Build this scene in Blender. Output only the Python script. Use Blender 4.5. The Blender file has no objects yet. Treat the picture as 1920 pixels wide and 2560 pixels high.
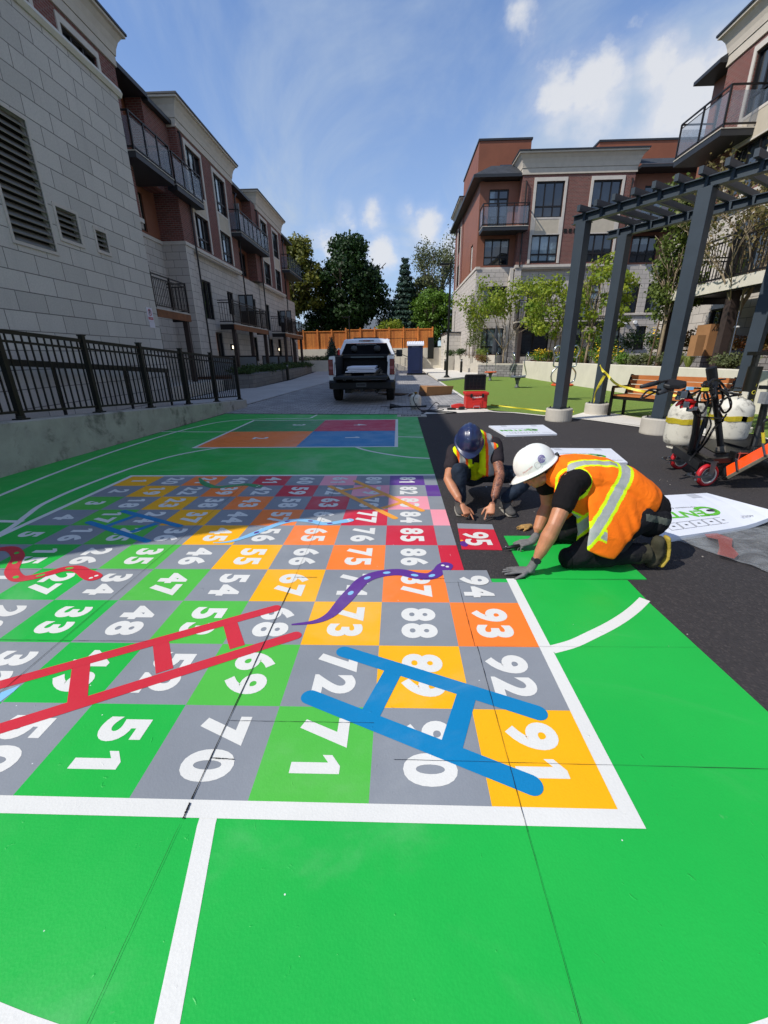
import bpy, math, random
import numpy as np
from mathutils import Vector, Matrix, noise
random.seed(7); np.random.seed(7)
scene = bpy.context.scene
COL = scene.collection
R = math.radians

# ------------------------------------------------------------------ camera
F_PX, PITCH, YAW, ROLL, CAM_H = 1052.02, 0.3563, -0.0357, -0.0129, 1.376
S = 0.4                       # one square of the floor game, metres
U0, V0 = 8.2409, -2.3861      # camera position in game squares
cf = Vector((math.sin(YAW)*math.cos(PITCH), math.cos(YAW)*math.cos(PITCH), -math.sin(PITCH)))
crt = Vector((math.cos(YAW), -math.sin(YAW), 0)); cup = crt.cross(cf)
cR = crt*math.cos(ROLL)+cup*math.sin(ROLL); cU = -crt*math.sin(ROLL)+cup*math.cos(ROLL)
CAMP = Vector((0, 0, CAM_H))
cam = bpy.data.cameras.new('camera'); camo = bpy.data.objects.new('camera', cam); COL.objects.link(camo)
camo.matrix_world = Matrix(((cR.x, cU.x, -cf.x, 0), (cR.y, cU.y, -cf.y, 0), (cR.z, cU.z, -cf.z, CAM_H), (0, 0, 0, 1)))
cam.sensor_fit = 'VERTICAL'; cam.sensor_height = 24.0; cam.lens = F_PX/2560*24.0
cam.clip_start = 0.05; cam.clip_end = 3000
scene.camera = camo
scene.render.resolution_x = 768; scene.render.resolution_y = 1024

def at(px, py, z=0.0):
    """a measured point of the 1920x2560 survey picture -> world point at height z"""
    d = cR*((px-960)/F_PX) - cU*((py-1280)/F_PX) + cf
    t = (z-CAM_H)/d.z
    return CAMP + d*t
def atY(px, py, Y):
    d = cR*((px-960)/F_PX) - cU*((py-1280)/F_PX) + cf
    return CAMP + d*(Y/d.y)
def UV(u, v): return ((u-U0)*S, (v-V0)*S)

# ------------------------------------------------------------------ light
SUN = Vector((1.0, 0.45, -1.14)).normalized()      # the way the light travels
sd = bpy.data.lights.new('sun', 'SUN'); sd.energy = 4.4; sd.angle = R(0.53); sd.color = (1.0, 0.955, 0.88)
so = bpy.data.objects.new('sun', sd); COL.objects.link(so); so.rotation_mode = 'QUATERNION'
so.rotation_quaternion = SUN.to_track_quat('-Z', 'Y'); so.location = (-20, -5, 30)
W = bpy.data.worlds.new('World'); scene.world = W; W.use_nodes = True
wn = W.node_tree; wn.nodes.clear()
def wnode(t, **k):
    n = wn.nodes.new(t)
    for a, b in k.items(): setattr(n, a, b)
    return n
def L(a, b): wn.links.new(a, b)
wo = wnode('ShaderNodeOutputWorld'); bg = wnode('ShaderNodeBackground'); bg.inputs['Strength'].default_value = 0.15
sky = wnode('ShaderNodeTexSky'); sky.sky_type = 'NISHITA'; sky.sun_disc = False
sky.sun_elevation = math.asin(-SUN.z); sky.sun_rotation = math.atan2(-SUN.x, -SUN.y)
sky.altitude = 0; sky.air_density = 1.0; sky.dust_density = 0.35; sky.ozone_density = 3.0
tc = wnode('ShaderNodeTexCoord')
sep = wnode('ShaderNodeSeparateXYZ'); L(tc.outputs['Generated'], sep.inputs[0])
def wm(op, a, b=None, c=None, clamp=False):
    n = wnode('ShaderNodeMath'); n.operation = op; n.use_clamp = clamp
    for i, x in enumerate((a, b, c)):
        if x is None: continue
        if isinstance(x, (int, float)): n.inputs[i].default_value = x
        else: L(x, n.inputs[i])
    return n.outputs[0]
zz = wm('ADD', wm('MAXIMUM', sep.outputs[2], 0.0), 0.14)
comb = wnode('ShaderNodeCombineXYZ')
L(wm('DIVIDE', sep.outputs[0], zz), comb.inputs[0]); L(wm('DIVIDE', sep.outputs[1], zz), comb.inputs[1])
def wnoise(scale, detail, rough, vec, dist=0.0, off=(0, 0, 0), sc=(1, 1, 1)):
    mp = wnode('ShaderNodeMapping'); mp.inputs['Location'].default_value = off; mp.inputs['Scale'].default_value = sc
    L(vec, mp.inputs[0])
    n = wnode('ShaderNodeTexNoise'); n.inputs['Scale'].default_value = scale; n.inputs['Detail'].default_value = detail
    n.inputs['Roughness'].default_value = rough; n.inputs['Distortion'].default_value = dist
    L(mp.outputs[0], n.inputs['Vector']); return n.outputs[0]
def wramp(x, a, b):
    n = wnode('ShaderNodeMapRange'); n.interpolation_type = 'SMOOTHSTEP'
    n.inputs[1].default_value = a; n.inputs[2].default_value = b; L(x, n.inputs[0]); return n.outputs[0]
puff = wnoise(7.0, 9.0, 0.56, tc.outputs['Generated'], 0.15, (3.1, 1.2, 0.4), (1, 1, 1.5))
puff = wm('ADD', wm('MULTIPLY', puff, 0.75), wm('MULTIPLY', wnoise(26.0, 6.0, 0.6, tc.outputs['Generated'], 0.1), 0.25))
veil = wnoise(1.1, 7.0, 0.62, comb.outputs[0], 0.9, (0.4, 2.0, 0), (1.0, 0.45, 1))
blobs = None
for (px, py, rad, amp) in [(1490, 235, .070, .42), (1400, 262, .060, .38), (1550, 205, .045, .30), (1300, 30, .05, .20), (1650, 170, .06, .36), (1710, 235, .075, .42), (1790, 190, .07, .38), (1620, 300, .05, .26),
                          (1590, 70, .05, .18), (1840, 60, .06, .10), (1290, 90, .04, .14), (930, 540, .045, .40), (1075, 560, .055, .42), (1130, 590, .05, .38), (955, 620, .045, .38), (870, 545, .04, .34), (830, 600, .05, .30), (1020, 530, .04, .3), (1650, 330, .08, .14), (1010, 600, .05, .2)]:
    d = (cR*((px-960)/F_PX) - cU*((py-1280)/F_PX) + cf).normalized()
    vd = wnode('ShaderNodeVectorMath'); vd.operation = 'DISTANCE'; L(tc.outputs['Generated'], vd.inputs[0]); vd.inputs[1].default_value = d
    g = wm('MULTIPLY', wm('POWER', 2.718, wm('MULTIPLY', wm('POWER', wm('DIVIDE', vd.outputs['Value'], rad), 2.0), -1.0)), amp)
    blobs = g if blobs is None else wm('MAXIMUM', blobs, g)
dens = wramp(wm('ADD', wm('MULTIPLY', puff, 0.85), wm('MULTIPLY', blobs, 1.15)), 0.58, 0.84)
veilm = wm('ADD', wm('MULTIPLY', wramp(veil, 0.40, 0.70), 0.74), wm('MULTIPLY', wramp(wnoise(3.2, 8.0, 0.6, comb.outputs[0], 0.5, (5, 1, 0), (1, .35, 1)), .45, .85), 0.25))
lowhaze = wm('MULTIPLY', wm('SUBTRACT', 1.0, wramp(sep.outputs[2], 0.0, 0.72)), 0.58)
behind = wm('MULTIPLY', wramp(wm('MULTIPLY', sep.outputs[1], -1.0), 0.0, 0.5), 0.38)  # unseen bright cloud behind the camera, added to lift and neutralise the fill light
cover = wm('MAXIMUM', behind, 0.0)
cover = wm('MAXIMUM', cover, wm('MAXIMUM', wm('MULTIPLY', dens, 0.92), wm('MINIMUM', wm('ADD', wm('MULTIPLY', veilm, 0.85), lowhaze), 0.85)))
ccol = wnode('ShaderNodeMix'); ccol.data_type = 'RGBA'
ccol.inputs['A'].default_value = (3.2, 3.9, 4.9, 1); ccol.inputs['B'].default_value = (5.2, 5.3, 5.5, 1)
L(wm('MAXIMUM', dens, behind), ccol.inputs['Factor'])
mix = wnode('ShaderNodeMix'); mix.data_type = 'RGBA'
tint = wnode('ShaderNodeMix'); tint.data_type = 'RGBA'; tint.blend_type = 'MULTIPLY'; tint.inputs['Factor'].default_value = 1
L(sky.outputs[0], tint.inputs['A']); tint.inputs['B'].default_value = (.74, .95, 1.22, 1)
L(cover, mix.inputs['Factor']); L(tint.outputs['Result'], mix.inputs['A']); L(ccol.outputs['Result'], mix.inputs['B'])
L(mix.outputs['Result'], bg.inputs[0]); L(bg.outputs[0], wo.inputs[0])
vs = scene.view_settings; vs.view_transform = 'Standard'; vs.look = 'None'; vs.gamma = 1; vs.exposure = 0.0
vs.use_curve_mapping = False

# ------------------------------------------------------------------ materials
def lin(h):
    if isinstance(h, (tuple, list)): return (*h[:3], 1)
    h = h.lstrip('#'); o = []
    for i in (0, 2, 4):
        c = int(h[i:i+2], 16)/255; o.append(c/12.92 if c <= .04045 else ((c+.055)/1.055)**2.4)
    return (*o, 1)
MATS = {}
def nodes_of(name):
    m = bpy.data.materials.new(name); m.use_nodes = True; t = m.node_tree
    return m, t, t.nodes['Principled BSDF']
def sc(c, k): return (min(c[0]*k, 1), min(c[1]*k, 1), min(c[2]*k, 1), 1)
def add_wallvec(t):
    """vector (along the wall, height) for any upright face"""
    g = t.nodes.new('ShaderNodeNewGeometry')
    sp = t.nodes.new('ShaderNodeSeparateXYZ'); t.links.new(g.outputs['Position'], sp.inputs[0])
    sn = t.nodes.new('ShaderNodeSeparateXYZ'); t.links.new(g.outputs['True Normal'], sn.inputs[0])
    def m(op, a, b):
        n = t.nodes.new('ShaderNodeMath'); n.operation = op
        for i, x in enumerate((a, b)):
            if isinstance(x, (int, float)): n.inputs[i].default_value = x
            else: t.links.new(x, n.inputs[i])
        return n.outputs[0]
    ax = m('ABSOLUTE', sn.outputs[0], 0); big = m('GREATER_THAN', ax, 0.7)
    s = m('ADD', m('MULTIPLY', sp.outputs[1], big), m('MULTIPLY', sp.outputs[0], m('SUBTRACT', 1, big)))
    c = t.nodes.new('ShaderNodeCombineXYZ'); t.links.new(s, c.inputs[0]); t.links.new(sp.outputs[2], c.inputs[1])
    return c.outputs[0]
def worldpos(t):
    return t.nodes.new('ShaderNodeNewGeometry').outputs['Position']
def noise_n(t, vec, scale, detail=5, rough=.6, dist=0):
    n = t.nodes.new('ShaderNodeTexNoise'); n.inputs['Scale'].default_value = scale
    n.inputs['Detail'].default_value = detail; n.inputs['Roughness'].default_value = rough; n.inputs['Distortion'].default_value = dist
    if vec is not None: t.links.new(vec, n.inputs['Vector'])
    return n.outputs[0]
def maprange(t, x, a, b, c=0, d=1, smooth=True):
    n = t.nodes.new('ShaderNodeMapRange'); n.interpolation_type = 'SMOOTHSTEP' if smooth else 'LINEAR'
    for i, v in enumerate((a, b, c, d)): n.inputs[i+1].default_value = v
    t.links.new(x, n.inputs[0]); return n.outputs[0]
def mixc(t, fac, a, b, mode='MIX'):
    n = t.nodes.new('ShaderNodeMix'); n.data_type = 'RGBA'; n.blend_type = mode
    for k, x in (('Factor', fac), ('A', a), ('B', b)):
        if isinstance(x, (int, float)): n.inputs[k].default_value = x
        elif isinstance(x, tuple): n.inputs[k].default_value = x
        else: t.links.new(x, n.inputs[k])
    return n.outputs['Result']
def bumpn(t, h, strength, dist, prev=None):
    n = t.nodes.new('ShaderNodeBump'); n.inputs['Strength'].default_value = strength; n.inputs['Distance'].default_value = dist
    t.links.new(h, n.inputs['Height'])
    if prev is not None: t.links.new(prev, n.inputs['Normal'])
    return n.outputs[0]
def M(name, col='#888888', rough=.6, var=.12, scale=6, bump=0, bscale=60, metal=0, spec=.5, dirt=None, dirtamt=0, dscale=2.0, coat=0):
    if name in MATS: return MATS[name]
    m, t, b = nodes_of(name); c = lin(col); vec = worldpos(t)
    n1 = noise_n(t, vec, scale)
    out = mixc(t, maprange(t, n1, .3, .7), sc(c, 1-var), sc(c, 1+var))
    if dirt:
        n2 = noise_n(t, vec, dscale, 8, .7, .4)
        out = mixc(t, maprange(t, n2, .62-dirtamt*.3, .78-dirtamt*.2, 0, .85), out, lin(dirt))
    t.links.new(out, b.inputs['Base Color'])
    b.inputs['Roughness'].default_value = rough; b.inputs['Metallic'].default_value = metal
    b.inputs['Specular IOR Level'].default_value = spec; b.inputs['Coat Weight'].default_value = coat
    if bump: t.links.new(bumpn(t, noise_n(t, vec, bscale, 4), bump, .01), b.inputs['Normal'])
    MATS[name] = m; return m
def M_block(name, col, bw, bh, mortar, msize, var=.1, bump=.5, offset=.5, rough=.85, col2=None, speck=.08):
    m, t, b = nodes_of(name); vec = add_wallvec(t); c = lin(col)
    br = t.nodes.new('ShaderNodeTexBrick'); t.links.new(vec, br.inputs['Vector'])
    br.inputs['Scale'].default_value = 1; br.inputs['Brick Width'].default_value = bw; br.inputs['Row Height'].default_value = bh
    br.inputs['Mortar Size'].default_value = msize; br.inputs['Mortar Smooth'].default_value = .1; br.offset = offset
    br.inputs['Color1'].default_value = sc(c, 1-var); br.inputs['Color2'].default_value = lin(col2) if col2 else sc(c, 1+var)
    br.inputs['Mortar'].default_value = lin(mortar)
    wp = worldpos(t)
    n = noise_n(t, wp, 35, 4, .7); n2 = noise_n(t, wp, .7, 5, .6)
    o = mixc(t, maprange(t, n, .3, .7), sc((1, 1, 1), 1-speck), (1, 1, 1, 1))
    o = mixc(t, 1.0, br.outputs[0], o, 'MULTIPLY')
    o = mixc(t, maprange(t, n2, .35, .75, 0, .35), o, sc(c, .72))
    mp = t.nodes.new('ShaderNodeMapping'); mp.inputs['Scale'].default_value = (3.2, 3.2, .28); t.links.new(wp, mp.inputs[0])
    o = mixc(t, maprange(t, noise_n(t, mp.outputs[0], 1.0, 6, .7), .52, .80, 0, .30), o, sc(c, .55))
    t.links.new(o, b.inputs['Base Color']); b.inputs['Roughness'].default_value = rough
    inv = maprange(t, br.outputs['Fac'], 0, 1, 1, 0, False)
    nb = bumpn(t, inv, bump, .008); nb = bumpn(t, n, .25, .004, nb)
    t.links.new(nb, b.inputs['Normal']); MATS[name] = m; return m
BRICK = M_block('red brick', '#7d463d', .215, .075, '#85786f', .010, .22, .6, rough=.9, speck=.25)
STONE = M_block('pale facade block', '#c4bbb1', .60, .295, '#6f6862', .009, .07, .6, speck=.12)
WALLB = M_block('grey block', '#cdc7bd', 0.62, .305, '#77726c', .008, .10, .7, speck=.15)
ROUGHST = M_block('split face block', '#8d8a88', .30, .15, '#4a4847', .012, .2, 1.0, speck=.35)
PLINTH = M_block('planter block', '#77746f', .45, .19, '#57534f', .008, .14, .6, speck=.2)
TRIM = M('stone trim', '#c6bdb1', .8, .06, 3, .2, 120)
CREAM = M('cream stucco', '#bdb19d', .9, .05, 4, .25, 200)
CREAMJ = M('cream moulding', '#c0b5a5', .85, .05, 4, .15, 150)
ORANGE = M('rust panel', '#84523c', .6, .08, 1.2, .1, 40)
BRONZE = M('dark bronze metal', '#231f1e', .45, .1, 8, 0, 60, .3)
FLASH = M('dark flashing', '#26282c', .5, .1, 5)
SHINGLE = M_block('roof shingle', '#34373c', .25, .12, '#1d1f22', .008, .3, .6)
SOFFIT = M('brown soffit', '#3a2d28', .7, .1, 5)
WOODDECK = M('deck timber', '#7a4b28', .75, .2, 6, .2, 60)
CONC = M('concrete', '#b9b2a5', .9, .08, 3, .35, 90, dirt='#8b857a', dirtamt=.15)
CONCW = M('pale concrete', '#cfc8b8', .85, .05, 2, .2, 70, dirt='#a79f90', dirtamt=.05, dscale=1.2)
CONCD = M('stained concrete', '#a5a196', .92, .12, 3, .5, 60, dirt='#4b4b41', dirtamt=.40, dscale=2.2)
WHITEP = M('white paint', '#e8e8e6', .5, .03, 5)
def glass(name, tint='#10161c', refl=1.0, rough=.02):
    m, t, b = nodes_of(name); c = lin(tint); wp = worldpos(t)
    n = noise_n(t, wp, .9, 3)
    o = mixc(t, maprange(t, n, .40, .62), sc(c, .6), sc(c, 2.2)); t.links.new(o, b.inputs['Base Color'])
    b.inputs['Roughness'].default_value = rough; b.inputs['Specular IOR Level'].default_value = refl
    b.inputs['Coat Weight'].default_value = .6; b.inputs['Coat Roughness'].default_value = .02
    t.links.new(bumpn(t, noise_n(t, wp, .8, 2), .12, .05), b.inputs['Normal'])
    return m
GLASS = glass('window glass')
GLASSL = glass('pale blind behind glass', '#5d6a70', 1.0)
def translucent(name, col, alpha, rough=.3):
    m, t, b = nodes_of(name); b.inputs['Base Color'].default_value = lin(col); b.inputs['Alpha'].default_value = alpha
    b.inputs['Roughness'].default_value = rough; b.inputs['Specular IOR Level'].default_value = .8; return m
BGLASS = translucent('balcony glass', '#7a8694', .28, .08)
FROST = translucent('frosted screen', '#83898c', .9, .5)
# ------------------------------------------------------------------ mesh helpers
def prop(o, label=None, cat=None, group=None, kind=None):
    if label: o['label'] = label
    if cat: o['category'] = cat
    if group: o['group'] = group
    if kind: o['kind'] = kind
    return o
def root(name, loc, label, cat, group=None):
    o = bpy.data.objects.new(name, None); o.location = loc; COL.objects.link(o); o.empty_display_size = .2
    return prop(o, label, cat, group)
def wloc(o):
    v = Vector((0, 0, 0))
    while o is not None: v += o.location; o = o.parent
    return v
GK = 1.0      # survey scale of the building being built
def GS(v): return CAMP+(Vector(v)-CAMP)*GK if GK != 1.0 else Vector(v)
class MB:
    def __init__(s, T=None): s.v = []; s.f = []; s.mi = []; s.cur = 0; s.T = T
    def _a(s, pts):
        n = len(s.v)
        for p in pts:
            p = Vector(p); s.v.append(tuple(s.T(p) if s.T else p))
        return n
    def face(s, ids): s.f.append(tuple(ids)); s.mi.append(s.cur)
    def quad(s, a, b, c, d): n = s._a((a, b, c, d)); s.face((n, n+1, n+2, n+3))
    def box(s, x0, x1, y0, y1, z0, z1):
        n = s._a([(x, y, z) for z in (z0, z1) for y in (y0, y1) for x in (x0, x1)])
        for q in ((0, 2, 3, 1), (4, 5, 7, 6), (0, 1, 5, 4), (1, 3, 7, 5), (3, 2, 6, 7), (2, 0, 4, 6)): s.face([n+i for i in q])
        return s
    def bar(s, a, b, w, h, up=(0, 0, 1)):
        a = Vector(a); b = Vector(b); d = (b-a).normalized(); up = Vector(up)
        if abs(d.dot(up)) > .98: up = Vector((0, 1, 0))
        x = d.cross(up).normalized()*w/2; y = x.cross(d).normalized()*h/2
        n = s._a([a-x-y, a+x-y, a+x+y, a-x+y, b-x-y, b+x-y, b+x+y, b-x+y])
        for q in ((0, 3, 2, 1), (4, 5, 6, 7), (0, 1, 5, 4), (1, 2, 6, 5), (2, 3, 7, 6), (3, 0, 4, 7)): s.face([n+i for i in q])
        return s
    def prism(s, poly, z0, z1):
        k = len(poly); n = s._a([(p[0], p[1], z0) for p in poly]+[(p[0], p[1], z1) for p in poly])
        s.face([n+i for i in range(k)][::-1]); s.face([n+k+i for i in range(k)])
        for i in range(k): j = (i+1) % k; s.face((n+i, n+j, n+k+j, n+k+i))
        return s
    def sheet(s, poly, z):
        n = s._a([(p[0], p[1], z) for p in poly]); s.face(range(n, n+len(poly))); return s
    def rings(s, rs, cap=True, close=False):
        k = len(rs[0]); base = [s._a(r) for r in rs]; m = len(rs)
        for i in range(m if close else m-1):
            a = base[i]; b = base[(i+1) % m]
            for j in range(k): q = (j+1) % k; s.face((a+j, a+q, b+q, b+j))
        if cap and not close:
            s.face([base[0]+j for j in range(k)][::-1]); s.face([base[-1]+j for j in range(k)])
        return s
    def tube(s, pts, r, n=8, cap=True, close=False, rad=None):
        pts = [Vector(p) for p in pts]; rs = []; m = len(pts); prev = None
        for i, p in enumerate(pts):
            if close: d = pts[(i+1) % m]-pts[i-1]
            else: d = pts[min(i+1, m-1)]-pts[max(i-1, 0)]
            d.normalize()
            if prev is None:
                u = Vector((0, 0, 1)) if abs(d.z) < .9 else Vector((1, 0, 0)); x = d.cross(u).normalized()
            else: x = (prev-d*prev.dot(d)).normalized()
            prev = x; y = d.cross(x); rr = rad[i] if rad else r
            rs.append([p+x*math.cos(2*math.pi*j/n)*rr+y*math.sin(2*math.pi*j/n)*rr for j in range(n)])
        return s.rings(rs, cap, close)
    def cyl(s, c, r, h, n=20, r2=None, axis='Z'):
        c = Vector(c); ax = {'Z': Vector((0, 0, 1)), 'X': Vector((1, 0, 0)), 'Y': Vector((0, 1, 0))}[axis] if isinstance(axis, str) else Vector(axis).normalized()
        u = ax.orthogonal().normalized(); w = ax.cross(u); r2 = r if r2 is None else r2
        return s.rings([[c+ax*t+(u*math.cos(2*math.pi*j/n)+w*math.sin(2*math.pi*j/n))*q for j in range(n)] for t, q in ((0, r), (h, r2))])
    def lathe(s, c, prof, n=24, axis=(0, 0, 1), sx=1, hollow=False):
        c = Vector(c); ax = Vector(axis).normalized(); u = ax.orthogonal().normalized() if abs(ax.z) < .99 else Vector((1, 0, 0)); w = ax.cross(u)
        return s.rings([[c+ax*z+(u*math.cos(2*math.pi*j/n)*sx+w*math.sin(2*math.pi*j/n))*max(r, .0005) for j in range(n)] for r, z in prof], cap=not hollow, close=hollow)
    def build(s, name, mat, parent=None, smooth=False, bevel=0, loc=None, **pr):
        me = bpy.data.meshes.new(name)
        o = bpy.data.objects.new(name, me); COL.objects.link(o)
        off = Vector((0, 0, 0))
        if parent is not None: o.parent = parent; off = wloc(parent)
        if loc is not None:
            loc = Vector(loc); o.location = loc-off; off = loc.copy()
        me.from_pydata([tuple(GS(v)-off) for v in s.v], [], s.f)
        for mm in (mat if isinstance(mat, (list, tuple)) else [mat]): me.materials.append(mm)
        if any(s.mi): me.polygons.foreach_set('material_index', s.mi)
        if smooth: me.polygons.foreach_set('use_smooth', [True]*len(me.polygons))
        me.update()
        if bevel:
            b = o.modifiers.new('bevel', 'BEVEL'); b.width = bevel; b.segments = 2; b.limit_method = 'ANGLE'; b.angle_limit = R(40)
        if pr: prop(o, **pr)
        return o
def smoothpath(pts, n=8, close=False):
    P = [Vector(p) for p in pts]; out = []; m = len(P)
    for i in range(m if close else m-1):
        p0 = P[i-1] if (i > 0 or close) else P[0]; p1 = P[i]; p2 = P[(i+1) % m]; p3 = P[(i+2) % m] if (i+2 < m or close) else P[-1]
        for k in range(n):
            t = k/n; out.append(.5*((2*p1)+(-p0+p2)*t+(2*p0-5*p1+4*p2-p3)*t*t+(-p0+3*p1-3*p2+p3)*t**3))
    if not close: out.append(P[-1])
    return out
def ribbon(mb, pts, w, z, closed=False, cap=False):
    """flat painted stripe along pts; w = width or list of widths"""
    P = [Vector((p[0], p[1], 0)) for p in pts]; m = len(P); Lf = []; Rt = []
    for i in range(m):
        d = P[(i+1) % m]-P[i-1] if closed else P[min(i+1, m-1)]-P[max(i-1, 0)]
        d.normalize(); nrm = Vector((-d.y, d.x, 0)); ww = w[i] if isinstance(w, (list, tuple)) else w
        Lf.append(P[i]+nrm*ww/2); Rt.append(P[i]-nrm*ww/2)
    n = mb._a([(p.x, p.y, z) for p in Lf]+[(p.x, p.y, z) for p in Rt])
    for i in range(m if closed else m-1):
        j = (i+1) % m; mb.face((n+m+i, n+m+j, n+j, n+i))
    if cap:
        for e, s in ((0, -1), (m-1, 1)):
            d = (P[1]-P[0]).normalized()*-1 if e == 0 else (P[-1]-P[-2]).normalized()
            nn = Vector((-d.y, d.x, 0)); ww = (w[e] if isinstance(w, (list, tuple)) else w)/2
            arc = [P[e]+nn*ww*math.cos(a)+d*ww*math.sin(a) for a in [math.pi*k/10 for k in range(11)]]
            k = mb._a([(p.x, p.y, z) for p in arc][::-1]); mb.face(range(k, k+11))
def text_mesh(body, size, spacing=1.0, bold=.0, extrude=0):
    c = bpy.data.curves.new('t', 'FONT'); c.body = body; c.size = size; c.align_x = 'CENTER'; c.align_y = 'CENTER'
    c.offset = bold; c.space_character = spacing; c.extrude = extrude; c.resolution_u = 5
    o = bpy.data.objects.new('t', c); COL.objects.link(o)
    dg = bpy.context.evaluated_depsgraph_get(); me = bpy.data.meshes.new_from_object(o.evaluated_get(dg))
    bpy.data.objects.remove(o); bpy.data.curves.remove(c); return me
def text(name, body, size, loc, xdir, ydir, mat, parent, bold=0, spacing=1.0, sx=1.0):
    """flat lettering: reading direction xdir, glyph-up ydir"""
    me = text_mesh(body, size, spacing, bold); me.name = name
    x = Vector(xdir).normalized()*sx; y = Vector(ydir).normalized(); z = x.normalized().cross(y)
    me.transform(Matrix(((x.x, y.x, z.x, 0), (x.y, y.y, z.y, 0), (x.z, y.z, z.z, 0), (0, 0, 0, 1))))
    me.materials.clear(); me.materials.append(mat)
    o = bpy.data.objects.new(name, me); COL.objects.link(o); o.parent = parent
    o.location = Vector(loc)-(wloc(parent) if parent else Vector((0, 0, 0))); return o

def number(body, size, loc, mat, parent, bold, adv=.61, hh=.365):
    """painted digits side by side, read towards -Y with their tops towards +X; the 1 has a flag"""
    mb = MB(); n = len(body)
    for i, ch in enumerate(body):
        cx = (i-(n-1)/2)*adv*size
        if ch == '1':
            pts = [(-.075, -hh), (.105, -hh), (.105, hh), (-.02, hh), (-.20, hh*.62), (-.20, hh*.22), (-.075, hh*.50)]
            k = mb._a([(cx+x*size, y*size, 0) for x, y in pts]); mb.face(range(k, k+len(pts)))
        else:
            me = text_mesh(ch, size, 1.0, bold); k = len(mb.v)
            xs_ = [v.co.x for v in me.vertices]; mx_ = (min(xs_)+max(xs_))/2
            mb.v += [(v.co.x-mx_+cx, v.co.y, 0) for v in me.vertices]
            for p in me.polygons: mb.f.append(tuple(k+j for j in p.vertices)); mb.mi.append(0)
            bpy.data.meshes.remove(me)
    mb.v = [(loc[0]+y, loc[1]-x, loc[2]) for x, y, z in mb.v]
    return mb.build('number', mat, parent)
# ------------------------------------------------------------------ ground
def ground_mat(name, col, var, scale, bump, bscale, speck=None, rough=.9, dirt=None, big=.5):
    m, t, b = nodes_of(name); c = lin(col); wp = worldpos(t)
    n1 = noise_n(t, wp, scale, 6, .65); n2 = noise_n(t, wp, big, 5, .6, .3)
    o = mixc(t, maprange(t, n1, .3, .7), sc(c, 1-var), sc(c, 1+var))
    o = mixc(t, maprange(t, n2, .4, .7, 0, .5), o, sc(c, 1.35 if not dirt else 1.0) if not dirt else lin(dirt))
    if speck:
        v = t.nodes.new('ShaderNodeTexVoronoi'); v.inputs['Scale'].default_value = 95; t.links.new(wp, v.inputs['Vector'])
        sel = t.nodes.new('ShaderNodeSeparateColor'); t.links.new(v.outputs['Color'], sel.inputs[0])
        k = maprange(t, sel.outputs[0], .86, .9, 0, .8); o = mixc(t, k, o, lin(speck))
    t.links.new(o, b.inputs['Base Color']); b.inputs['Roughness'].default_value = rough
    v2 = t.nodes.new('ShaderNodeTexVoronoi'); v2.inputs['Scale'].default_value = bscale; t.links.new(wp, v2.inputs['Vector'])
    nb = bumpn(t, v2.outputs['Distance'], bump, .006); nb = bumpn(t, n1, bump*.6, .006, nb)
    t.links.new(nb, b.inputs['Normal']); return m
ASPH = ground_mat('asphalt', '#302c2c', .20, 30, .8, 90, speck='#423c3a', rough=.93)
def paint_mat(name, col, rough=.42, var=.03):
    m, t, b = nodes_of('paint '+name); c = lin(col); wp = worldpos(t)
    n1 = noise_n(t, wp, 1.3, 5, .6); n3 = noise_n(t, wp, 7, 8, .75, .3)
    o = mixc(t, maprange(t, n1, .3, .7), sc(c, 1-var*1.6), sc(c, 1+var))
    o = mixc(t, maprange(t, n3, .66, .80, 0, .35), o, (.45, .43, .40, 1))
    n4 = noise_n(t, wp, 160, 3, .8); o = mixc(t, maprange(t, n4, .30, .70, .0, .14), o, sc(c, .62)); n5 = noise_n(t, wp, .55, 6, .65, 1.2); o = mixc(t, maprange(t, n5, .48, .75, 0, .16), o, (.62, .62, .58, 1))
    v = t.nodes.new('ShaderNodeTexVoronoi'); v.inputs['Scale'].default_value = 55; t.links.new(wp, v.inputs['Vector'])
    se = t.nodes.new('ShaderNodeSeparateColor'); t.links.new(v.outputs['Color'], se.inputs[0])
    dots = t.nodes.new('ShaderNodeMath'); dots.operation = 'MULTIPLY'
    t.links.new(maprange(t, se.outputs[0], .997, .998), dots.inputs[0]); t.links.new(maprange(t, v.outputs['Distance'], .16, .10), dots.inputs[1])
    o = mixc(t, dots.outputs[0], o, (.75, .76, .74, 1))
    t.links.new(o, b.inputs['Base Color'])
    rn = maprange(t, noise_n(t, wp, 3, 4), .3, .7, rough-.06, rough+.12); t.links.new(rn, b.inputs['Roughness'])
    b.inputs['Specular IOR Level'].default_value = .35
    vb = t.nodes.new('ShaderNodeTexVoronoi'); vb.inputs['Scale'].default_value = 130; t.links.new(wp, vb.inputs['Vector'])
    nb = bumpn(t, vb.outputs['Distance'], .10, .003); nb = bumpn(t, noise_n(t, wp, 9, 6, .7), .12, .010, nb)
    pit = maprange(t, noise_n(t, wp, 23, 3, .5, 1.0), .70, .78); nb = bumpn(t, pit, .35, .006, nb)
    t.links.new(nb, b.inputs['Normal']); return m
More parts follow.
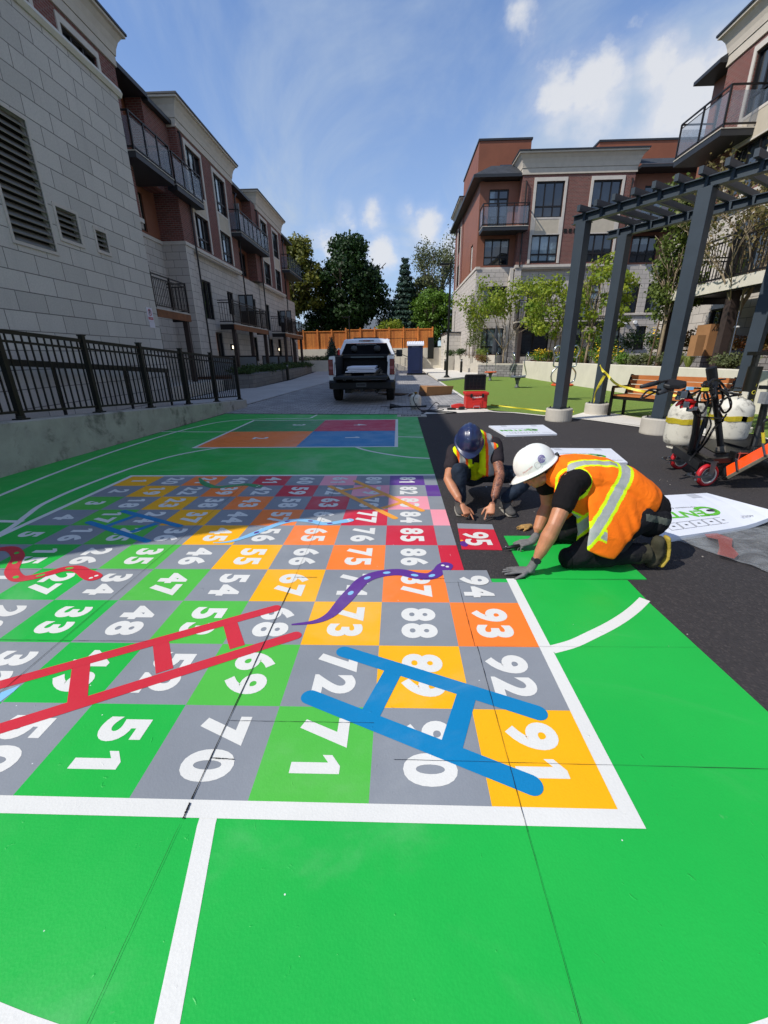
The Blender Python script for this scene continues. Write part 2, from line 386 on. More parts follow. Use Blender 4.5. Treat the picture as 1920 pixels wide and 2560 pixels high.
PAINT = dict(gray=paint_mat('grey', '#898d92', .5, .06), green=paint_mat('green', '#1fb044'), g1=paint_mat('deep green', '#20b242'), g2=paint_mat('leaf green', '#52b843'),
             yellow=paint_mat('yellow', '#fdb305'), orange=paint_mat('orange', '#fb7f2b'), red=paint_mat('red', '#cc2238'), pink=paint_mat('pink', '#f39aa6'),
             purple=paint_mat('purple', '#5d2d87'), blue=paint_mat('blue', '#0a7db2'), lred=paint_mat('ladder red', '#cb2f3c'), lorange=paint_mat('ladder orange', '#f0a030'),
             white=paint_mat('white', '#dfddd5', .5), lblue=paint_mat('light blue', '#86bfe2'), crimson=paint_mat('crimson', '#c81e44'), tgreen=paint_mat('snake green', '#2c8f4e'))
# ================================================================== GROUND
MB().sheet([(-400, -200), (400, -200), (400, 600), (-400, 600)], 0).build('ground', ASPH, kind='structure')
def paver_mat():
    m, t, b = nodes_of('pavers'); wp = worldpos(t)
    br = t.nodes.new('ShaderNodeTexBrick'); t.links.new(wp, br.inputs['Vector']); br.inputs['Scale'].default_value = 1
    br.inputs['Brick Width'].default_value = .24; br.inputs['Row Height'].default_value = .16; br.inputs['Mortar Size'].default_value = .008
    br.inputs['Color1'].default_value = lin('#8f8c8a'); br.inputs['Color2'].default_value = lin('#b3afaa'); br.inputs['Mortar'].default_value = lin('#4c4a49')
    n = noise_n(t, wp, 1.0, 6, .6); o = mixc(t, maprange(t, n, .35, .7, 0, .5), br.outputs[0], lin('#858180'))
    t.links.new(o, b.inputs['Base Color']); b.inputs['Roughness'].default_value = .9
    t.links.new(bumpn(t, maprange(t, br.outputs['Fac'], 0, 1, 1, 0, False), .5, .006), b.inputs['Normal']); return m
PAVER = paver_mat()
MB().sheet([(-4.62, 11.06), (-.06, 10.64), (.55, 10.58), (.62, 10.95), (2.15, 11.35), (2.15, 25.0), (2.15, 50), (-3.9, 50), (-4.0, 24), (-4.62, 12.6)], .006).build('road', PAVER, kind='structure')
SIDEW = ground_mat('sidewalk concrete', '#b4b0ab', .1, 20, .3, 60, big=.6)
MB().prism([(-4.70, 12.5), (-4.0, 24), (-3.9, 50), (-8.3, 50), (-6.6, 27), (-6.7, 20.4), (-7.5, 19.6), (-7.5, 12.6)], -.1, .02).build('sidewalk', SIDEW, kind='structure')
WALKC = ground_mat('plaza concrete', '#cfc9bd', .06, 15, .25, 60, big=.6)
MB().prism([(2.2, 24.6), (2.9, 25.0), (5.2, 28.4), (7.7, 29.4), (7.7, 34), (5.4, 34.0), (5.4, 60), (2.3, 60)], -.1, .10).build('plaza', WALKC, kind='structure')
# pale concrete apron and edging beside the asphalt
ed = [(2.25, 24.0), (2.25, 14.9), (2.28, 11.35), (2.9, 10.72), (3.55, 10.02), (4.14, 9.55), (4.82, 8.37), (5.60, 7.15), (6.6, 6.2), (8.3, 5.4)]
MB().sheet([(.62, 10.58), (2.36, 10.95), (2.36, 11.5), (2.1, 11.6), (.95, 11.75)], .010).build('concrete apron', WALKC, kind='structure').name = 'kerb'
mb = MB(); ribbon(mb, smoothpath([(p[0]-.02, p[1]-.05) for p in ed], 4), .13, .014); mb.build('kerb', WALKC, kind='structure')
MB().sheet([(4.2, 9.55), (4.9, 8.37), (5.7, 7.2), (6.2, 7.0), (5.5, 9.2), (5.15, 10.35), (4.5, 10.6), (3.9, 9.9)], .012).build('path', WALKC, kind='structure')
def turf_mat():
    m, t, b = nodes_of('turf'); wp = worldpos(t)
    n1 = noise_n(t, wp, 60, 5, .7); n2 = noise_n(t, wp, 1.2, 4, .6, .5); n3 = noise_n(t, wp, 6, 5, .7)
    o = mixc(t, maprange(t, n1, .3, .7), lin('#516c2c'), lin('#98b05a')); o = mixc(t, maprange(t, n2, .35, .7, 0, .5), o, lin('#7f8f45'))
    o = mixc(t, maprange(t, n3, .5, .75, 0, .4), o, lin('#566d2c'))
    t.links.new(o, b.inputs['Base Color']); b.inputs['Roughness'].default_value = 1; b.inputs['Specular IOR Level'].default_value = .1
    t.links.new(bumpn(t, n1, .9, .03), b.inputs['Normal']); return m
MB().sheet([(2.3, 24.1), (2.3, 11.4), (2.95, 10.76), (3.6, 10.06), (4.2, 9.58), (4.88, 8.4), (5.66, 7.18), (6.65, 6.25), (8.35, 5.45), (8.35, 12), (7.7, 27.4), (6.2, 28.6), (5.2, 28.2), (2.95, 24.9)], .008).build('lawn', turf_mat(), kind='structure')
# ---- painted court (flat thermoplastic sheets)
green = MB().sheet([(-5.6, -1.2), (4.6, -1.2), (1.50, 1.36), (1.468, 2.17), (1.475, 2.434), (.30, 2.445), (.30, 3.0), (.447, 3.0), (.46, 10.38), (-.08, 10.60), (-2.05, 10.72), (-4.48, 11.02), (-4.96, 4.9), (-5.6, -1.2)], .0018)
court = green.build('playground surface', PAINT['green']); court.name = 'painted_court'
court['kind'] = 'structure'
MB().sheet([(4.6, -1.2), (1.497, 1.361), (1.475, 1.38), (1.2, -1.2)], .0022)
def zr1(a, b): return at(a*.6992, 1020+b*.6992)
def zr2(a, b): return at(a*.5787, 1300+b*.5787)
def zr3(a, b): return at(700+a*.5787, 1300+b*.5787)
def z5(a, b): return at(a*.38577, 1160+b*.38577)
def sp(pts, n=6): return [(p.x, p.y) for p in smoothpath([(q[0], q[1], 0) for q in pts], n)]
# court lines
lines = root('court_lines', (0, 0, 0), 'white painted game lines curving over the green court around the numbered board', 'court markings')
mb = MB()
ribbon(mb, sp([(-4.20, 3.4), (-4.32, 4.22), (-4.43, 5.15), (-4.50, 6.42), (-4.43, 7.96), (-4.28, 8.86), (-4.0, 9.62), (-3.4, 9.95), (-2.8, 10.04), (-2.15, 10.05), (-2.06, 10.3), (-2.03, 10.68)]), .055, .0026)
mb.build('line', PAINT['white'], lines)
mb = MB(); ribbon(mb, sp([(-3.33, 2.9), (-3.39, 3.3), (-3.50, 3.6), (-3.61, 3.95), (-3.64, 4.55), (-3.55, 5.5), (-3.3, 6.22), (-2.85, 6.72), (-2.4, 6.9)]), .055, .0027); mb.build('line', PAINT['white'], lines)
mb = MB(); ribbon(mb, [(-4.4, 3.50), (-3.40, 3.44)], .055, .0028); mb.build('line', PAINT['white'], lines)
mb = MB(); ribbon(mb, [(-4.80, 8.30), (-3.8, 8.22), (-3.2, 8.20)], .05, .0029); mb.build('line', PAINT['white'], lines)
mb = MB(); ribbon(mb, [(-.02, 7.57), (.45, 7.50)], .05, .0026); mb.build('line', PAINT['white'], lines)
mb = MB(); ribbon(mb, sp([(-.70, 6.72), (-.55, 6.5), (-.31, 6.26), (.1, 5.97), (.45, 5.86)]), .05, .0026); mb.build('line', PAINT['white'], lines)
mb = MB(); ribbon(mb, sp([(.757, 1.737), (.88, 1.785), (1.0, 1.855), (1.13, 1.935), (1.25, 2.02), (1.36, 2.11), (1.462, 2.205)]), .058, .0026); mb.build('line', PAINT['white'], lines)
mb = MB(); ribbon(mb, [(-.605, .902), (-.602, .877), (-.496, .40), (-.40, -.1)], .056, .0026); mb.build('line', PAINT['white'], lines)
cx, cy, rr = -.1, 4.42, 4.06
mb = MB(); ribbon(mb, [(cx+rr*math.sin(a), cy-rr*math.cos(a)) for a in [R(-26+1.3*k) for k in range(41)]], .08, .0027)
mb.build('line', PAINT['white'], lines)
# the floor game
board = root('floor_game_board', (*UV(5, 5), 0), 'large numbered snakes and ladders floor game with grey and coloured squares', 'floor game')
SUMC = {3: 'g1', 5: 'g1', 7: 'g2', 9: 'yellow', 11: 'orange', 13: 'red', 15: 'pink', 17: 'purple', 1: 'g1'}
def num(col, v):
    k = 10-v                     # 1..10 counted from the far side
    return col*10+k if col % 2 == 0 else col*10+(11-k)
NMESH = {}
for col in range(10):
    for v in range(10):
        s = col+v; u0 = col; u1 = col+1; v0 = v; v1 = v+1
        if u1*S < 0: continue
        c = PAINT[SUMC[s]] if s % 2 == 1 and s in SUMC else PAINT['gray']
        if (col, v) == (0, 5): c = PAINT['g1']
        if col == 9 and v >= 4: u1 = 9.36
        if col == 9 and v == 3: v1 = 3.60
        if u0 < 4 and v < 1 and False: continue
        sq = MB().sheet([UV(u0, v0), UV(u1, v0), UV(u1, v1), UV(u0, v1)], .0030).build('square', c, board, loc=(*UV(u0+.5, v0+.5), .003))
        n = num(col, v)
        if col == 9 and v >= 4: continue
        if n == 94: continue
        number(str(n), .243, (*UV(col+.50, v+.50), .0038), PAINT['white'], sq, .0111)
# 94 straddles a loose-laid strip
st = MB().prism([UV(8.99, 3.58), UV(9.745, 3.60), UV(9.74, 3.99), UV(8.99, 3.985)], .0031, .0060).build('square', PAINT['gray'], board, bevel=.001)
number('94', .232, (*UV(9.45, 3.47), .0066), PAINT['white'], st, .0106)
for pts in ([(10, -.145), (10.145, -.145), (10.145, .0), (10.02, 3.72), (10.0, 3.72), (10.0, 0)], [(-.14, -.145), (10, -.145), (10, 0), (-.14, 0)],
            [(-.14, 0), (0, 0), (0, 10.14), (-.14, 10.14)], [(0, 10), (9.36, 10), (9.36, 10.14), (0, 10.14)]):
    if pts[0] == (10, -.145): pts = [(10, -.145), (10.145, -.145), (10.145, 3.72), (10.0, 3.72)]
    MB().sheet([UV(*p) for p in pts], .0034).build('border', PAINT['white'], board)
def ladder(rails, rungs, w, mat, rw=None):
    mb = MB()
    for a, b in rails: ribbon(mb, [(a[0], a[1]), (b[0], b[1])], w, .0046, cap=True)
    for a, b in rungs: ribbon(mb, [(a[0], a[1]), (b[0], b[1])], (rw or w), .0042)
    return mb.build('ladder', mat, board)
ladder([(zr3(277, 572), zr3(1113, 836)), (zr3(130, 768), zr3(1085, 1148))], [(zr3(490, 655), zr3(392, 838)), (zr3(808, 752), zr3(742, 975))], .078, PAINT['blue'], .082)
r1a, r1b, r2a, r2b = zr2(-10, 718), zr2(1190, 384), zr2(-10, 908), zr2(1276, 502)
ladder([(r1a+(r1a-r1b)*.18, r1b), (r2a+(r2a-r2b)*.12, r2b)], [(zr2(992, 440), zr2(1026, 552)), (zr2(695, 530), zr2(712, 655)), (zr2(352, 625), zr2(335, 785))], .066, PAINT['lred'], .074)
ladder([(z5(800, 308), z5(1165, 405)), (z5(575, 380), z5(955, 503))], [(z5(880, 338), z5(700, 402)), (z5(1020, 385), z5(850, 445))], .06, PAINT['blue'])
ladder([(zr1(1270, 262), zr1(1508, 368)), (zr1(1180, 281), zr1(1412, 395))], [(zr1(1310, 283), zr1(1215, 297)), (zr1(1375, 308), zr1(1283, 330)), (zr1(1450, 335), zr1(1365, 360))], .06, PAINT['lorange'], .055)
def snake(pts, wmax, mat, spots, spotmat, tail=.15, head=1.25, n=8):
    P = sp(pts, n); m = len(P); w = []
    for i in range(m):
        t = i/(m-1); k = min(1, .12+t/tail) if tail > 0 else 1
        if t > .90: k = 1+(head-1)*math.sin((t-.90)/.10*math.pi*.75)
        w.append(wmax*k)
    mb = MB(); ribbon(mb, P, w, .0054)
    d = (Vector(P[-1])-Vector(P[-2])).normalized(); a0 = math.atan2(d.y, d.x)
    mb2 = MB(); e = P[-1]; hw = w[-1]/2
    k = mb._a([(e[0]+hw*math.cos(a0+a), e[1]+hw*math.sin(a0+a), .0054) for a in [-math.pi/2+math.pi*j/10 for j in range(11)]]); mb.face(range(k, k+11))
    sn = mb.build('snake', mat, board)
    for t in spots:
        q = P[int(t*(m-1))]; dd = Vector(P[min(int(t*(m-1))+1, m-1)])-Vector(q); a = math.atan2(dd.y, dd.x)
        MB().sheet([(q[0]+(.026)*math.cos(a)*math.cos(b)-.016*math.sin(a)*math.sin(b), q[1]+.026*math.sin(a)*math.cos(b)+.016*math.cos(a)*math.sin(b)) for b in [2*math.pi*j/14 for j in range(14)]], .0060).build('spot', spotmat, sn)
    for sgn in (-1, 1):
        c = Vector((e[0], e[1]))-d*.008+Vector((-d.y, d.x))*sgn*.017
        MB().sheet([(c.x+.0125*math.cos(b), c.y+.0125*math.sin(b)) for b in [2*math.pi*j/12 for j in range(12)]], .0061).build('eye', PAINT['white'], sn)
    return sn
snake([zr3(50, 455), zr3(150, 443), zr3(215, 415), zr3(262, 368), zr3(312, 312), zr3(362, 262), zr3(430, 236), zr3(515, 228), zr3(590, 243), zr3(650, 245), zr3(690, 222), zr3(715, 200)], .088, PAINT['purple'], (.36, .48, .58, .72, .84), PAINT['lblue'], .35)
snake([z5(-260, 640), z5(-120, 590), z5(0, 556), z5(80, 556), z5(118, 600), z5(95, 650), z5(78, 700), z5(120, 745), z5(210, 738), z5(320, 712), z5(420, 684), z5(500, 682), z5(560, 712), z5(612, 738)], .082, PAINT['lred'], (.28, .38, .52, .66, .80), PAINT['g2'], .02)
snake([zr1(762, 484), zr1(820, 480), zr1(880, 462), zr1(940, 438), zr1(1000, 415), zr1(1055, 403), zr1(1110, 406), zr1(1160, 416), zr1(1210, 410), zr1(1250, 403)], .066, PAINT['lblue'], (.3, .5, .68, .82), PAINT['purple'], .3)
snake([zr1(712, 250), zr1(730, 270), zr1(770, 284), zr1(830, 280), zr1(880, 275), zr1(925, 281)], .085, PAINT['tgreen'], (.35, .6), PAINT['green'], .25)
MB().sheet([(p.x, p.y) for p in (zr2(0, 790), zr2(0, 750), zr2(40, 735), zr2(92, 714), zr2(60, 745))][::1], .0044).build('snake', PAINT['lblue'], board)
# seams between the laid sheets
SEAM = M('dark seam', '#141413', .95)
mb = MB()
def seam(u, v, uu, vv, w=.0022):
    a = UV(u, v); b = UV(uu, vv); n = 24
    P = [(a[0]+(b[0]-a[0])*i/n+random.uniform(-.0006, .0006), a[1]+(b[1]-a[1])*i/n+random.uniform(-.0006, .0006)) for i in range(n+1)]
    ribbon(mb, P, [w*random.uniform(.5, 1.25) for _ in P], .0068)
seam(6.53, 0, 6.53, 3.4, .0042); seam(6.53, 3.4, 6.5, 9.9, .002); seam(6.53, -.2, 6.53, -2.2, .0010); seam(6.53, -.03, 6.535, -.16, .006)
seam(9.23, 2, 9.23, -.2, .0022); seam(9.23, -.2, 9.24, -2.2, .0015); seam(9.2, 3.6, 9.2, 2, .002); seam(3.86, 1.6, 3.83, 10, .0022); seam(3.87, 0, 3.86, 1.6, .003)
seam(6.53, .38, 6.75, .37, .004); seam(8.2, .40, 12.6, .37, .0014); seam(9.2, 2.0, 12.3, 2.02, .001); seam(6.53, 3.72, 6.9, 3.72, .004); seam(8.6, 3.7, 9.0, 3.7, .003)
seam(3.0, 2.03, 5.0, 2.03, .002); seam(.8, 3.95, 4.0, 3.95, .002); seam(6.53, .8, 8.0, .8, .0015)
seam(1.2, 18, 9.3, 18.05, .002); seam(4.2, 14.4, 4.2, 21.9, .002); seam(9.36, 10.2, 9.36, 22, .002)
mb.build('seam', SEAM, board)
# four square court
fs = root('four_square_court', (*UV(4.1, 18.2), 0), 'four square court with orange, blue, red and green quarters numbered one to four', 'floor game')
for nm, c, (u0, v0, u1, v1), (tu, tv) in (('2', 'orange', (0, 14.4, 4.1, 18.15), (2.0, 16.4)), ('1', 'blue', (4.1, 14.4, 8.1, 18.15), (6.2, 16.4)), ('4', 'crimson', (4.1, 18.15, 8.1, 21.9), (6.2, 20.1)), ('3', 'tgreen', (0, 18.15, 4.1, 21.9), (2.9, 20.2))):
    q = MB().sheet([UV(u0, v0), UV(u1, v0), UV(u1, v1), UV(u0, v1)], .0030 if nm != '3' else .0031).build('quarter', PAINT[c], fs)
    number(nm, .36, (*UV(tu, tv), .0038), PAINT['white'], q, .012)
for pts in ([(-.14, 14.26), (8.1, 14.26), (8.1, 14.4), (-.14, 14.4)], [(-.14, 14.4), (0, 14.4), (0, 21.9), (-.14, 21.9)], [(8.1, 14.26), (8.24, 14.26), (8.24, 22.04), (8.1, 22.04)], [(-.14, 21.9), (8.1, 21.9), (8.1, 22.04), (-.14, 22.04)]):
    MB().sheet([UV(*p) for p in pts], .0034).build('border', PAINT['white'], fs)
# drain grate in the pavers
dr = root('drain_grate', (.28, 10.28, 0), 'small slotted drain grate set flush in concrete beside the green court', 'drain')
MB().box(-.02, .68, 10.14, 10.5, .0, .014).build('collar', CONC, dr)
mb = MB()
for i in range(14): mb.box(.08+i*.034, .098+i*.034, 10.2, 10.42, .0145, .018)
mb.build('slots', SEAM, dr)

# ================================================================== LEFT SIDE: ramp wall and fence
def wallx(y): return -4.955+(y-4.92)*(.48/7.0)
def wtop(y): return .66-.0585*(y-5.0)
rw = MB()
ys = [-1.5, 1.5, 4, 6, 8, 10, 11.5, 12.55]
sec = [[(wallx(y), y, 0), (wallx(y), y, wtop(y)-.02), (wallx(y)-.03, y, wtop(y)), (wallx(y)-.26, y, wtop(y)), (wallx(y)-.26, y, 0)] for y in ys]
rw.rings(sec)
rw.build('retaining_wall', CONCD, label='low stained concrete ramp wall carrying the black railing', cat='wall')

RAMP = M('ramp concrete', '#8c8a92', .9, .08, 3, .3, 60)
mb = MB(); mb.rings([[(-6.6, y, wtop(y)-.10), (wallx(y)-.255, y, wtop(y)-.10), (wallx(y)-.255, y, 0), (-6.6, y, 0)] for y in ys]); mb.build('ramp', RAMP, kind='structure')
BLK = M('black powder coat', '#14150f', .45, .1, 6, 0, 60, .2)
fn = root('metal_railing', (-4.7, 8.5, .4), 'long dark metal picket railing on the low concrete ramp wall', 'railing')
def fx(y): return wallx(y)-.12
posts = [-.6, .85, 2.2, 3.55, 4.18, 5.55, 6.95, 8.3, 9.66, 11.0, 12.37][:]
posts = [1.45, 2.8, 4.17, 5.55, 6.95, 8.3, 9.66, 11.0, 12.37]
for y in posts:
    z = wtop(y); mb = MB(); mb.box(fx(y)-.035, fx(y)+.035, y-.035, y+.035, z, z+1.17); mb.box(fx(y)-.045, fx(y)+.045, y-.045, y+.045, z+1.17, z+1.19)
    mb.box(fx(y)-.07, fx(y)+.07, y-.07, y+.07, z, z+.02); mb.cyl((fx(y), y, z+.02), .055, .03, 12); mb.build('post', BLK, fn)
for a, b in zip(posts, posts[1:]):
    mb = MB()
    for h, w in ((.10, .03), (1.10, .05)): mb.bar((fx(a), a, wtop(a)+h), (fx(b), b, wtop(b)+h), .035, w)
    mb.bar((fx(a), a, wtop(a)+.985), (fx(b), b, wtop(b)+.985), .03, .03)
    n = 11
    for i in range(1, n+1):
        y = a+(b-a)*i/(n+1); z = wtop(y); mb.box(fx(y)-.009, fx(y)+.009, y-.009, y+.009, z+.11, z+1.09)
    mb.build('panel', BLK, fn)
# handrail on the far side of the ramp
mb = MB(); hr = root('ramp_handrail', (-5.95, 8, .6), 'second dark handrail on the far side of the ramp against the grey block wall', 'railing')
mb.bar((-5.95, .5, wtop(.5)+.78), (-5.95, 11.3, wtop(11.3)+.78), .05, .10); mb.build('rail', BLK, hr)
for y in (1.5, 3.5, 5.5, 7.5, 9.5, 11.2): MB().box(-5.97, -5.93, y-.02, y+.02, wtop(y)-.1, wtop(y)+.74).build('post', BLK, hr)

# ================================================================== BUILDINGS
class Fac:
    """facade frame: s along the wall, o outward, z up"""
    def __init__(s, kind, plane):
        s.kind = kind; s.p = plane
    def __call__(s, v):
        a, o, z = v
        if s.kind == 'E': return Vector((s.p+o, a, z))      # faces +X
        if s.kind == 'W': return Vector((s.p-o, a, z))      # faces -X
        return Vector((a, s.p-o, z))                        # faces -Y
def wall(fr, s0, s1, z0, z1, o, holes=(), depth=.14, mat=None, parent=None, name='wall', thick=.3):
    mb = MB(fr); ss = sorted({s0, s1, *[h[0] for h in holes], *[h[1] for h in holes]}); zs = sorted({z0, z1, *[h[2] for h in holes], *[h[3] for h in holes]})
    ss = [x for x in ss if s0 <= x <= s1]; zs = [x for x in zs if z0 <= x <= z1]
    for a, b in zip(ss, ss[1:]):
        for c, d in zip(zs, zs[1:]):
            m, n = (a+b)/2, (c+d)/2
            if any(h[0] < m < h[1] and h[2] < n < h[3] for h in holes): continue
            mb.quad((a, o, c), (b, o, c), (b, o, d), (a, o, d))
    for h in holes:
        a, b, c, d = h[:4]; a = max(a, s0); b = min(b, s1); c = max(c, z0); d = min(d, z1)
        mb.quad((a, o, c), (a, o, d), (a, o-depth, d), (a, o-depth, c)); mb.quad((b, o, c), (b, o, d), (b, o-depth, d), (b, o-depth, c))
        mb.quad((a, o, c), (b, o, c), (b, o-depth, c), (a, o-depth, c)); mb.quad((a, o, d), (b, o, d), (b, o-depth, d), (a, o-depth, d))
    mb.quad((s0, o, z0), (s0, o, z1), (s0, o-thick, z1), (s0, o-thick, z0)); mb.quad((s1, o, z0), (s1, o, z1), (s1, o-thick, z1), (s1, o-thick, z0))
    mb.quad((s0, o, z1), (s1, o, z1), (s1, o-thick, z1), (s0, o-thick, z1)); mb.quad((s0, o, z0), (s1, o, z0), (s1, o-thick, z0), (s0, o-thick, z0))
    return mb.build(name, mat, parent)
def window(fr, s0, s1, z0, z1, o, parent, style='3x2', blind=0, name='window'):
    g = o-.12; mb = MB(fr); w = .055
    for a, b, c, d in ((s0, s1, z0, z0+w), (s0, s1, z1-w, z1), (s0, s0+w, z0+w, z1-w), (s1-w, s1, z0+w, z1-w)): mb.box(a, b, g, g+.07, c, d)
    if style == '3x2':
        for k in (1, 2): x = s0+(s1-s0)*k/3; mb.box(x-.028, x+.028, g+.001, g+.06, z0+w, z1-w)
        zz = z0+(z1-z0)*.32
        for k in (0, 1, 2): a = s0+(s1-s0)*k/3+.03; b = s0+(s1-s0)*(k+1)/3-.03; mb.box(a, b, g+.002, g+.055, zz-.035, zz+.035)
    elif style == 'door':
        x = (s0+s1)/2; mb.box(x-.045, x+.045, g+.001, g+.065, z0+w, z1-w); zz = z1-.42
        mb.box(s0+w, x-.045, g+.002, g+.06, zz-.03, zz+.03); mb.box(x+.045, s1-w, g+.002, g+.06, zz-.03, zz+.03)
        mb.box(s0+w, x-.045, g+.002, g+.05, z0+w, z0+w+.09); mb.box(x+.045, s1-w, g+.002, g+.05, z0+w, z0+w+.09)
    elif style == '2x1': x = (s0+s1)/2; mb.box(x-.028, x+.028, g+.001, g+.06, z0+w, z1-w)
    f = mb.build(name, BRONZE, parent)
    MB(fr).box(s0+.02, s1-.02, g-.02, g+.012, z0+.02, z1-.02).build('pane', GLASS, f)
    if not blind and random.random() < .45: blind = random.choice((.3, .5, .9))
    if blind:
        mb = MB(fr); zb = z1-(z1-z0)*blind; mb.box(s0+.05, s0+(s1-s0)/3*random.choice((1, 2, 3))-.03, g+.0125, g+.016, zb, z1-.05); mb.build('blind', GLASSL, f)
    return f
def bay(fr, c, o, parent, w=1.47, blind=0, z_lo=6.06):
    """tall pale framed bay: lower window, cream panel, upper window, top trim"""
    s0, s1 = c-w/2, c+w/2; t = .13
    mb = MB(fr)
    mb.box(s0-t, s0, o, o+.035, z_lo, 10.0); mb.box(s1, s1+t, o, o+.035, z_lo, 10.0); mb.box(s0, s1, o, o+.035, 9.83, 10.0)
    tr = mb.build('window_surround', TRIM, parent)
    mb = MB(fr); mb.box(s0, s1, o, o+.02, 7.42, 8.22); mb.build('panel', CREAM, parent)
    mb = MB(fr)
    for a, b, cc, d in ((s0, s1, 7.42, 7.47), (s0, s1, 8.14, 8.22), (s0, s0+.1, 7.47, 8.14), (s1-.1, s1, 7.47, 8.14)): mb.box(a, b, o+.0205, o+.032, cc, d)
    mb.build('panel_moulding', TRIM, parent)
    window(fr, s0, s1, 8.22, 9.83, o, parent, blind=blind); window(fr, s0, s1, z_lo+.02, 7.42, o, parent)
    return [(s0, s1, 8.22, 9.83), (s0, s1, z_lo+.02, 7.42)]
def bayholes(c, w=1.47): return [(c-w/2, c+w/2, 8.22, 9.83), (c-w/2, c+w/2, 6.08, 7.42)]
def cornice(fr, s0, s1, o, parent, ret=(True, True), depth=1.2):
    prof = [(0, 10.13), (.05, 10.13), (.05, 10.40), (.075, 10.41), (.075, 10.44), (.10, 10.60), (.16, 10.78), (.26, 10.93), (.34, 10.955), (.34, 11.03), (0, 11.03)]
    # mitred so the returns carry the same profile
    mb = MB(fr); n = len(prof)
    ra = [(s0-(p[0] if ret[0] else 0), o-depth, p[1]) for p in prof]; r0 = [(s0-(p[0] if ret[0] else 0), o+p[0], p[1]) for p in prof]
    r1 = [(s1+(p[0] if ret[1] else 0), o+p[0], p[1]) for p in prof]; rb = [(s1+(p[0] if ret[1] else 0), o-depth, p[1]) for p in prof]
    mb.rings([ra, r0, r1, rb]); mb.build('cornice', CREAMJ, parent)
    e0 = .38 if ret[0] else 0; e1 = .38 if ret[1] else 0
    MB(fr).box(s0-e0, s1+e1, o-depth, o+.38, 11.03, 11.09).build('roof_flashing', FLASH, parent)
    MB(fr).box(s0-.06, s1+.06, o, o+.058, 10.398, 10.412).build('cornice_joint', SEAM, parent)
def balcony(fr, s0, s1, o0, o1, z, parent, glassy=True, n=4, screen=False, cham=.0):
    mb = MB(fr); mb.box(s0, s1, o0, o1, z-.20, z-.03); mb.build('balcony_slab', FLASH, parent)

    mb = MB(fr); mb.box(s0-.015, s1+.015, o0, o1+.02, z-.03, z); mb.build('balcony_edge', CONC, parent)
    mb = MB(fr); h = 1.02
    ps = [(s0+(s1-s0)*i/n, o1-.04) for i in range(n+1)]+[(s0+.0, o0+.05), (s1, o0+.05)]
    for a, b in ps: mb.box(a-.025, a+.025, b-.025, b+.025, z, z+h)
    for zz in (z+h, z+.09): mb.bar(fr0(s0, o1-.04, zz), fr0(s1, o1-.04, zz), .05, .04); mb.bar(fr0(s0, o0, zz), fr0(s0, o1-.04, zz), .05, .04); mb.bar(fr0(s1, o0, zz), fr0(s1, o1-.04, zz), .05, .04)
    if glassy: mb.bar(fr0(s0, o1-.04, z+h-.12), fr0(s1, o1-.04, z+h-.12), .02, .02)
    if not glassy:
        k = int((s1-s0)/.11)
        for i in range(k): a = s0+(s1-s0)*(i+.5)/k; mb.box(a-.009, a+.009, o1-.05, o1-.032, z+.1, z+h)
        k = int((o1-o0)/.11)
        for i in range(k):
            b = o0+(o1-o0)*(i+.5)/k
            for a in (s0, s1): mb.box(a-.009, a+.009, b-.009, b+.009, z+.1, z+h)
    rl = mb.build('railing', BRONZE, parent)
    if glassy:
        mb = MB(fr)
        for i in range(n): a = s0+(s1-s0)*i/n+.05; b = s0+(s1-s0)*(i+1)/n-.05; mb.box(a, b, o1-.045, o1-.037, z+.12, z+h-.14)
        mb.box(s0-.004, s0+.004, o0+.1, o1-.1, z+.12, z+h-.14); mb.box(s1-.004, s1+.004, o0+.1, o1-.1, z+.12, z+h-.14)
        mb.build('glass_panel', BGLASS, rl)
    if screen:
        mb = MB(fr); mb.box(s0+1.6, s0+1.65, o0+.02, o1-.5, z, z+1.75); mb.build('privacy_screen', FROST, rl)
def fr0(a, b, c): return Vector((a, b, c))
def eave(fr, s0, s1, o0, o1, z, parent, rise=.65, back=1.6):
    mb = MB(fr); mb.box(s0, s1, o0-.05, o1, z-.10, z); mb.box(s0, s1, o1, o1+.09, z-.11, z+.03); mb.build('eave', FLASH, parent)
    mb = MB(fr); mb.quad((s0, o1+.05, z+.03), (s1, o1+.05, z+.03), (s1, o1-back, z+rise), (s0, o1-back, z+rise))
    mb.quad((s0, o1+.05, z+.03), (s0, o1-back, z+rise), (s0, o1-back, z), (s0, o1+.05, z)); mb.quad((s1, o1+.05, z+.03), (s1, o1-back, z+rise), (s1, o1-back, z), (s1, o1+.05, z)); mb.build('roof', SHINGLE, parent)
def downspout(fr, s, o, z0, z1, parent, kick=True):
    mb = MB(fr); pts = [(s+(.35 if kick else 0), o-.1, z1), (s+(.3 if kick else 0), o+.08, z1-.1), (s, o+.08, z1-.35 if kick else z1-.15), (s, o+.08, z0)]
    mb.tube(pts, .04, 8); mb.build('downspout', BRONZE, parent)
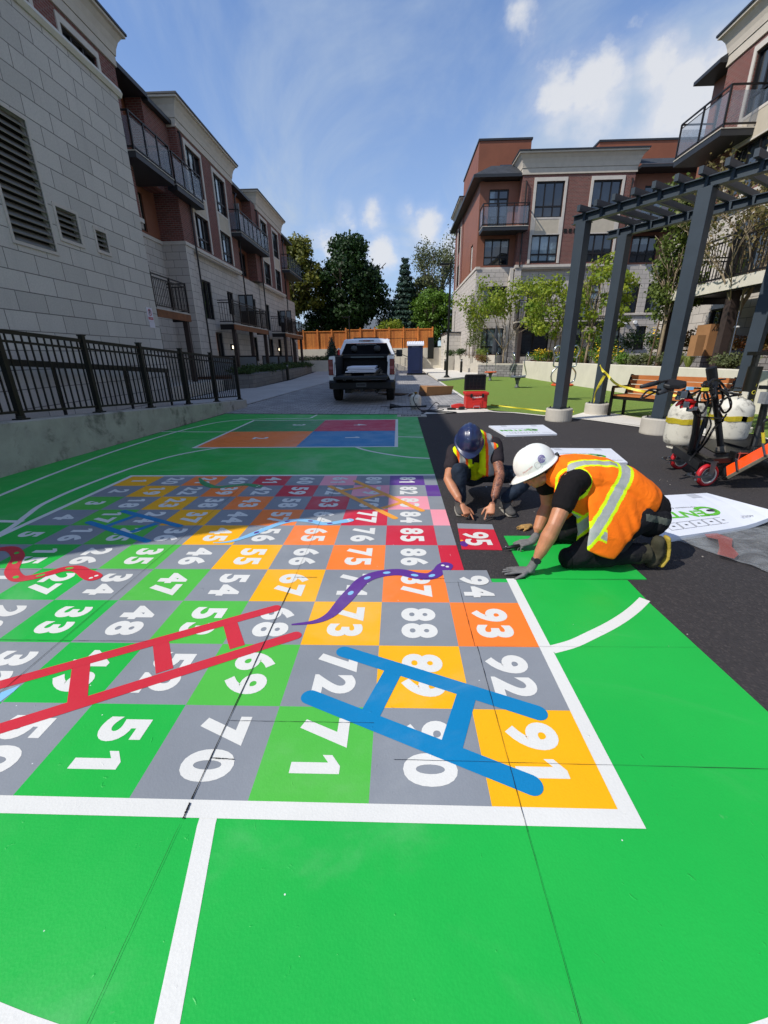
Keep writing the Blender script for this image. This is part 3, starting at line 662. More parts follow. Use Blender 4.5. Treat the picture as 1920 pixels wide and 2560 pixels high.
def terrace(fr, s0, s1, o1, z, parent, n, fas=None):
    MB(fr).box(s0, s1, 0, o1, z-.05, z).build('terrace_deck', CONC, parent)
    mb = MB(fr); mb.box(s0, s1, o1-.05, o1-.005, z-.30, z-.051); mb.build('fascia', fas or WOODDECK, parent)
    mb = MB(fr); mb.box(s0, s0+.05, 0, o1-.051, z-.30, z-.051); mb.box(s1-.05, s1, 0, o1-.051, z-.30, z-.051)
    mb.box(s0+.06, s1-.06, .1, o1-.06, z-.12, z-.06); mb.build('terrace_frame', BRONZE, parent)
    mb = MB(fr); h = 1.05
    for i in range(n+1): a = s0+.03+(s1-s0-.06)*i/n; mb.box(a-.03, a+.03, o1-.08, o1-.02, z, z+h+.03)
    for zz in (z+h, z+h-.11, z+.08): mb.box(s0, s1, o1-.07, o1-.03, zz-.02, zz+.02); mb.box(s0+.01, s0+.05, 0, o1-.08, zz-.02, zz+.02); mb.box(s1-.05, s1-.01, 0, o1-.08, zz-.02, zz+.02)
    k = int((s1-s0)/.115)
    for i in range(k): a = s0+(s1-s0)*(i+.5)/k; mb.box(a-.009, a+.009, o1-.058, o1-.042, z+.08, z+h-.11)
    k = int(o1/.115)
    for i in range(k):
        b = o1*(i+.5)/k
        for a in (s0+.03, s1-.03): mb.box(a-.009, a+.009, b-.009, b+.009, z+.08, z+h-.11)
    mb.build('railing', BRONZE, parent)
def gpost(fr, s, o, z0, z1, parent, w=.18): MB(fr).box(s-w/2, s+w/2, o-w/2, o+w/2, z0, z1).build('porch_post', SOFFIT, parent)
GZ = .35
# ---- long building on the left
LB = root('apartment_building', (-10, 28, 0), 'long four storey building on the left with brick bays, cream cornices and balconies', 'building')
fl = Fac('E', -9.0)
def brick_block(fr, s0, s1, bays, parent, o=0, corn=(True, True), stone=True, low=None, blind=(0, 0)):
    hs = []
    for i, c in enumerate(bays): hs += bay(fr, c, o, parent, blind=blind[i % 2])
    wall(fr, s0, s1, 6.0, 10.14, o, hs, mat=BRICK, parent=parent, name='brick_wall', thick=1.1)
    cornice(fr, s0, s1, o, parent, corn)
    MB(fr).box(s0-.03, s1+.03, o-1.1, o+.055, 5.87, 6.0).build('stone_band', TRIM, parent)
brick_block(fl, 0.8, 17.3, [15.55, 13.0, 10.2, 7.4, 4.6], LB, o=-.05)
brick_block(fl, 21.1, 27.2, [22.45, 25.3], LB, blind=(.25, 0))
brick_block(fl, 31.3, 37.4, [32.7, 35.5], LB, blind=(0, .3))
# orange recesses
def recess(fr, s0, s1, o, parent, doors, lows, eaveo=.55, e0=None, e1=None):
    hs = [(a, b, 7.78, 9.85) for a, b in doors]+[(a, b, 6.1, 7.4) for a, b in lows]
    wall(fr, s0, s1, 6.0, 10.35, o, hs, mat=ORANGE, parent=parent, name='orange_wall', thick=.2)
    for a, b in doors: window(fr, a, b, 7.78, 9.85, o, parent, 'door')
    for a, b in lows: window(fr, a, b, 6.1, 7.4, o, parent)
    eave(fr, e0 if e0 is not None else s0, e1 if e1 is not None else s1, o, o+eaveo, 10.38, parent, rise=.6)
    MB(fr).box(s0, s1, o-.2, o+.05, 5.87, 6.0).build('stone_band', TRIM, parent)
recess(fl, 17.3, 20.35, -1.0, LB, [(17.7, 18.9)], [(17.7, 19.4)], eaveo=.80, e1=19.35)
wall(fl, 19.3, 20.0, 7.6, 10.36, -.35, [], mat=BRICK, parent=LB, name='brick_pier', thick=.6)
eave(fl, 19.35, 21.1, -.6, -.2, 10.3, LB)
MB(fl).box(20.35, 21.1, -1.0, .0, 6.0, 9.0).build('brick_pier', BRICK, LB); MB(fl).box(20.33, 21.12, -1.02, .03, 9.0, 9.08).build('pier_cap', TRIM, LB)
MB(fl).box(20.0, 21.1, -1.0, -.35, 9.08, 10.3).build('brick_pier', BRICK, LB)
recess(fl, 27.2, 31.3, -.6, LB, [(27.9, 29.1)], [(28.6, 30.1)], eaveo=.45)
MB(fl).box(30.4, 31.3, -.6, -.02, 6.0, 10.3).build('brick_pier', BRICK, LB)
recess(fl, 37.4, 41.5, -.6, LB, [(38.2, 39.4)], [(38.6, 40.2)], eaveo=.45)
balcony(fl, 16.6, 19.1, -.9, .5, 7.72, LB, n=3); balcony(fl, 19.5, 21.95, .04, .42, 7.72, LB, n=3)
balcony(fl, 26.3, 31.6, -.5, .55, 7.72, LB, n=7, screen=True); balcony(fl, 36.9, 41.4, -.5, .6, 7.72, LB, n=6)
# stone storeys
SH = []
def stone(fr, s0, s1, o, parent, wins, depth=.14, z0=0.0, z1=5.87):
    hs = [(a, b, c, d) for a, b, c, d, st in wins]
    wall(fr, s0, s1, z0, z1, o, hs, mat=STONE, parent=parent, name='stone_wall', thick=.5)
    for a, b, c, d, st in wins: window(fr, a, b, c, d, o, parent, st)
stone(fl, 11.8, 20.35, -1.0, LB, [(17.6, 19.0, 3.15, 4.9, 'door'), (17.8, 19.0, .9, 2.55, '2x1'), (14.5, 16, 3.3, 4.9, '3x2')])
MB(fl).box(20.35, 21.1, -1.0, 0, .0, 5.87).build('stone_pier', STONE, LB); MB(fl).box(20.33, 21.1, -1.02, .05, 5.87, 6.0).build('stone_band', TRIM, LB)
MB(fl).box(20.352, 20.42, -.002, .012, 0, 5.87).build('corner_bead', TRIM, LB)
stone(fl, 21.1, 27.2, -.25, LB, [(22.1, 23.15, 3.15, 4.85, '2x1'), (25.2, 26.1, 3.6, 4.75, '2x1'), (22.9, 23.8, 1.2, 2.6, '2x1'), (25.2, 26.1, .5, 2.65, '2x1')])
stone(fl, 27.2, 31.3, -.3, LB, [(27.7, 28.6, 3.5, 4.85, '2x1'), (29.2, 30.3, 3.15, 4.9, 'door'), (28.6, 29.8, 1.1, 2.6, '2x1')])
stone(fl, 31.3, 37.4, -.25, LB, [(32.2, 33.2, 3.15, 4.85, '2x1'), (35.3, 36.2, 3.6, 4.7, '2x1'), (32.4, 33.4, 1.2, 2.6, '2x1'), (34.8, 35.7, .5, 2.65, '2x1')])
stone(fl, 37.4, 41.5, -.25, LB, [(38.5, 39.5, 3.15, 4.85, '2x1'), (40.0, 40.9, .8, 2.6, '2x1')])
for a, b in ((21.1, 27.2), (31.3, 37.4)): MB(fl).box(a, b, -.26, -.001, 5.80, 5.868).build('band_soffit', TRIM, LB)
for s_, kick in ((21.25, False), (27.25, True), (31.2, False), (37.45, True)): downspout(fl, s_, .0, .3, 10.1 if not kick else 9.9, LB, kick)
terrace(fl, 15.7, 18.2, .75, 3.02, LB, 2); terrace(fl, 23.0, 28.9, .75, 3.0, LB, 5); terrace(fl, 32.4, 38.2, 1.0, 3.0, LB, 5)
for s_, o_ in ((18.0, .6), (23.2, .6), (25.9, .6), (28.6, .6), (32.6, .85), (35.2, .85), (37.9, .85)): gpost(fl, s_, o_, GZ, 2.72, LB)
for s_ in (26.8, 36.0):
    for k in (0, 1):
        mb = MB(fl); mb.box(s_-.02, s_+.02, -.2+.45*k, .2+.45*k, 3.1, 4.75); f_ = mb.build('privacy_screen', BRONZE, LB)
        MB(fl).box(s_-.024, s_-.0205, -.15+.45*k, .15+.45*k, 3.9, 4.68).build('pane', FROST, f_)
for s_ in (21.6, 25.2, 29.8, 33.9):
    mb = MB(fl); mb.box(s_-.02, s_+.02, -.1, 1.0, GZ, 1.45); f_ = mb.build('patio_screen', BRONZE, LB); MB(fl).box(s_-.024, s_-.0205, -.05, .95, GZ+.2, 1.38).build('pane', FROST, f_)
LAMPW = bpy.data.materials.new('lit lamp'); LAMPW.use_nodes = True
_b = LAMPW.node_tree.nodes['Principled BSDF']; _b.inputs['Base Color'].default_value = (1, .9, .7, 1); _b.inputs['Emission Color'].default_value = (1, .85, .6, 1); _b.inputs['Emission Strength'].default_value = 3
for s_ in (24.75, 34.4):
    q = root('wall_lamp', (-9.2, s_, 1.9), 'small lit porch lamp on the stone wall beside the %s porch door on the left' % ('nearer' if s_ < 30 else 'farther'), 'wall lamp', 'porch wall lamps')
    MB(fl).box(s_-.06, s_+.06, -.249, -.15, 1.75, 2.05).build('body', BRONZE, q); MB(fl).box(s_-.045, s_+.045, -.149, -.12, 1.82, 1.98).build('lens', LAMPW, q)
MB().box(-24, -10.1, 1.1, 41.4, 0, 10.95).build('building_core', STONE, LB)
MB().box(-24, -10.0, 1.0, 41.45, 10.96, 11.02).build('flat_roof', FLASH, LB)
# ---- nearer grey block service building
NB = root('service_building', (-7.5, 7, 0), 'tall near grey concrete block wall with louvred vents on the left', 'building')
fn2 = Fac('E', -6.2)
LV = [(7.72, 8.62, 3.2, 5.1), (8.85, 9.38, 3.48, 3.98), (9.88, 10.22, 3.5, 3.86)]
YE = 1.1
wall(fn2, YE, 11.75, 0, 6.82, 0, LV, mat=WALLB, parent=NB, name='block_wall', depth=.10, thick=.3)
mb = MB(fn2); mb.box(YE, 11.80, -2.85, -.28, 0, 6.80); mb.build('block_wall', WALLB, NB)
MB(fn2).rings([[(s_, -2.8, 6.82), (s_, .03, 6.82), (s_, .07, 6.90), (s_, .03, 6.98), (s_, -2.8, 6.98)] for s_ in (YE-.05, 11.85)]).build('coping', CONCW, NB)
LVM = M('louvre metal', '#85827a', .5, .1, 5, 0, 60, .3)
for k, (a, b, c, d) in enumerate(LV):
    mb = MB(fn2); t = .05 if k == 0 else .055
    for q in ((a-t, a, c-t, d+t), (b, b+t, c-t, d+t), (a, b, c-t, c), (a, b, d, d+t)): mb.box(q[0], q[1], -.02, .02, q[2], q[3])
    v = mb.build('vent', TRIM, NB); mb = MB(fn2); n = {0: 16, 1: 5, 2: 4}[k]
    for i in range(n):
        z = c+(d-c)*(i+.5)/n; h = (d-c)/n
        mb.rings([[(s_, .0, z-h*.5), (s_, .005, z-h*.38), (s_, -.085, z+h*.42), (s_, -.09, z+h*.30)] for s_ in (a, b)])
    mb.build('louvre', LVM, v)
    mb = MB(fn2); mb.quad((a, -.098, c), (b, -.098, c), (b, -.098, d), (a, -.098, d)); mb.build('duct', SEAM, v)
# parking sign
sg = root('parking_sign', (-6.18, 11.4, 2.3), 'white and red no parking sign on the corner of the grey block wall', 'sign')
mb = MB(fn2); mb.box(11.26, 11.52, .002, .01, 2.24, 2.56); mb.box(11.29, 11.53, .002, .009, 2.10, 2.235); mb.build('plate', M('sign white', '#d8d4dc', .5, .02), sg)
REDS = M('sign red', '#b02a45', .5, .03)
mb = MB(fn2); c0 = (11.39, .012, 2.45)
k1 = [[(c0[0]+r*math.cos(a), .0112, c0[2]+r*math.sin(a)) for r in (.065, .082)] for a in [2*math.pi*i/28 for i in range(28)]]
n = mb._a([p for q in k1 for p in q])
for i in range(28): j = (i+1) % 28; mb.face((n+2*i, n+2*j, n+2*j+1, n+2*i+1))
mb.quad((11.335, .0118, 2.50), (11.345, .0118, 2.51), (11.445, .0118, 2.40), (11.435, .0118, 2.39)); mb.build('ring', REDS, sg)
MB(fn2).box(11.28, 11.50, .0102, .012, 2.285, 2.345).build('banner', REDS, sg)
text('letter', 'P', .13, (-6.187, 11.39, 2.45), (0, -1, 0), (0, 0, 1), SEAM, sg, bold=.004)
bpy.data.objects['letter'].data.flip_normals()
text('wording', 'NO PARKING', .035, (-6.1865, 11.39, 2.315), (0, -1, 0), (0, 0, 1), WHITEP, sg)
for o_ in [o for o in bpy.data.objects if o.parent == sg and o.name.startswith(('letter', 'wording'))]:
    # the wall faces +X: words read towards -Y is mirrored there, so turn them
    for v in o_.data.vertices: v.co.y = -v.co.y
# ---- far building on the right, front faces the camera
GK = 1.25
RB = root('apartment_building', (12.5, 37.5, 0), 'brick and stone building facing the camera behind the trees with a rust orange corner', 'building')
ff = Fac('S', 27.0)
brick_block(ff, 6.55, 12.35, [8.03, 10.98], RB, corn=(True, True), blind=(0, .0))
wall(ff, 4.45, 6.55, 6.0, 10.05, -.55, [(4.95, 6.0, 7.78, 9.7), (4.85, 6.25, 6.1, 7.4)], mat=ORANGE, parent=RB, name='orange_wall', thick=.2)
window(ff, 4.95, 6.0, 7.78, 9.7, -.55, RB, 'door'); window(ff, 4.85, 6.25, 6.1, 7.4, -.55, RB)
MB(ff).box(4.42, 6.55, -.75, -.5, 5.87, 6.0).build('stone_band', TRIM, RB)
wall(ff, 12.35, 16.5, 6.0, 10.3, -.55, [(13.0, 14.4, 6.1, 7.4), (13.2, 14.3, 7.78, 9.7), (15, 16.2, 7.78, 9.7)], mat=ORANGE, parent=RB, name='orange_wall', thick=.2)
window(ff, 13.0, 14.4, 6.1, 7.4, -.55, RB); window(ff, 13.2, 14.3, 7.78, 9.7, -.55, RB, 'door'); window(ff, 15, 16.2, 7.78, 9.7, -.55, RB, 'door')
MB(ff).box(12.35, 17.5, -.75, -.5, 5.87, 6.0).build('stone_band', TRIM, RB)
balcony(ff, 4.5, 6.9, -.5, .55, 7.75, RB, n=3); balcony(ff, 12.3, 15.0, -.5, .6, 7.75, RB, n=3)
def hip(pts_lo, pts_hi, z0, z1, nm='roof'):
    mb = MB(); n = mb._a([(p[0], p[1], z0) for p in pts_lo]+[(p[0], p[1], z1) for p in pts_hi]); k = len(pts_lo)
    for i in range(k): j = (i+1) % k; mb.face((n+i, n+j, n+k+j, n+k+i))
    mb.face([n+k+i for i in range(k)]); return mb.build(nm, SHINGLE, RB)
hip([(4.0, 27.0), (6.5, 27.0), (6.5, 38), (4.0, 38)], [(5.1, 28.3), (6.5, 28.3), (6.5, 37), (5.1, 37)], 10.22, 11.0)
MB().prism([(3.98, 26.98), (6.52, 26.98), (6.52, 38), (3.98, 38)], 10.08, 10.22).build('eave', FLASH, RB)
MB(ff).box(12.42, 17.5, -.6, .35, 10.22, 10.34).build('eave', FLASH, RB)
mb = MB(ff); mb.quad((12.42, .36, 10.34), (17.5, .36, 10.34), (17.5, -1.2, 11.1), (12.42, -1.2, 11.1)); mb.build('roof', SHINGLE, RB)
# stone base of the front
stone(ff, 4.45, 6.45, -.3, RB, [(4.85, 6.25, 3.5, 5.0, '3x2'), (4.8, 6.25, 1.3, 2.8, '3x2')])
stone(ff, 6.45, 17.5, -.2, RB, [(7.4, 8.55, 3.15, 5.05, 'door'), (10.4, 11.5, 3.15, 5.05, 'door'), (12.7, 13.7, 3.5, 5.0, '2x1'), (14.15, 15.2, 3.5, 5.0, '2x1'), (7.1, 8.9, 1.2, 2.95, 'door'), (9.8, 10.8, 1.2, 2.9, '2x1'), (11.6, 13.0, 1.4, 2.8, '3x2'), (13.9, 14.5, 1.5, 2.8, '2x1')])
MB(ff).box(6.30, 6.48, -.30, -.05, 0.6, 5.87).build('stone_pier', TRIM, RB)
MB(ff).box(6.55, 6.9, -.2, .0, 0.6, 5.85).build('stone_pier', STONE, RB)
MB(ff).box(6.45, 12.45, -.2, -.001, 5.80, 5.868).build('band_soffit', TRIM, RB)
MB(ff).box(11.3, 14.9, -.2, -.12, 3.38, 3.46).build('sill', TRIM, RB)
terrace(ff, 6.7, 12.4, .9, 3.07, RB, 4, BRONZE)
for s_ in (6.95, 9.6, 12.2): gpost(ff, s_, .75, .9, 2.8, RB)
downspout(ff, 6.75, .02, 5.9, 9.9, RB, False); downspout(ff, 12.2, .02, 5.9, 9.9, RB, False)
for i in range(4): MB(ff).box(8.98+i*.26, 9.14+i*.26, .001, .03, 7.5, 7.68).build('vent', SEAM, RB)
for s_ in (13.2, 13.75):
    MB(ff).cyl((s_, -.2, 3.0), .10, .10, 14, axis=(0, 1, 0)).build('vent_hood', WHITEP, RB)
# side of that building facing left
fs2 = Fac('W', 4.44)
wall(fs2, 27.56, 33.5, 6.0, 10.1, 0, [(29.0, 29.9, 6.1, 7.5)], mat=ORANGE, parent=RB, name='orange_wall', thick=.2)
window(fs2, 29.0, 29.9, 6.1, 7.5, 0, RB, '2x1')
wall(fs2, 33.5, 37.5, 6.0, 10.14, .05, [(34.4, 35.8, 8.22, 9.7), (34.4, 35.8, 6.1, 7.42)], mat=BRICK, parent=RB, name='brick_wall', thick=.5)
window(fs2, 34.4, 35.8, 8.22, 9.7, .05, RB); window(fs2, 34.4, 35.8, 6.1, 7.42, .05, RB)
MB(fs2).box(34.2, 34.4, .05, .08, 6.0, 9.9).build('window_surround', TRIM, RB); MB(fs2).box(35.8, 36.0, .05, .08, 6.0, 9.9).build('window_surround', TRIM, RB)
cornice(fs2, 33.5, 37.5, .05, RB)
stone(fs2, 27.32, 38.0, 0, RB, [(36.0, 36.6, 2.6, 4.5, '2x1')])
MB(fs2).box(27.24, 38.0, -.2, .05, 5.87, 6.0).build('stone_band', TRIM, RB)
MB().box(4.5, 28, 28.0, 37.9, 0, 10.1).build('building_core', STONE, RB)
# penthouses
PH = M('rust cladding', '#80492f', .6, .1, 1.0, .1, 40)
MB().box(4.65, 7.6, 30.0, 36, 10.1, 12.75).build('penthouse', PH, RB); MB().box(4.6, 7.65, 29.95, 36.05, 12.75, 12.85).build('roof_flashing', FLASH, RB)
MB().box(12.0, 19.5, 31.5, 37, 10.1, 13.1).build('penthouse', PH, RB); MB().box(11.95, 19.6, 31.45, 37.05, 13.1, 13.2).build('roof_flashing', FLASH, RB)
pw = Fac('S', 30.0); MB(pw).box(5.9, 6.7, .001, .05, 11.0, 11.6).build('window', GLASS, RB)
for x, z in ((7.2, 11.1), (12.9, 11.1)):
    mb = MB(); mb.tube([(x, 28.6, z), (x, 28.6, z+.55)], .05, 8); mb.cyl((x, 28.6, z+.55), .12, .08, 12); mb.build('roof_vent', FLASH, RB)
MB().rings([[(9.7, 28.4, 11.05), (10.3, 28.4, 11.05), (10.25, 28.4, 11.75)], [(9.7, 28.5, 11.05), (10.3, 28.5, 11.05), (10.25, 28.5, 11.75)]]).build('roof_hatch', FLASH, RB)
GK = 1.0
# ---- nearer building on the right, side on
RC = root('apartment_building', (13, 12, 0), 'near right building seen side on with cream cornice, corner balcony and terrace railings', 'building')
fr = Fac('W', 10.85)
hs = bay(fr, 16.35, 0, RC)+bay(fr, 12.5, 0, RC)+bay(fr, 8.5, 0, RC)
wall(fr, 2, 18.4, 6.0, 10.14, 0, hs, mat=BRICK, parent=RC, name='brick_wall', thick=.9)
mb = MB(fr)
for a, b in ((14.9, 15.6), (17.1, 17.25)): pass
MB(fr).box(13.5, 15.3, .001, .03, 6.0, 10.0).build('cream_panel', CREAM, RC)
cornice(fr, 2, 18.4, 0, RC)
MB(fr).box(2, 18.45, -.9, .055, 5.87, 6.0).build('stone_band', TRIM, RC)
wall(fr, 18.4, 19.6, 6.0, 10.3, -.35, [(18.5, 19.25, 7.78, 9.75)], mat=ORANGE, parent=RC, name='orange_wall', thick=.5)
window(fr, 18.5, 19.25, 7.78, 9.75, -.35, RC, '2x1')
mb = MB(); mb.box(10.55, 12.5, 18.41, 19.75, 10.25, 10.36); mb.build('eave', FLASH, RC)
hp = MB(); n = hp._a([(10.55, 18.41, 10.36), (13, 18.41, 10.36), (13, 19.75, 10.36), (10.55, 19.75, 10.36), (11.4, 18.41, 10.85), (13, 18.41, 10.85), (13, 19.1, 10.85), (11.4, 19.1, 10.85)])
for q in ((0, 1, 5, 4), (1, 2, 6, 5), (2, 3, 7, 6), (3, 0, 4, 7), (4, 5, 6, 7)): hp.face([n+i for i in q])
hp.build('roof', SHINGLE, RC)
balcony(fr, 16.4, 18.75, -.3, 1.0, 7.75, RC, n=2)
wall(fr, 18.4, 19.6, 0.5, 6.0, 0, [], mat=STONE, parent=RC, name='stone_wall', thick=.6)
stone(fr, 2, 18.4, -.2, RC, [(14.6, 16.6, 3.15, 5.35, 'door'), (10.5, 12.5, 3.15, 5.35, 'door'), (12.0, 13.4, .9, 2.75, 'door'), (15.9, 16.8, .9, 2.75, '2x1')])
terrace(fr, 6.0, 15.8, 2.3, 3.12, RC, 6, BRONZE)
MB(fr).box(5.98, 15.82, 2.30, 2.34, 2.86, 3.13).build('fascia', CONCW, RC)
for s_ in (15.3, 12.6, 9.0): gpost(fr, s_, 2.05, .9, 2.85, RC, .22)
MB().box(11.5, 26, 3, 19.5, 0, 10.9).build('building_core', STONE, RC)
text('number', '13', .24, (10.85+.2-.21, 13.95, 1.95), (0, -1, 0), (0, 0, 1), SEAM, RC, bold=.006)
q = root('wall_lamp', (11.0, 14.0, 2.4), 'square black porch lamp above the house number under the right terrace', 'wall lamp')
MB(fr).box(13.85, 14.15, -.199, -.05, 2.3, 2.65).build('body', BRONZE, q); MB(fr).box(13.9, 14.1, -.049, -.03, 2.36, 2.55).build('lens', FROST, q)
# low service building beyond the plaza
SB = root('garbage_room', (5, 46, 0), 'small flat roofed pale block building beyond the portable toilet', 'building')
MB().box(4.35, 9.0, 40.5, 46, 0, 3.15).build('block_wall', WALLB, SB)
MB().box(4.25, 9.1, 40.4, 46.1, 3.15, 3.25).build('roof_flashing', FLASH, SB)
MB().box(4.33, 4.349, 42.0, 43.0, .05, 2.2).build('door', CONCW, SB); MB().box(4.30, 4.349, 42.35, 42.6, 2.45, 2.6).build('light', BRONZE, SB)
# ================================================================== PERGOLA
STEEL = M('blue grey steel', '#38424b', .45, .06, 4, .1, 80, .2)
A0 = Vector((3.49, 9.42, 0)); pdir = Vector((.57, -.8216, 0)); pper = Vector((.8216, .57, 0))
pg = root('pergola', (4.9, 8.9, 0), 'steel pergola with square posts on round concrete footings and rafters overhead', 'pergola')
def PP(a, b, z=0): return A0+pdir*a+pper*b+Vector((0, 0, z))
for a, b, hh in ((0, 0, .26), (-.12, 1.62, .25), (2.03, 0, .28), (2.6, 1.62, .25), (5.0, 0, .25), (5.6, 1.62, .25)):
    c = PP(a, b); mb = MB(); mb.lathe(c, [(.27, 0), (.275, .02), (.272, hh-.02), (.262, hh)], 32); mb.build('footing', CONC, pg, smooth=False)
    mb = MB(); mb.bar(c+Vector((0, 0, hh+.012)), c+Vector((0, 0, 3.66)), .20, .20, up=pdir); mb.build('post', STEEL, pg, bevel=.006)
    MB().bar(c+Vector((0, 0, hh)), c+Vector((0, 0, hh+.012)), .36, .32, up=pdir).build('base_plate', STEEL, pg)
    MB().bar(c+Vector((0, 0, 3.655)), c+Vector((0, 0, 3.668)), .20, .24, up=pdir).build('cap_plate', STEEL, pg)
    for s1 in (-1, 1):
        for s2 in (-1, 1): MB().cyl(c+pdir*.13*s1+pper*.145*s2+Vector((0, 0, hh+.012)), .014, .03, 6).build('bolt', BLK, pg)
for b, s in ((0, -.22), (1.62, -.50)):
    mb = MB()   # I beam
    for z, w, h in ((3.675, .13, .014), (3.805, .13, .014)): mb.bar(PP(s, b, z), PP(6.2, b, z), w, h)
    mb.bar(PP(s, b, 3.74), PP(6.2, b, 3.74), .012, .118)
    for i in range(20): x = s+.25+i*.33; mb.bar(PP(x, b-.06, 3.74), PP(x, b+.06, 3.74), .045, .116)
    mb.build('beam', STEEL, pg)
for i in range(19):
    x = .02+i*.328; MB().bar(PP(x, -.24, 3.862), PP(x, 1.86, 3.862), .062, .095).build('rafter', STEEL, pg)
# ================================================================== RIGHT PLANTERS
pw_ = [(7.66, 27.6), (7.70, 24.0), (7.80, 21.0), (7.98, 17.9), (8.10, 14.0), (8.22, 10.4), (8.5, 6.0), (8.8, 2.0)]
mb = MB(); mb.rings([[(x, y, -.1), (x, y, .93), (x+.01, y, .95), (x+.22, y, .95), (x+.22, y, -.1)] for x, y in pw_])
mb.build('planter_wall', CONCW, label='long pale poured concrete planter wall behind the bench and exercise equipment', cat='wall')
MULCH = ground_mat('mulch', '#5a3a28', .4, 40, 1.0, 50, big=1)
mb = MB(); mb.rings([[(x+.21, y, .88), (x+1.9, y, .90), (x+1.9, y, 0), (x+.21, y, 0)] for x, y in pw_]); mb.build('planting_bed', MULCH, kind='structure')
mb = MB(); mb.rings([[(x+1.45, y, .5), (x+1.45, y, 1.30), (x+1.47, y, 1.32), (x+1.8, y, 1.32), (x+1.8, y, .5)] for x, y in pw_])
mb.build('stone_retaining_wall', ROUGHST, label='low split face stone wall stepping up behind the long planter', cat='wall')
mb = MB(); mb.rings([[(x+1.79, y, 1.27), (11.5, y, 1.25), (11.5, y, 0), (x+1.79, y, 0)] for x, y in pw_]); mb.build('upper_bed', MULCH, kind='structure')
# stone planter and boxes at the end of the lawn
q = root('stone_planter', (6.4, 29, 0), 'grey split face stone planter at the far end of the lawn', 'planter')
MB().prism([(5.35, 29.9), (7.75, 27.6), (8.2, 30), (5.9, 31.5)], 0, .72).build('wall', ROUGHST, q)
MB().prism([(5.34, 29.88), (7.76, 27.58), (7.9, 27.9), (5.6, 30.3)], .72, .80).build('cap', CONC, q)
MB().prism([(5.6, 30.3), (7.9, 27.9), (8.2, 30), (5.9, 31.5)], .72, .79).build('soil', MULCH, q)
q = root('concrete_planter', (5.0, 34.5, 0), 'square board formed concrete planter box beyond the street lamp', 'planter')
MB().prism([(4.85, 38.5), (5.30, 34.0), (6.9, 32.2), (7.6, 33.6), (5.56, 33.8), (5.56, 38.5)], 0, 1.30).build('wall', CONC, q)
MB().prism([(4.92, 38.4), (5.36, 34.05), (6.9, 32.35), (7.4, 33.5), (5.5, 33.7), (5.5, 38.4)], 1.30, 1.33).build('soil', MULCH, q)
q = root('concrete_planter', (4.4, 40, 0), 'longer low concrete planter beside the pale block building', 'planter')
MB().prism([(4.40, 39.0), (4.84, 39.0), (4.84, 40.39), (4.40, 40.39)], 0, 1.25).build('wall', CONC, q)
MB().box(7.7, 14, 29.5, 33.4, .0, .62).build('upper_terrace', CONC, kind='structure')
MB().box(8.6, 14, 22.5, 29.4, .0, 1.0).build('upper_bed', MULCH, kind='structure')
# ================================================================== LEFT PLANTER
q = root('block_planter', (-7.5, 24, 0), 'long low grey block planter along the left pavement full of shrubs', 'planter')
def blk(pl, z, **k): MB().prism(pl, 0, z).build('wall', PLINTH, q)
blk([(-7.55, 19.9), (-6.83, 20.5), (-6.96, 26.4), (-7.55, 26.4)], .62)
blk([(-6.95, 26.6), (-7.02, 26.6), (-7.02, 26.4), (-7.55, 26.4), (-7.6, 33), (-7.2, 33)], .60)
blk([(-7.3, 33.2), (-7.65, 33.2), (-8.1, 40), (-7.8, 40)], .58); blk([(-7.65, 19.4), (-7.56, 19.4), (-7.56, 19.9), (-9.2, 19.9), (-9.2, 19.4)], .45)
MB().prism([(-7.5, 20), (-7.0, 20.6), (-7.1, 26), (-7.9, 40), (-9.2, 40), (-9.2, 20)], .1, .55).build('soil', MULCH, q)
MB().box(-11, -7.75, 11.9, 19.3, 0, .45).build('left_patio', CONC, kind='structure')
# bollard lights
for (x, y, h, lb) in ((-6.75, 26.9, .95, 'short black bollard light between two sections of the left block planter'), (4.05, 38.5, 1.0, 'black bollard light beside the pale block building'), (4.75, 33.6, 1.05, 'black bollard light against the square concrete planter')):
    q = root('bollard_light', (x, y, 0), lb, 'bollard', 'bollard lights'); mb = MB(); mb.cyl((x, y, 0), .09, h-.16, 14); mb.cyl((x, y, h-.04), .09, .04, 14); mb.cyl((x, y, h-.16), .03, .13, 8); mb.build('post', BLK, q)
    MB().cyl((x, y, h-.155), .06, .11, 12).build('lens', FROST, q)
# ================================================================== FAR END: wood fence, retaining walls, stair
WOODF = M('cedar fence', '#cf7c36', .75, .14, 5, .2, 60)
def fence_mat():
    m, t, b = nodes_of('cedar boards'); vec = add_wallvec(t); br = t.nodes.new('ShaderNodeTexBrick'); t.links.new(vec, br.inputs['Vector'])
    br.inputs['Scale'].default_value = 1; br.inputs['Brick Width'].default_value = .14; br.inputs['Row Height'].default_value = 4.0; br.inputs['Mortar Size'].default_value = .008
    br.offset = 0; br.inputs['Color1'].default_value = lin('#dd8a3e'); br.inputs['Color2'].default_value = lin('#b96a2c'); br.inputs['Mortar'].default_value = lin('#4a240e')
    n = noise_n(t, worldpos(t), 8, 6, .7); o = mixc(t, maprange(t, n, .35, .7, 0, .4), br.outputs[0], lin('#8a4a1e')); t.links.new(o, b.inputs['Base Color']); b.inputs['Roughness'].default_value = .8; return m
CEDAR = fence_mat()
FY = 46.0
wf = root('wooden_fence', (-3, FY, 2), 'orange cedar board fence with posts along the far end above the retaining wall', 'fence')
xs = [-12.5+i*1.45 for i in range(12)]
for x in xs: MB().box(x-.07, x+.07, FY-.12, FY+.02, 1.9, 4.0+(.0 if x > -6.4 else -.12)).build('post', WOODF, wf)
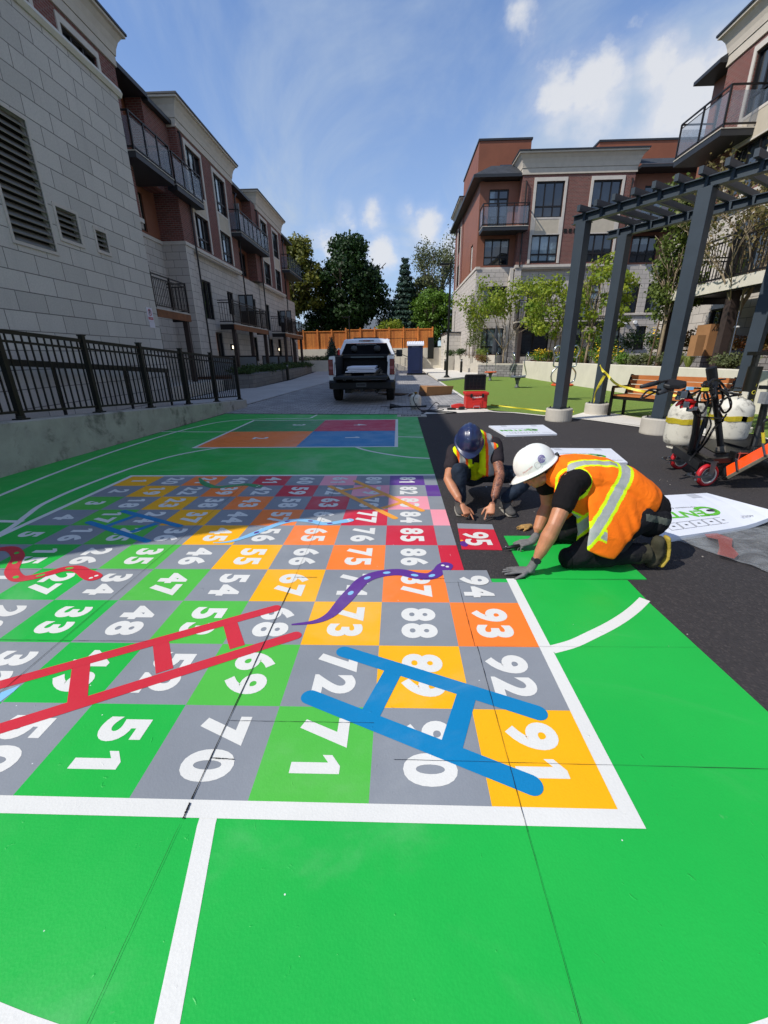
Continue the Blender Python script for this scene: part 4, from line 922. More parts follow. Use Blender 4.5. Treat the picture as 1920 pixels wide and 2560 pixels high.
for a, b in zip(xs, xs[1:]):
    zt = 3.9 if a > -6.5 else 3.78
    MB().box(a+.07, b-.07, FY-.03, FY, 1.9, zt-.12).build('panel', CEDAR, wf); MB().box(a+.07, b-.07, FY-.09, FY+.03, zt-.12, zt-.04).build('top_rail', WOODF, wf)
MB().box(-13, 6, FY-.25, FY+.4, 0, 2.05).build('far_retaining_wall', CONCW, label='pale concrete retaining wall below the cedar fence', cat='wall')
MB().box(-13, -2.6, 41.8, 42.1, 0, 1.0).build('far_low_wall', CONCW, label='low concrete garden wall at the far left beyond the pickup truck', cat='wall')
MB().box(-13, -2.6, 42.1, FY-.25, .0, .95).build('far_bed', MULCH, kind='structure')
mb = MB()
bank = MB().rings([[(x, FY+.4, 2.0), (x, 90, 3.0), (x, 90, -1), (x, FY+.4, -1)] for x in (-60, 60)]).build('hill', M('hill soil', '#3b4a22', .95, .2, 1), kind='structure')
st_ = root('stair_railing', (.3, 43, 1), 'dark metal guard rail around the concrete stair at the far end', 'railing')
mb = MB(); zt = 2.95
for x in (-.9, .45, 1.8): mb.box(x-.03, x+.03, 44.97, 45.03, 1.95, zt)
mb.box(-.9, 1.8, 44.98, 45.02, zt-.04, zt); mb.build('rail', BLK, st_)
mb = MB(); mb.tube([(-1.6, 42.0, 2.2), (1.6, 42.0, .95)], .03, 8)
for x in (-1.2, -.5, .2, .9, 1.55): z = 2.2-(x+1.6)/3.2*1.25; mb.tube([(x, 42.0, z), (x, 42.0, max(z-1.0, 0))], .02, 6)
mb.build('handrail', BLK, st_)
mb = MB(); mb.rings([[(x, 42.2, 0), (x, 42.2, max(1.5-(x+2.6)/4*1.4, .05)), (x, 45, max(1.5-(x+2.6)/4*1.4, .05)), (x, 45, 0)] for x in (-2.6, -1.2, .3, 1.4)]); mb.build('stair', CONC, label='concrete stair rising behind the truck at the far end', cat='stairs')
MB().box(1.55, 2.0, 42.0, 45.7, 0, 1.95).build('stair_pier', CONCW, label='pale concrete pier at the foot of the far stair behind the portable toilet', cat='wall')
MB().box(3.0, 3.6, 45.5, 45.7, 1.0, 3.0).build('metal_gate', BLK, label='narrow dark metal gate in front of the cedar fence', cat='gate')
# lamp far
def street_lamp(x, y, h, lb, base=True):
    q = root('street_lamp', (x, y, 0), lb, 'street lamp', 'street lamps')
    mb = MB(); mb.lathe((x, y, .12), [(.17, 0), (.17, .05), (.10, .12), (.075, .14)], 20); mb.build('base', BLK, q)
    MB().tube([(x, y, .2), (x, y, h)], .065, 12, rad=[.075, .05]).build('pole', BLK, q)
    mb = MB(); mb.box(x-.62, x-.02, y-.14, y+.14, h-.08, h-.02); mb.box(x-.6, x-.1, y-.11, y+.11, h-.12, h-.08); mb.bar((x, y, h-.05), (x+.12, y, h+.06), .1, .06); mb.build('lamp_head', BLK, q, bevel=.01)
    MB().box(x-.3, x+.3, y-.3, y+.3, 0, .12).build('plinth', CONC, q, bevel=.01)
street_lamp(2.85, 26.0, 6.0, 'tall black street lamp with a flat head at the edge of the lawn'); street_lamp(-4.7, 44.3, 4.9, 'distant black street lamp standing before the cedar fence')
# portable toilet
NAVY = M('navy plastic', '#17244a', .45, .08, 2, .1, 20); PWHT = M('white plastic roof', '#d6d8e0', .4, .03)
q = root('portable_toilet', (1.26, 33.1, 0), 'dark blue portable toilet with a white ribbed roof at the kerb', 'portable toilet')
mb = MB(); mb.box(.72, 1.80, 32.6, 33.7, .10, 2.0); mb.build('cabin', NAVY, q, bevel=.03)
mb = MB(); mb.box(.92, 1.60, 32.575, 32.60, .3, 1.85); mb.build('door', NAVY, q, bevel=.01)
MB().box(1.0, 1.5, 32.570, 32.5995, 1.88, 1.96).build('vent', M('grey plastic', '#5a6580', .5), q)
mb = MB(); mb.rings([[(x, 32.52, 2.0), (x, 32.54, 2.10), (x, 32.8, 2.28+.04*(i % 2)), (x, 33.5, 2.28+.04*(i % 2)), (x, 33.76, 2.10), (x, 33.78, 2.0)] for i, x in enumerate([.66, .74, .80, .90, .94, 1.06, 1.10, 1.22, 1.30, 1.42, 1.46, 1.58, 1.62, 1.72, 1.78, 1.86])]); mb.build('roof', PWHT, q)
MB().box(.66, 2.05, 32.5, 33.8, 0, .10).build('skid', BLK, q)
# ================================================================== PICKUP TRUCK (rear towards the camera)
WH = M('white car paint', '#dfe0e2', .25, .03, 2, coat=.6); BP = M('black plastic', '#0d0d0f', .55, .15, 8, .1, 60); LINER = M('bed liner', '#090a0b', .7, .2, 12, .4, 60)
TYRE = M('tyre rubber', '#0c0c0c', .8, .15, 12, .3, 50); RLENS = M('red tail lens', '#6d0d12', .2, .1, 20, coat=.7); CHR = M('chrome', '#c8ccd2', .15, .05, 5, metal=1); DGL = glass('dark car glass', '#050607', .06, .35); DGL.node_tree.nodes['Principled BSDF'].inputs['Coat Weight'].default_value = .0
T0 = Vector((-1.10, 13.35, 0))
tr = root('pickup_truck', T0, 'white pickup truck parked with its black tailgate lowered and foam boards in the bed', 'pickup truck')
def TX(v): return Vector(v)+T0
def tb(*a): mb = MB(TX); mb.box(*a); return mb
Wd = 1.0  # half width
for s in (-1, 1):
    # bedside: outer skin profile along length with wheel arch
    mb = MB(TX); xo, xi = s*1.0, s*.80; N = 28; ring = []
    ysn = [i/N*2.1 for i in range(N+1)]
    for y in ysn:
        d = abs(y-.95); zb = .50 if d > .50 else .50+math.sqrt(max(.25-d*d, 0))*.82
        bul = .02*math.sin(min(max(y, 0), 2.1)/2.1*math.pi)
        ring.append([(xo-s*.05, y, zb), (xo+s*bul, y, max(.85, zb+.05)), (xo, y, 1.15), (xo-s*.04, y, 1.36), (xi, y, 1.38), (xi, y, .80), (xi+s*.02, y, max(.78, zb))])
    mb.rings(ring); mb.build('bed_side', WH, tr, smooth=False)
    mb = MB(TX); mb.box(min(xo-s*.005, xo-s*.15), max(xo-s*.005, xo-s*.15), -.035, .001, .83, 1.28); mb.build('tail_light', RLENS, tr, bevel=.012)
    mb = MB(TX); mb.box(min(xo-s*.03, xo-s*.14), max(xo-s*.03, xo-s*.14), -.037, -.034, 1.0, 1.08); mb.build('reverse_light', M('lens pink', '#a0565a', .2), tr)
    mb = MB(TX); mb.box(min(s*.78, s*.85), max(s*.78, s*.85), -.02, .0, .83, 1.36); mb.build('bed_pillar', WH, tr)
    MB(TX).box(min(s*.78, xo-s*.03), max(s*.78, xo-s*.03), -.01, 2.1, 1.381, 1.40).build('bed_rail_cap', BP, tr)
    # wheels
    for yy, nm in ((.95, 'rear'), (4.55, 'front')):
        c = Vector((s*.72, yy, .40)); mb = MB(TX)
        mb.lathe(c-Vector((s*.0, 0, 0)), [(.22, 0), (.36, .01), (.395, .04), (.40, .08), (.40, .19), (.395, .23), (.36, .26), (.22, .27)], 32, axis=(s, 0, 0)); w = mb.build('wheel', TYRE, tr, smooth=True)
        mb = MB(TX); mb.lathe(c+Vector((s*.20, 0, 0)), [(.21, 0), (.22, .03), (.10, .02), (.09, .05), (.0, .05)], 24, axis=(s, 0, 0)); mb.build('rim', CHR, w, smooth=True)
    # cab side
    mb = MB(TX); P = [(2.12, .50), (2.12, 1.38), (2.22, 1.42), (2.50, 1.86), (2.75, 1.93), (4.0, 1.92), (4.75, 1.42), (6.05, 1.25), (6.15, .55), (4.95, .5), (4.85, .75), (4.55, .88), (4.25, .75), (4.15, .5)]
    def xw(z): return (.98 if z < 1.42 else .98-(z-1.42)*.46)
    n = mb._a([(s*xw(z), y, z) for y, z in P]+[(s*(xw(z)-.06), y, z) for y, z in P]); k = len(P); mb.face(range(n, n+k)); mb.face(range(n+k, n+2*k))
    for i in range(k): j = (i+1) % k; mb.face((n+i, n+j, n+k+j, n+k+i))
    mb.build('cab_side', WH, tr)
    mb = MB(TX); o2 = .004
    for ya, yb in ((2.75, 3.35), (3.45, 4.25)): mb.quad((s*(xw(1.45)+o2), ya, 1.45), (s*(xw(1.45)+o2), yb+.15, 1.45), (s*(xw(1.82)+o2), yb-.1, 1.82), (s*(xw(1.82)+o2), ya+.1, 1.82))
    mb.build('side_window', DGL, tr)
for sx in (-1, 1):
    mb = MB(TX); mb.bar((sx*.95, 4.15, 1.42), (sx*1.08, 4.12, 1.43), .05, .05); mb.box(min(sx*1.03, sx*1.27), max(sx*1.03, sx*1.27), 4.05, 4.15, 1.33, 1.58); mb.build('wing_mirror', BP, tr, bevel=.02)
mb = MB(TX); mb.rings([[(x, 2.50, zr), (x, 2.75, zr+.065), (x, 4.0, zr+.055), (x, 4.0, zr+.02), (x, 2.6, zr)] for x, zr in ((-.80, 1.84), (-.5, 1.875), (0, 1.885), (.5, 1.875), (.80, 1.84))]); mb.build('roof', WH, tr)
# cab back wall: white frame round the rear window
mb = MB(TX); yb = 2.14
def cq(a, b, c, d): mb.quad(*[(x, 2.14+(z-1.38)*.62 if z > 1.38 else 2.14, z) for x, z in (a, b, c, d)])
cq((-.97, .8), (.97, .8), (.97, 1.40), (-.97, 1.40)); cq((-.97, 1.40), (-.86, 1.40), (-.70, 1.78), (-.785, 1.86)); cq((.97, 1.40), (.86, 1.40), (.70, 1.78), (.785, 1.86)); cq((-.70, 1.78), (.70, 1.78), (.785, 1.88), (-.785, 1.88))
mb.build('cab_back', WH, tr)
mb = MB(TX); mb.quad(*[(x, 2.135+(z-1.38)*.62, z) for x, z in ((-.865, 1.41), (.865, 1.41), (.71, 1.775), (-.71, 1.775))]); mb.build('rear_window', DGL, tr)
for x in (-.42, .38): mb = MB(TX); mb.lathe((x, 2.25, 1.50), [(.02, 0), (.10, .02), (.12, .10), (.09, .18), (.01, .2)], 14); mb.build('headrest', M('grey fabric', '#3d4245', .8), tr, smooth=True)
MB(TX).box(-.35, .35, 2.34, 2.36, 1.725, 1.74).build('window_strip', FROST, tr)
mb = MB(TX); mb.box(-.13, .13, 2.40, 2.44, 1.845, 1.885); mb.build('brake_light', RLENS, tr); mb = MB(TX); mb.box(-.26, -.135, 2.41, 2.44, 1.847, 1.883); mb.box(.135, .26, 2.41, 2.44, 1.847, 1.883); mb.build('cargo_light', FROST, tr)
MB(TX).box(-.5, .4, 2.9, 3.3, 1.955, 1.985).build('roof_bar', BP, tr)
# bed interior, tonneau rail, tailgate
mb = MB(TX); mb.box(-.80, .80, .0, 2.1, .70, .80); mb.box(-.80, .80, 2.05, 2.12, .80, 1.38); mb.box(-.795, -.77, .02, 2.05, .80, 1.36); mb.box(.77, .795, .02, 2.05, .80, 1.36); mb.build('bed_floor', LINER, tr)
mb = MB(TX); mb.box(-.78, .78, 1.80, 2.04, 1.30, 1.42); mb.box(-.78, .78, 1.78, 1.80, 1.39, 1.42); mb.build('bed_cover', BP, tr, bevel=.01)
MB(TX).box(-.5, .62, 1.775, 1.778, 1.31, 1.35).build('cover_strip', M('grey plastic strip', '#55605e', .4), tr)
mb = MB(TX); mb.box(-.79, .79, -.55, -.02, .72, .80); mb.build('tailgate', BP, tr, bevel=.015)
MB(TX).box(-.76, .76, -.53, -.04, .801, .806).build('tailgate_liner', LINER, tr)
MB(TX).tube([(.77, -.5, .80), (.79, -.02, 1.2)], .008, 6).build('tailgate_cable', BP, tr); MB(TX).tube([(-.77, -.5, .80), (-.79, -.02, 1.2)], .008, 6).build('tailgate_cable', BP, tr)
mb = MB(TX); mb.rings([[(x, y0, .42), (x, y0-.16, .45), (x, y0-.18, .62), (x, y0-.10, .68), (x, y0+.05, .68), (x, y0+.05, .42)] for x, y0 in ((-.98, .04), (-.9, -.03), (-.3, -.06), (.3, -.06), (.9, -.03), (.98, .04))]); mb.build('bumper', BP, tr)
mb = MB(TX); mb.box(-.15, .15, -.245, -.235, .50, .62); pl = mb.build('number_plate', M('plate grey', '#565a5c', .5), tr); mb = MB(TX)
for i in range(7): mb.box(-.12+i*.036, -.10+i*.036, -.247, -.2455, .53, .59)
mb.build('wording', SEAM, pl)
mb = MB(TX); mb.box(-.7, .7, .3, 1.8, .38, .5); mb.cyl((-.72, .95, .40), .06, 1.44, 10, axis='X'); mb.lathe((0, .8, .38), [(.02, 0), (.14, .04), (.16, .14), (.1, .25)], 14); mb.box(-.55, -.35, .2, 1.2, .28, .42); mb.tube([(.45, .0, .33), (.5, 1.8, .38)], .045, 8); mb.box(-.06, .06, -.3, .2, .36, .44); mb.build('underbody', BP, tr)
mb = MB(TX); mb.box(-.9, .9, 4.3, 5.9, .3, .6); mb.box(-.97, .97, 4.5, 6.1, .9, 1.22); mb.build('bonnet', WH, tr)
# load
FOAM = M('white foam board', '#e6e7ee', .6, .02, 4)
for i, (z, x0, x1) in enumerate(((.90, -.50, .42), (.945, -.42, .44), (.99, -.46, .40), (1.03, -.44, .42))):
    q = MB(TX).box(x0, x1, .05+.02*i, 1.6, z, z+.032).build('foam_board', FOAM, label=('lowest', 'second lowest', 'second highest', 'topmost')[i]+' white foam board stacked in the truck bed', cat='foam board', group='foam boards stacked in the truck bed')
JUNK = M('dusty tool', '#6f665b', .8, .3, 20)
mb = MB(TX)
for i in range(12): a = Vector((random.uniform(.25, .65), random.uniform(.1, .6), .82)); mb.tube([a, a+Vector((random.uniform(-.2, .2), random.uniform(-.1, .1), random.uniform(.02, .25)))], .012, 5)
for i in range(6): x = random.uniform(-.6, .6); mb.box(x, x+random.uniform(.08, .25), .1, .3, .807, .807+random.uniform(.02, .05))
mb.build('tool_pile', JUNK, label='pile of dusty tools and scraps at the right of the truck bed', cat='tools', kind='stuff')
q = root('traffic_cone', (-2.05, 15.4, 1.42), 'red and white marker sticking up at the left rear corner of the truck cab', 'marker'); RED = M('cone red', '#d03028', .5); mb = MB(); mb.cyl((-2.03, 15.4, 1.40), .035, .18, 10); mb.build('sleeve', RED, q); MB().cyl((-2.03, 15.4, 1.58), .036, .05, 10).build('band', WHITEP, q)
# ================================================================== BENCH
SLAT = M('bench slat', '#b06a35', .55, .12, 5, .1, 40)
bo = Vector((5.05, 10.15, 0)); bd = Vector((.5, -.866, 0)); bp_ = Vector((.866, .5, 0))
def BT(v): return bo+bd*v[0]+bp_*v[1]+Vector((0, 0, v[2]))
bn = root('park_bench', bo, 'timber slatted bench with black metal frame behind the pergola post', 'bench')
for a in (.0, 2.05):
    mb = MB(BT); mb.bar((a, -.22, 0), (a, -.22, .62), .05, .05); mb.bar((a, .30, 0), (a, .27, .45), .05, .05); mb.bar((a, .27, .45), (a, .40, .90), .05, .05); mb.bar((a, -.24, .44), (a, .30, .42), .05, .05); mb.bar((a, -.24, .645), (a, .30, .645), .045, .05)
    mb.build('frame', BLK, bn)
mb = MB(BT); mb.bar((0, -.18, .41), (2.05, -.18, .41), .04, .05); mb.bar((0, .25, .40), (2.05, .25, .40), .04, .05); mb.build('stretcher', BLK, bn)
for i in range(5): MB(BT).box(.0, 2.05, -.22+i*.10, -.13+i*.10, .455, .485).build('seat_slat', SLAT, bn)
for i in range(4): z = .54+i*.10; y = .30+(z-.45)*.29; MB(BT).bar((.0, y-.04, z), (2.05, y-.04, z), .03, .085 if i < 3 else .095).build('back_slat', SLAT, bn)
# caution tape
TAPE = M('yellow tape', '#dccb3a', .45, .05, 3, .2, 30)
def strip(path, w, mat, name, parent=None, up=(0, 0, 1), th=.0016, **pr):
    P = smoothpath(path, 6); mb = MB(); rs = []
    for i, p in enumerate(P):
        d = (P[min(i+1, len(P)-1)]-P[max(i-1, 0)]).normalized(); tw = .6*math.sin(i*.7); u = (Vector(up)+d.cross(Vector(up))*tw); u = (u-d*u.dot(d)).normalized(); nn = d.cross(u)
        rs.append([p-u*w/2-nn*th, p+u*w/2-nn*th, p+u*w/2+nn*th, p-u*w/2+nn*th])
    mb.rings(rs); return mb.build(name, mat, parent, **pr)
ct = root('caution_tape', (4.7, 10.1, 0), 'yellow caution tape tied from a pergola post to the bench and hanging down', 'caution tape')
strip([PP(-.16, 1.52, 1.10), PP(-.05, 1.50, .98), BT((-.25, -.2, .93)), BT((.05, -.23, .72)), BT((.35, -.1, .62)), BT((.8, .0, .55)), BT((1.4, .05, .52))], .05, TAPE, 'tape', ct)
strip([PP(-.0, 1.50, .88), BT((-.42, -.22, .5)), BT((-.42, -.2, .25)), BT((-.5, -.1, .04)), BT((-.7, -.1, .02))], .06, TAPE, 'tape', ct, up=(1, 0, 0))
strip([(2.62, 12.3, .03), (2.95, 11.9, .02), (3.3, 11.35, .025), (3.75, 10.8, .02), (4.3, 10.65, .03)], .035, TAPE, 'tape_on_lawn', None, label='length of yellow caution tape lying across the lawn edge', cat='caution tape')
# ================================================================== EXERCISE EQUIPMENT
SS = M('stainless tube', '#c4c6c4', .22, .05, 5, metal=1); SEATO = M('orange seat', '#d65a25', .5); SEATG = M('grey seat', '#5a5f60', .5)
def exer(x, y, kind, lb):
    q = root('exercise_seat', (x, y, 0), lb, 'exercise equipment', 'outdoor exercise equipment')
    mb = MB(); mb.lathe((x, y, 0), [(.10, 0), (.10, .05), (.06, .09), (.07, .25), (.13, .42)], 16); mb.build('pedestal', SEATG, q, smooth=True)
    mb = MB(); mb.lathe((x, y, .42), [(.02, 0), (.30, .0), (.33, .02), (.33, .045), (.30, .06), (.02, .06)], 24); mb.build('seat', SEATO if kind != 2 else SEATG, q, smooth=False)
    for s in (-1, 1):
        if kind == 1: pts = [(x+s*.30, y, .48), (x+s*.25, y, .55), (x+s*.24, y, 1.30), (x+s*.26, y-.15, 1.44), (x+s*.28, y-.3, 1.36)]
        elif kind == 2: pts = [(x+s*.05, y, .48), (x+s*.30, y, .50), (x+s*.33, y, .62), (x+s*.22, y, 1.0), (x+s*.27, y, 1.30), (x+s*.30, y-.1, 1.42), (x+s*.28, y-.25, 1.30), (x+s*.27, y-.2, 1.15)]
        else: pts = [(x+s*.12, y, .48), (x+s*.33, y, .56), (x+s*.36, y, .80), (x+s*.20, y, .98), (x+s*.10, y, .97)]
        MB().tube(smoothpath(pts, 7), .022, 10).build('handle', SS, q, smooth=True)
        if kind == 3:
            MB().tube(smoothpath([(x+s*.22, y, .98), (x+s*.34, y, 1.02), (x+s*.33, y, 1.25), (x+s*.38, y, 1.45), (x+s*.28, y, 1.58), (x+s*.16, y, 1.50), (x+s*.18, y, 1.30), (x+s*.34, y, 1.22)], 7), .022, 10).build('grip', SS, q, smooth=True)
exer(5.05, 24.35, 1, 'farthest exercise stand with orange disc seat and two straight steel poles')
exer(5.08, 18.9, 2, 'middle exercise stand with grey seat and bowed steel handles')
exer(5.10, 13.8, 3, 'nearest exercise stand with curled steel handles partly behind the pergola post')
# black exercise post at far right
q = root('instruction_post', (6.15, 7.85, 0), 'thick black round equipment post on a white disc footing beside the tanks', 'post')
MB().cyl((6.15, 7.85, .09), .105, 1.0, 24).build('post', BLK, q, smooth=False); MB().cyl((6.15, 7.85, 0), .20, .09, 24).build('footing', CONCW, q)
mb = MB(); mb.cyl((6.15, 7.85, 1.09), .105, .03, 24); mb.box(6.02, 6.45, 7.75, 7.95, 1.30, 1.36); mb.box(6.05, 6.09, 7.8, 7.85, 1.1, 1.3); mb.box(6.38, 6.42, 7.8, 7.85, 1.1, 1.3); mb.build('panel_frame', BLK, q)
mb = MB()
for i, z in enumerate((.30, .42, .56, .70, .82)):
    for a in range(16):
        t0, t1 = 2*math.pi*a/16, 2*math.pi*(a+1)/16; r = .035 if i in (1, 3) else .02
        if i in (0, 4) and 3 < a < 12: continue
        def cp(t, rr): xx = rr*math.cos(t)/.107; return (6.15+.1065*math.sin(xx+.05), 7.85-.1065*math.cos(xx+.05), z+rr*math.sin(t))
        mb.quad(cp(t0, r), cp(t1, r), cp(t1, r*.7), cp(t0, r*.7))
mb.build('symbols', TAPE, q)
# ================================================================== TOOLS NEAR THE TRUCK
REDP = M('red tool plastic', '#c5281f', .4, .06, 5, .05, 50)
tbx = root('tool_chest', (2.08, 11.75, 0), 'red rolling tool chest standing open with its black lid up', 'tool box')
mb = MB(); mb.box(1.80, 2.36, 11.52, 11.95, .03, .40); mb.box(1.77, 2.39, 11.50, 11.97, .36, .44); mb.build('body', REDP, tbx, bevel=.02)
mb = MB(); mb.box(1.93, 2.23, 11.505, 11.52, .05, .24); mb.box(1.98, 2.18, 11.49, 11.505, .04, .17); mb.build('front_panel', REDP, tbx, bevel=.01)
mb = MB(); mb.rings([[(1.80, y, .46), (2.36, y, .46), (2.36, y, .83), (2.33, y, .87), (1.83, y, .87), (1.80, y, .83)] for y in (11.93, 12.0)]); ld = mb.build('lid', BP, tbx)
mb = MB()
for i in range(6): x = 1.83+i*.1; mb.box(x-.006, x+.006, 11.905, 11.93, .48, .85)
for i in range(5): z = .50+i*.085; mb.box(1.83, 2.33, 11.908, 11.929, z-.006, z+.006)
for x0, x1, z0, z1 in ((1.80, 1.83, .46, .86), (2.33, 2.36, .46, .86), (1.83, 2.33, .84, .865)): mb.box(x0, x1, 11.89, 11.9295, z0, z1)
mb.build('ribs', BP, ld)
for x in (1.93, 2.23): mb = MB(); mb.box(x-.03, x+.03, 11.475, 11.50, .30, .40); mb.build('latch', BP, tbx, bevel=.01)
MB().tube([(2.0, 11.49, .03), (2.0, 11.47, .09), (2.16, 11.47, .09), (2.16, 11.49, .03)], .008, 6).build('handle', CHR, tbx)
for x in (1.83, 2.36): MB().cyl((x-.02, 11.9, .06), .06, .03, 14, axis='X').build('wheel', BP, tbx)
text('wording', 'Milwaukee', .062, (2.09, 11.4985, .315), (1, 0, .10), (0, 0, 1), WHITEP, tbx, bold=.001)
rc = root('reciprocating_saw', (1.55, 11.45, 0), 'red cordless saw lying left of the tool chest', 'power tool')
mb = MB(); mb.rings([[(x, 11.42-r, z-r), (x, 11.42+r, z-r), (x, 11.42+r, z+r), (x, 11.42-r, z+r)] for x, z, r in ((1.40, .10, .03), (1.48, .10, .05), (1.62, .11, .06), (1.72, .10, .05))]); mb.build('body', REDP, rc, bevel=.01)
mb = MB(); mb.box(1.30, 1.52, 11.34, 11.46, .0, .06); mb.box(1.60, 1.75, 11.34, 11.5, .0, .09); mb.cyl((1.64, 11.36, .02), .05, .05, 12); mb.build('battery', BP, rc, bevel=.008)
MB().tube([(1.05, 11.55, .09), (1.2, 11.53, .09), (1.38, 11.48, .10)], .035, 10, rad=[.035, .04, .03]).build('nozzle', M('grey plastic dark', '#55565a', .6), rc)
# small propane tank with torch and hoses
TANKM = M('worn white tank', '#cfcabb', .5, .05, 4, .15, 50, dirt='#2b2723', dirtamt=.42, dscale=7)
def tank(c, r, h, name, lb, parent=None, collar=True, mat=TANKM):
    q = parent or root(name, c, lb, 'gas tank'); c = Vector(c)
    mb = MB(); mb.lathe(c, [(.01, .03), (r*.75, .03), (r*.95, .07), (r, .12), (r, h*.70), (r*.93, h*.80), (r*.70, h*.90), (r*.3, h*.95), (.01, h*.96)], 36); tk = mb.build('tank', mat, q, smooth=True)
    mb = MB(); mb.lathe(c, [(r*.72, 0), (r*.72, .035), (r*.70, .035), (r*.70, 0)], 24, hollow=True); mb.build('foot_ring', mat, tk)
    if collar:
        mb = MB(); n = 20; rs = []
        for i in range(n): a = R(-60+300*i/(n-1)); d = Vector((math.cos(a), math.sin(a), 0)); rs.append([c+d*r*.55+Vector((0, 0, h*.86)), c+d*r*.50+Vector((0, 0, h*1.06)), c+d*r*.47+Vector((0, 0, h*1.06)), c+d*r*.52+Vector((0, 0, h*.86))])
        mb.rings(rs, cap=True); mb.build('collar', mat, tk)
    mb = MB(); mb.cyl(c+Vector((0, 0, h*.93)), .025, h*.12, 10); mb.cyl(c+Vector((0, 0, h*1.03)), .045, .025, 10); mb.build('valve', M('brass', '#9a7a3a', .35, metal=1), tk); return q
tank((.47, 11.6, 0), .155, .42, 'propane_tank', 'small worn white propane tank standing on the pavers near the truck')
q = root('heating_torch', (.2, 11.5, 0), 'black gas torch lying in front of the small propane tank', 'torch'); mb = MB(); mb.tube([(-.22, 11.55, .10), (-.14, 11.55, .10), (-.05, 11.54, .10), (.1, 11.52, .09), (.55, 11.40, .10), (.75, 11.38, .11)], .02, 10, rad=[.08, .06, .03, .02, .02, .03]); mb.build('barrel', BP, q, smooth=True)
HOSE = M('rubber hose', '#101011', .5, .1, 10)
MB().tube(smoothpath([(.47, 11.42, .42), (.40, 11.38, .30), (.5, 11.3, .1), (.62, 11.2, .02), (.8, 11.35, .02), (1.0, 11.7, .16), (1.12, 11.75, .10), (1.05, 11.5, .02), (.75, 11.25, .02), (.6, 11.05, .02), (.9, 10.85, .02), (1.25, 10.7, .02), (1.45, 10.75, .02), (1.35, 10.9, .02), (.9, 11.0, .02), (.75, 11.15, .02), (1.1, 11.2, .02), (1.2, 11.4, .02)], 8), .011, 8).build('gas_hose', HOSE, label='thin black gas hose looped on the ground beside the small propane tank', cat='hose')
MB().tube(smoothpath([(-.3, 11.9, .015), (.1, 12.05, .012), (-.5, 12.3, .012)], 6), .008, 6).build('cable', HOSE, label='thin dark cable lying on the pavers right of the truck', cat='cable')
CARD = M('cardboard', '#9a6f48', .85, .08, 3, .1, 40); CARDD = M('cardboard inside', '#4a382b', .9, .1)
q = root('cardboard_box', (1.3, 16.0, 0), 'open brown cardboard box lying on the pavers', 'box'); mb = MB(); mb.rings([[(1.0, 15.4, 0), (1.95, 16.0, 0), (2.02, 16.0, .30), (1.02, 15.4, .32)], [(.75, 15.95, 0), (1.7, 16.5, 0), (1.78, 16.5, .28), (.80, 15.95, .34)]]); mb.build('body', CARD, q)
mb = MB(); mb.rings([[(.35, 15.3, .02), (.95, 15.3, .02), (.95, 15.6, .18), (.4, 15.6, .06)], [(.35, 15.32, .03), (.95, 15.32, .03), (.95, 15.62, .19), (.4, 15.62, .07)]]); mb.build('flap', CARDD, q)
q = MB().prism([(-.75, 16.1), (.1, 15.6), (.4, 16.0), (-.2, 16.4)], .03, .06).build('cardboard_flap', CARDD, label='flattened dark cardboard piece left of the open box', cat='cardboard')
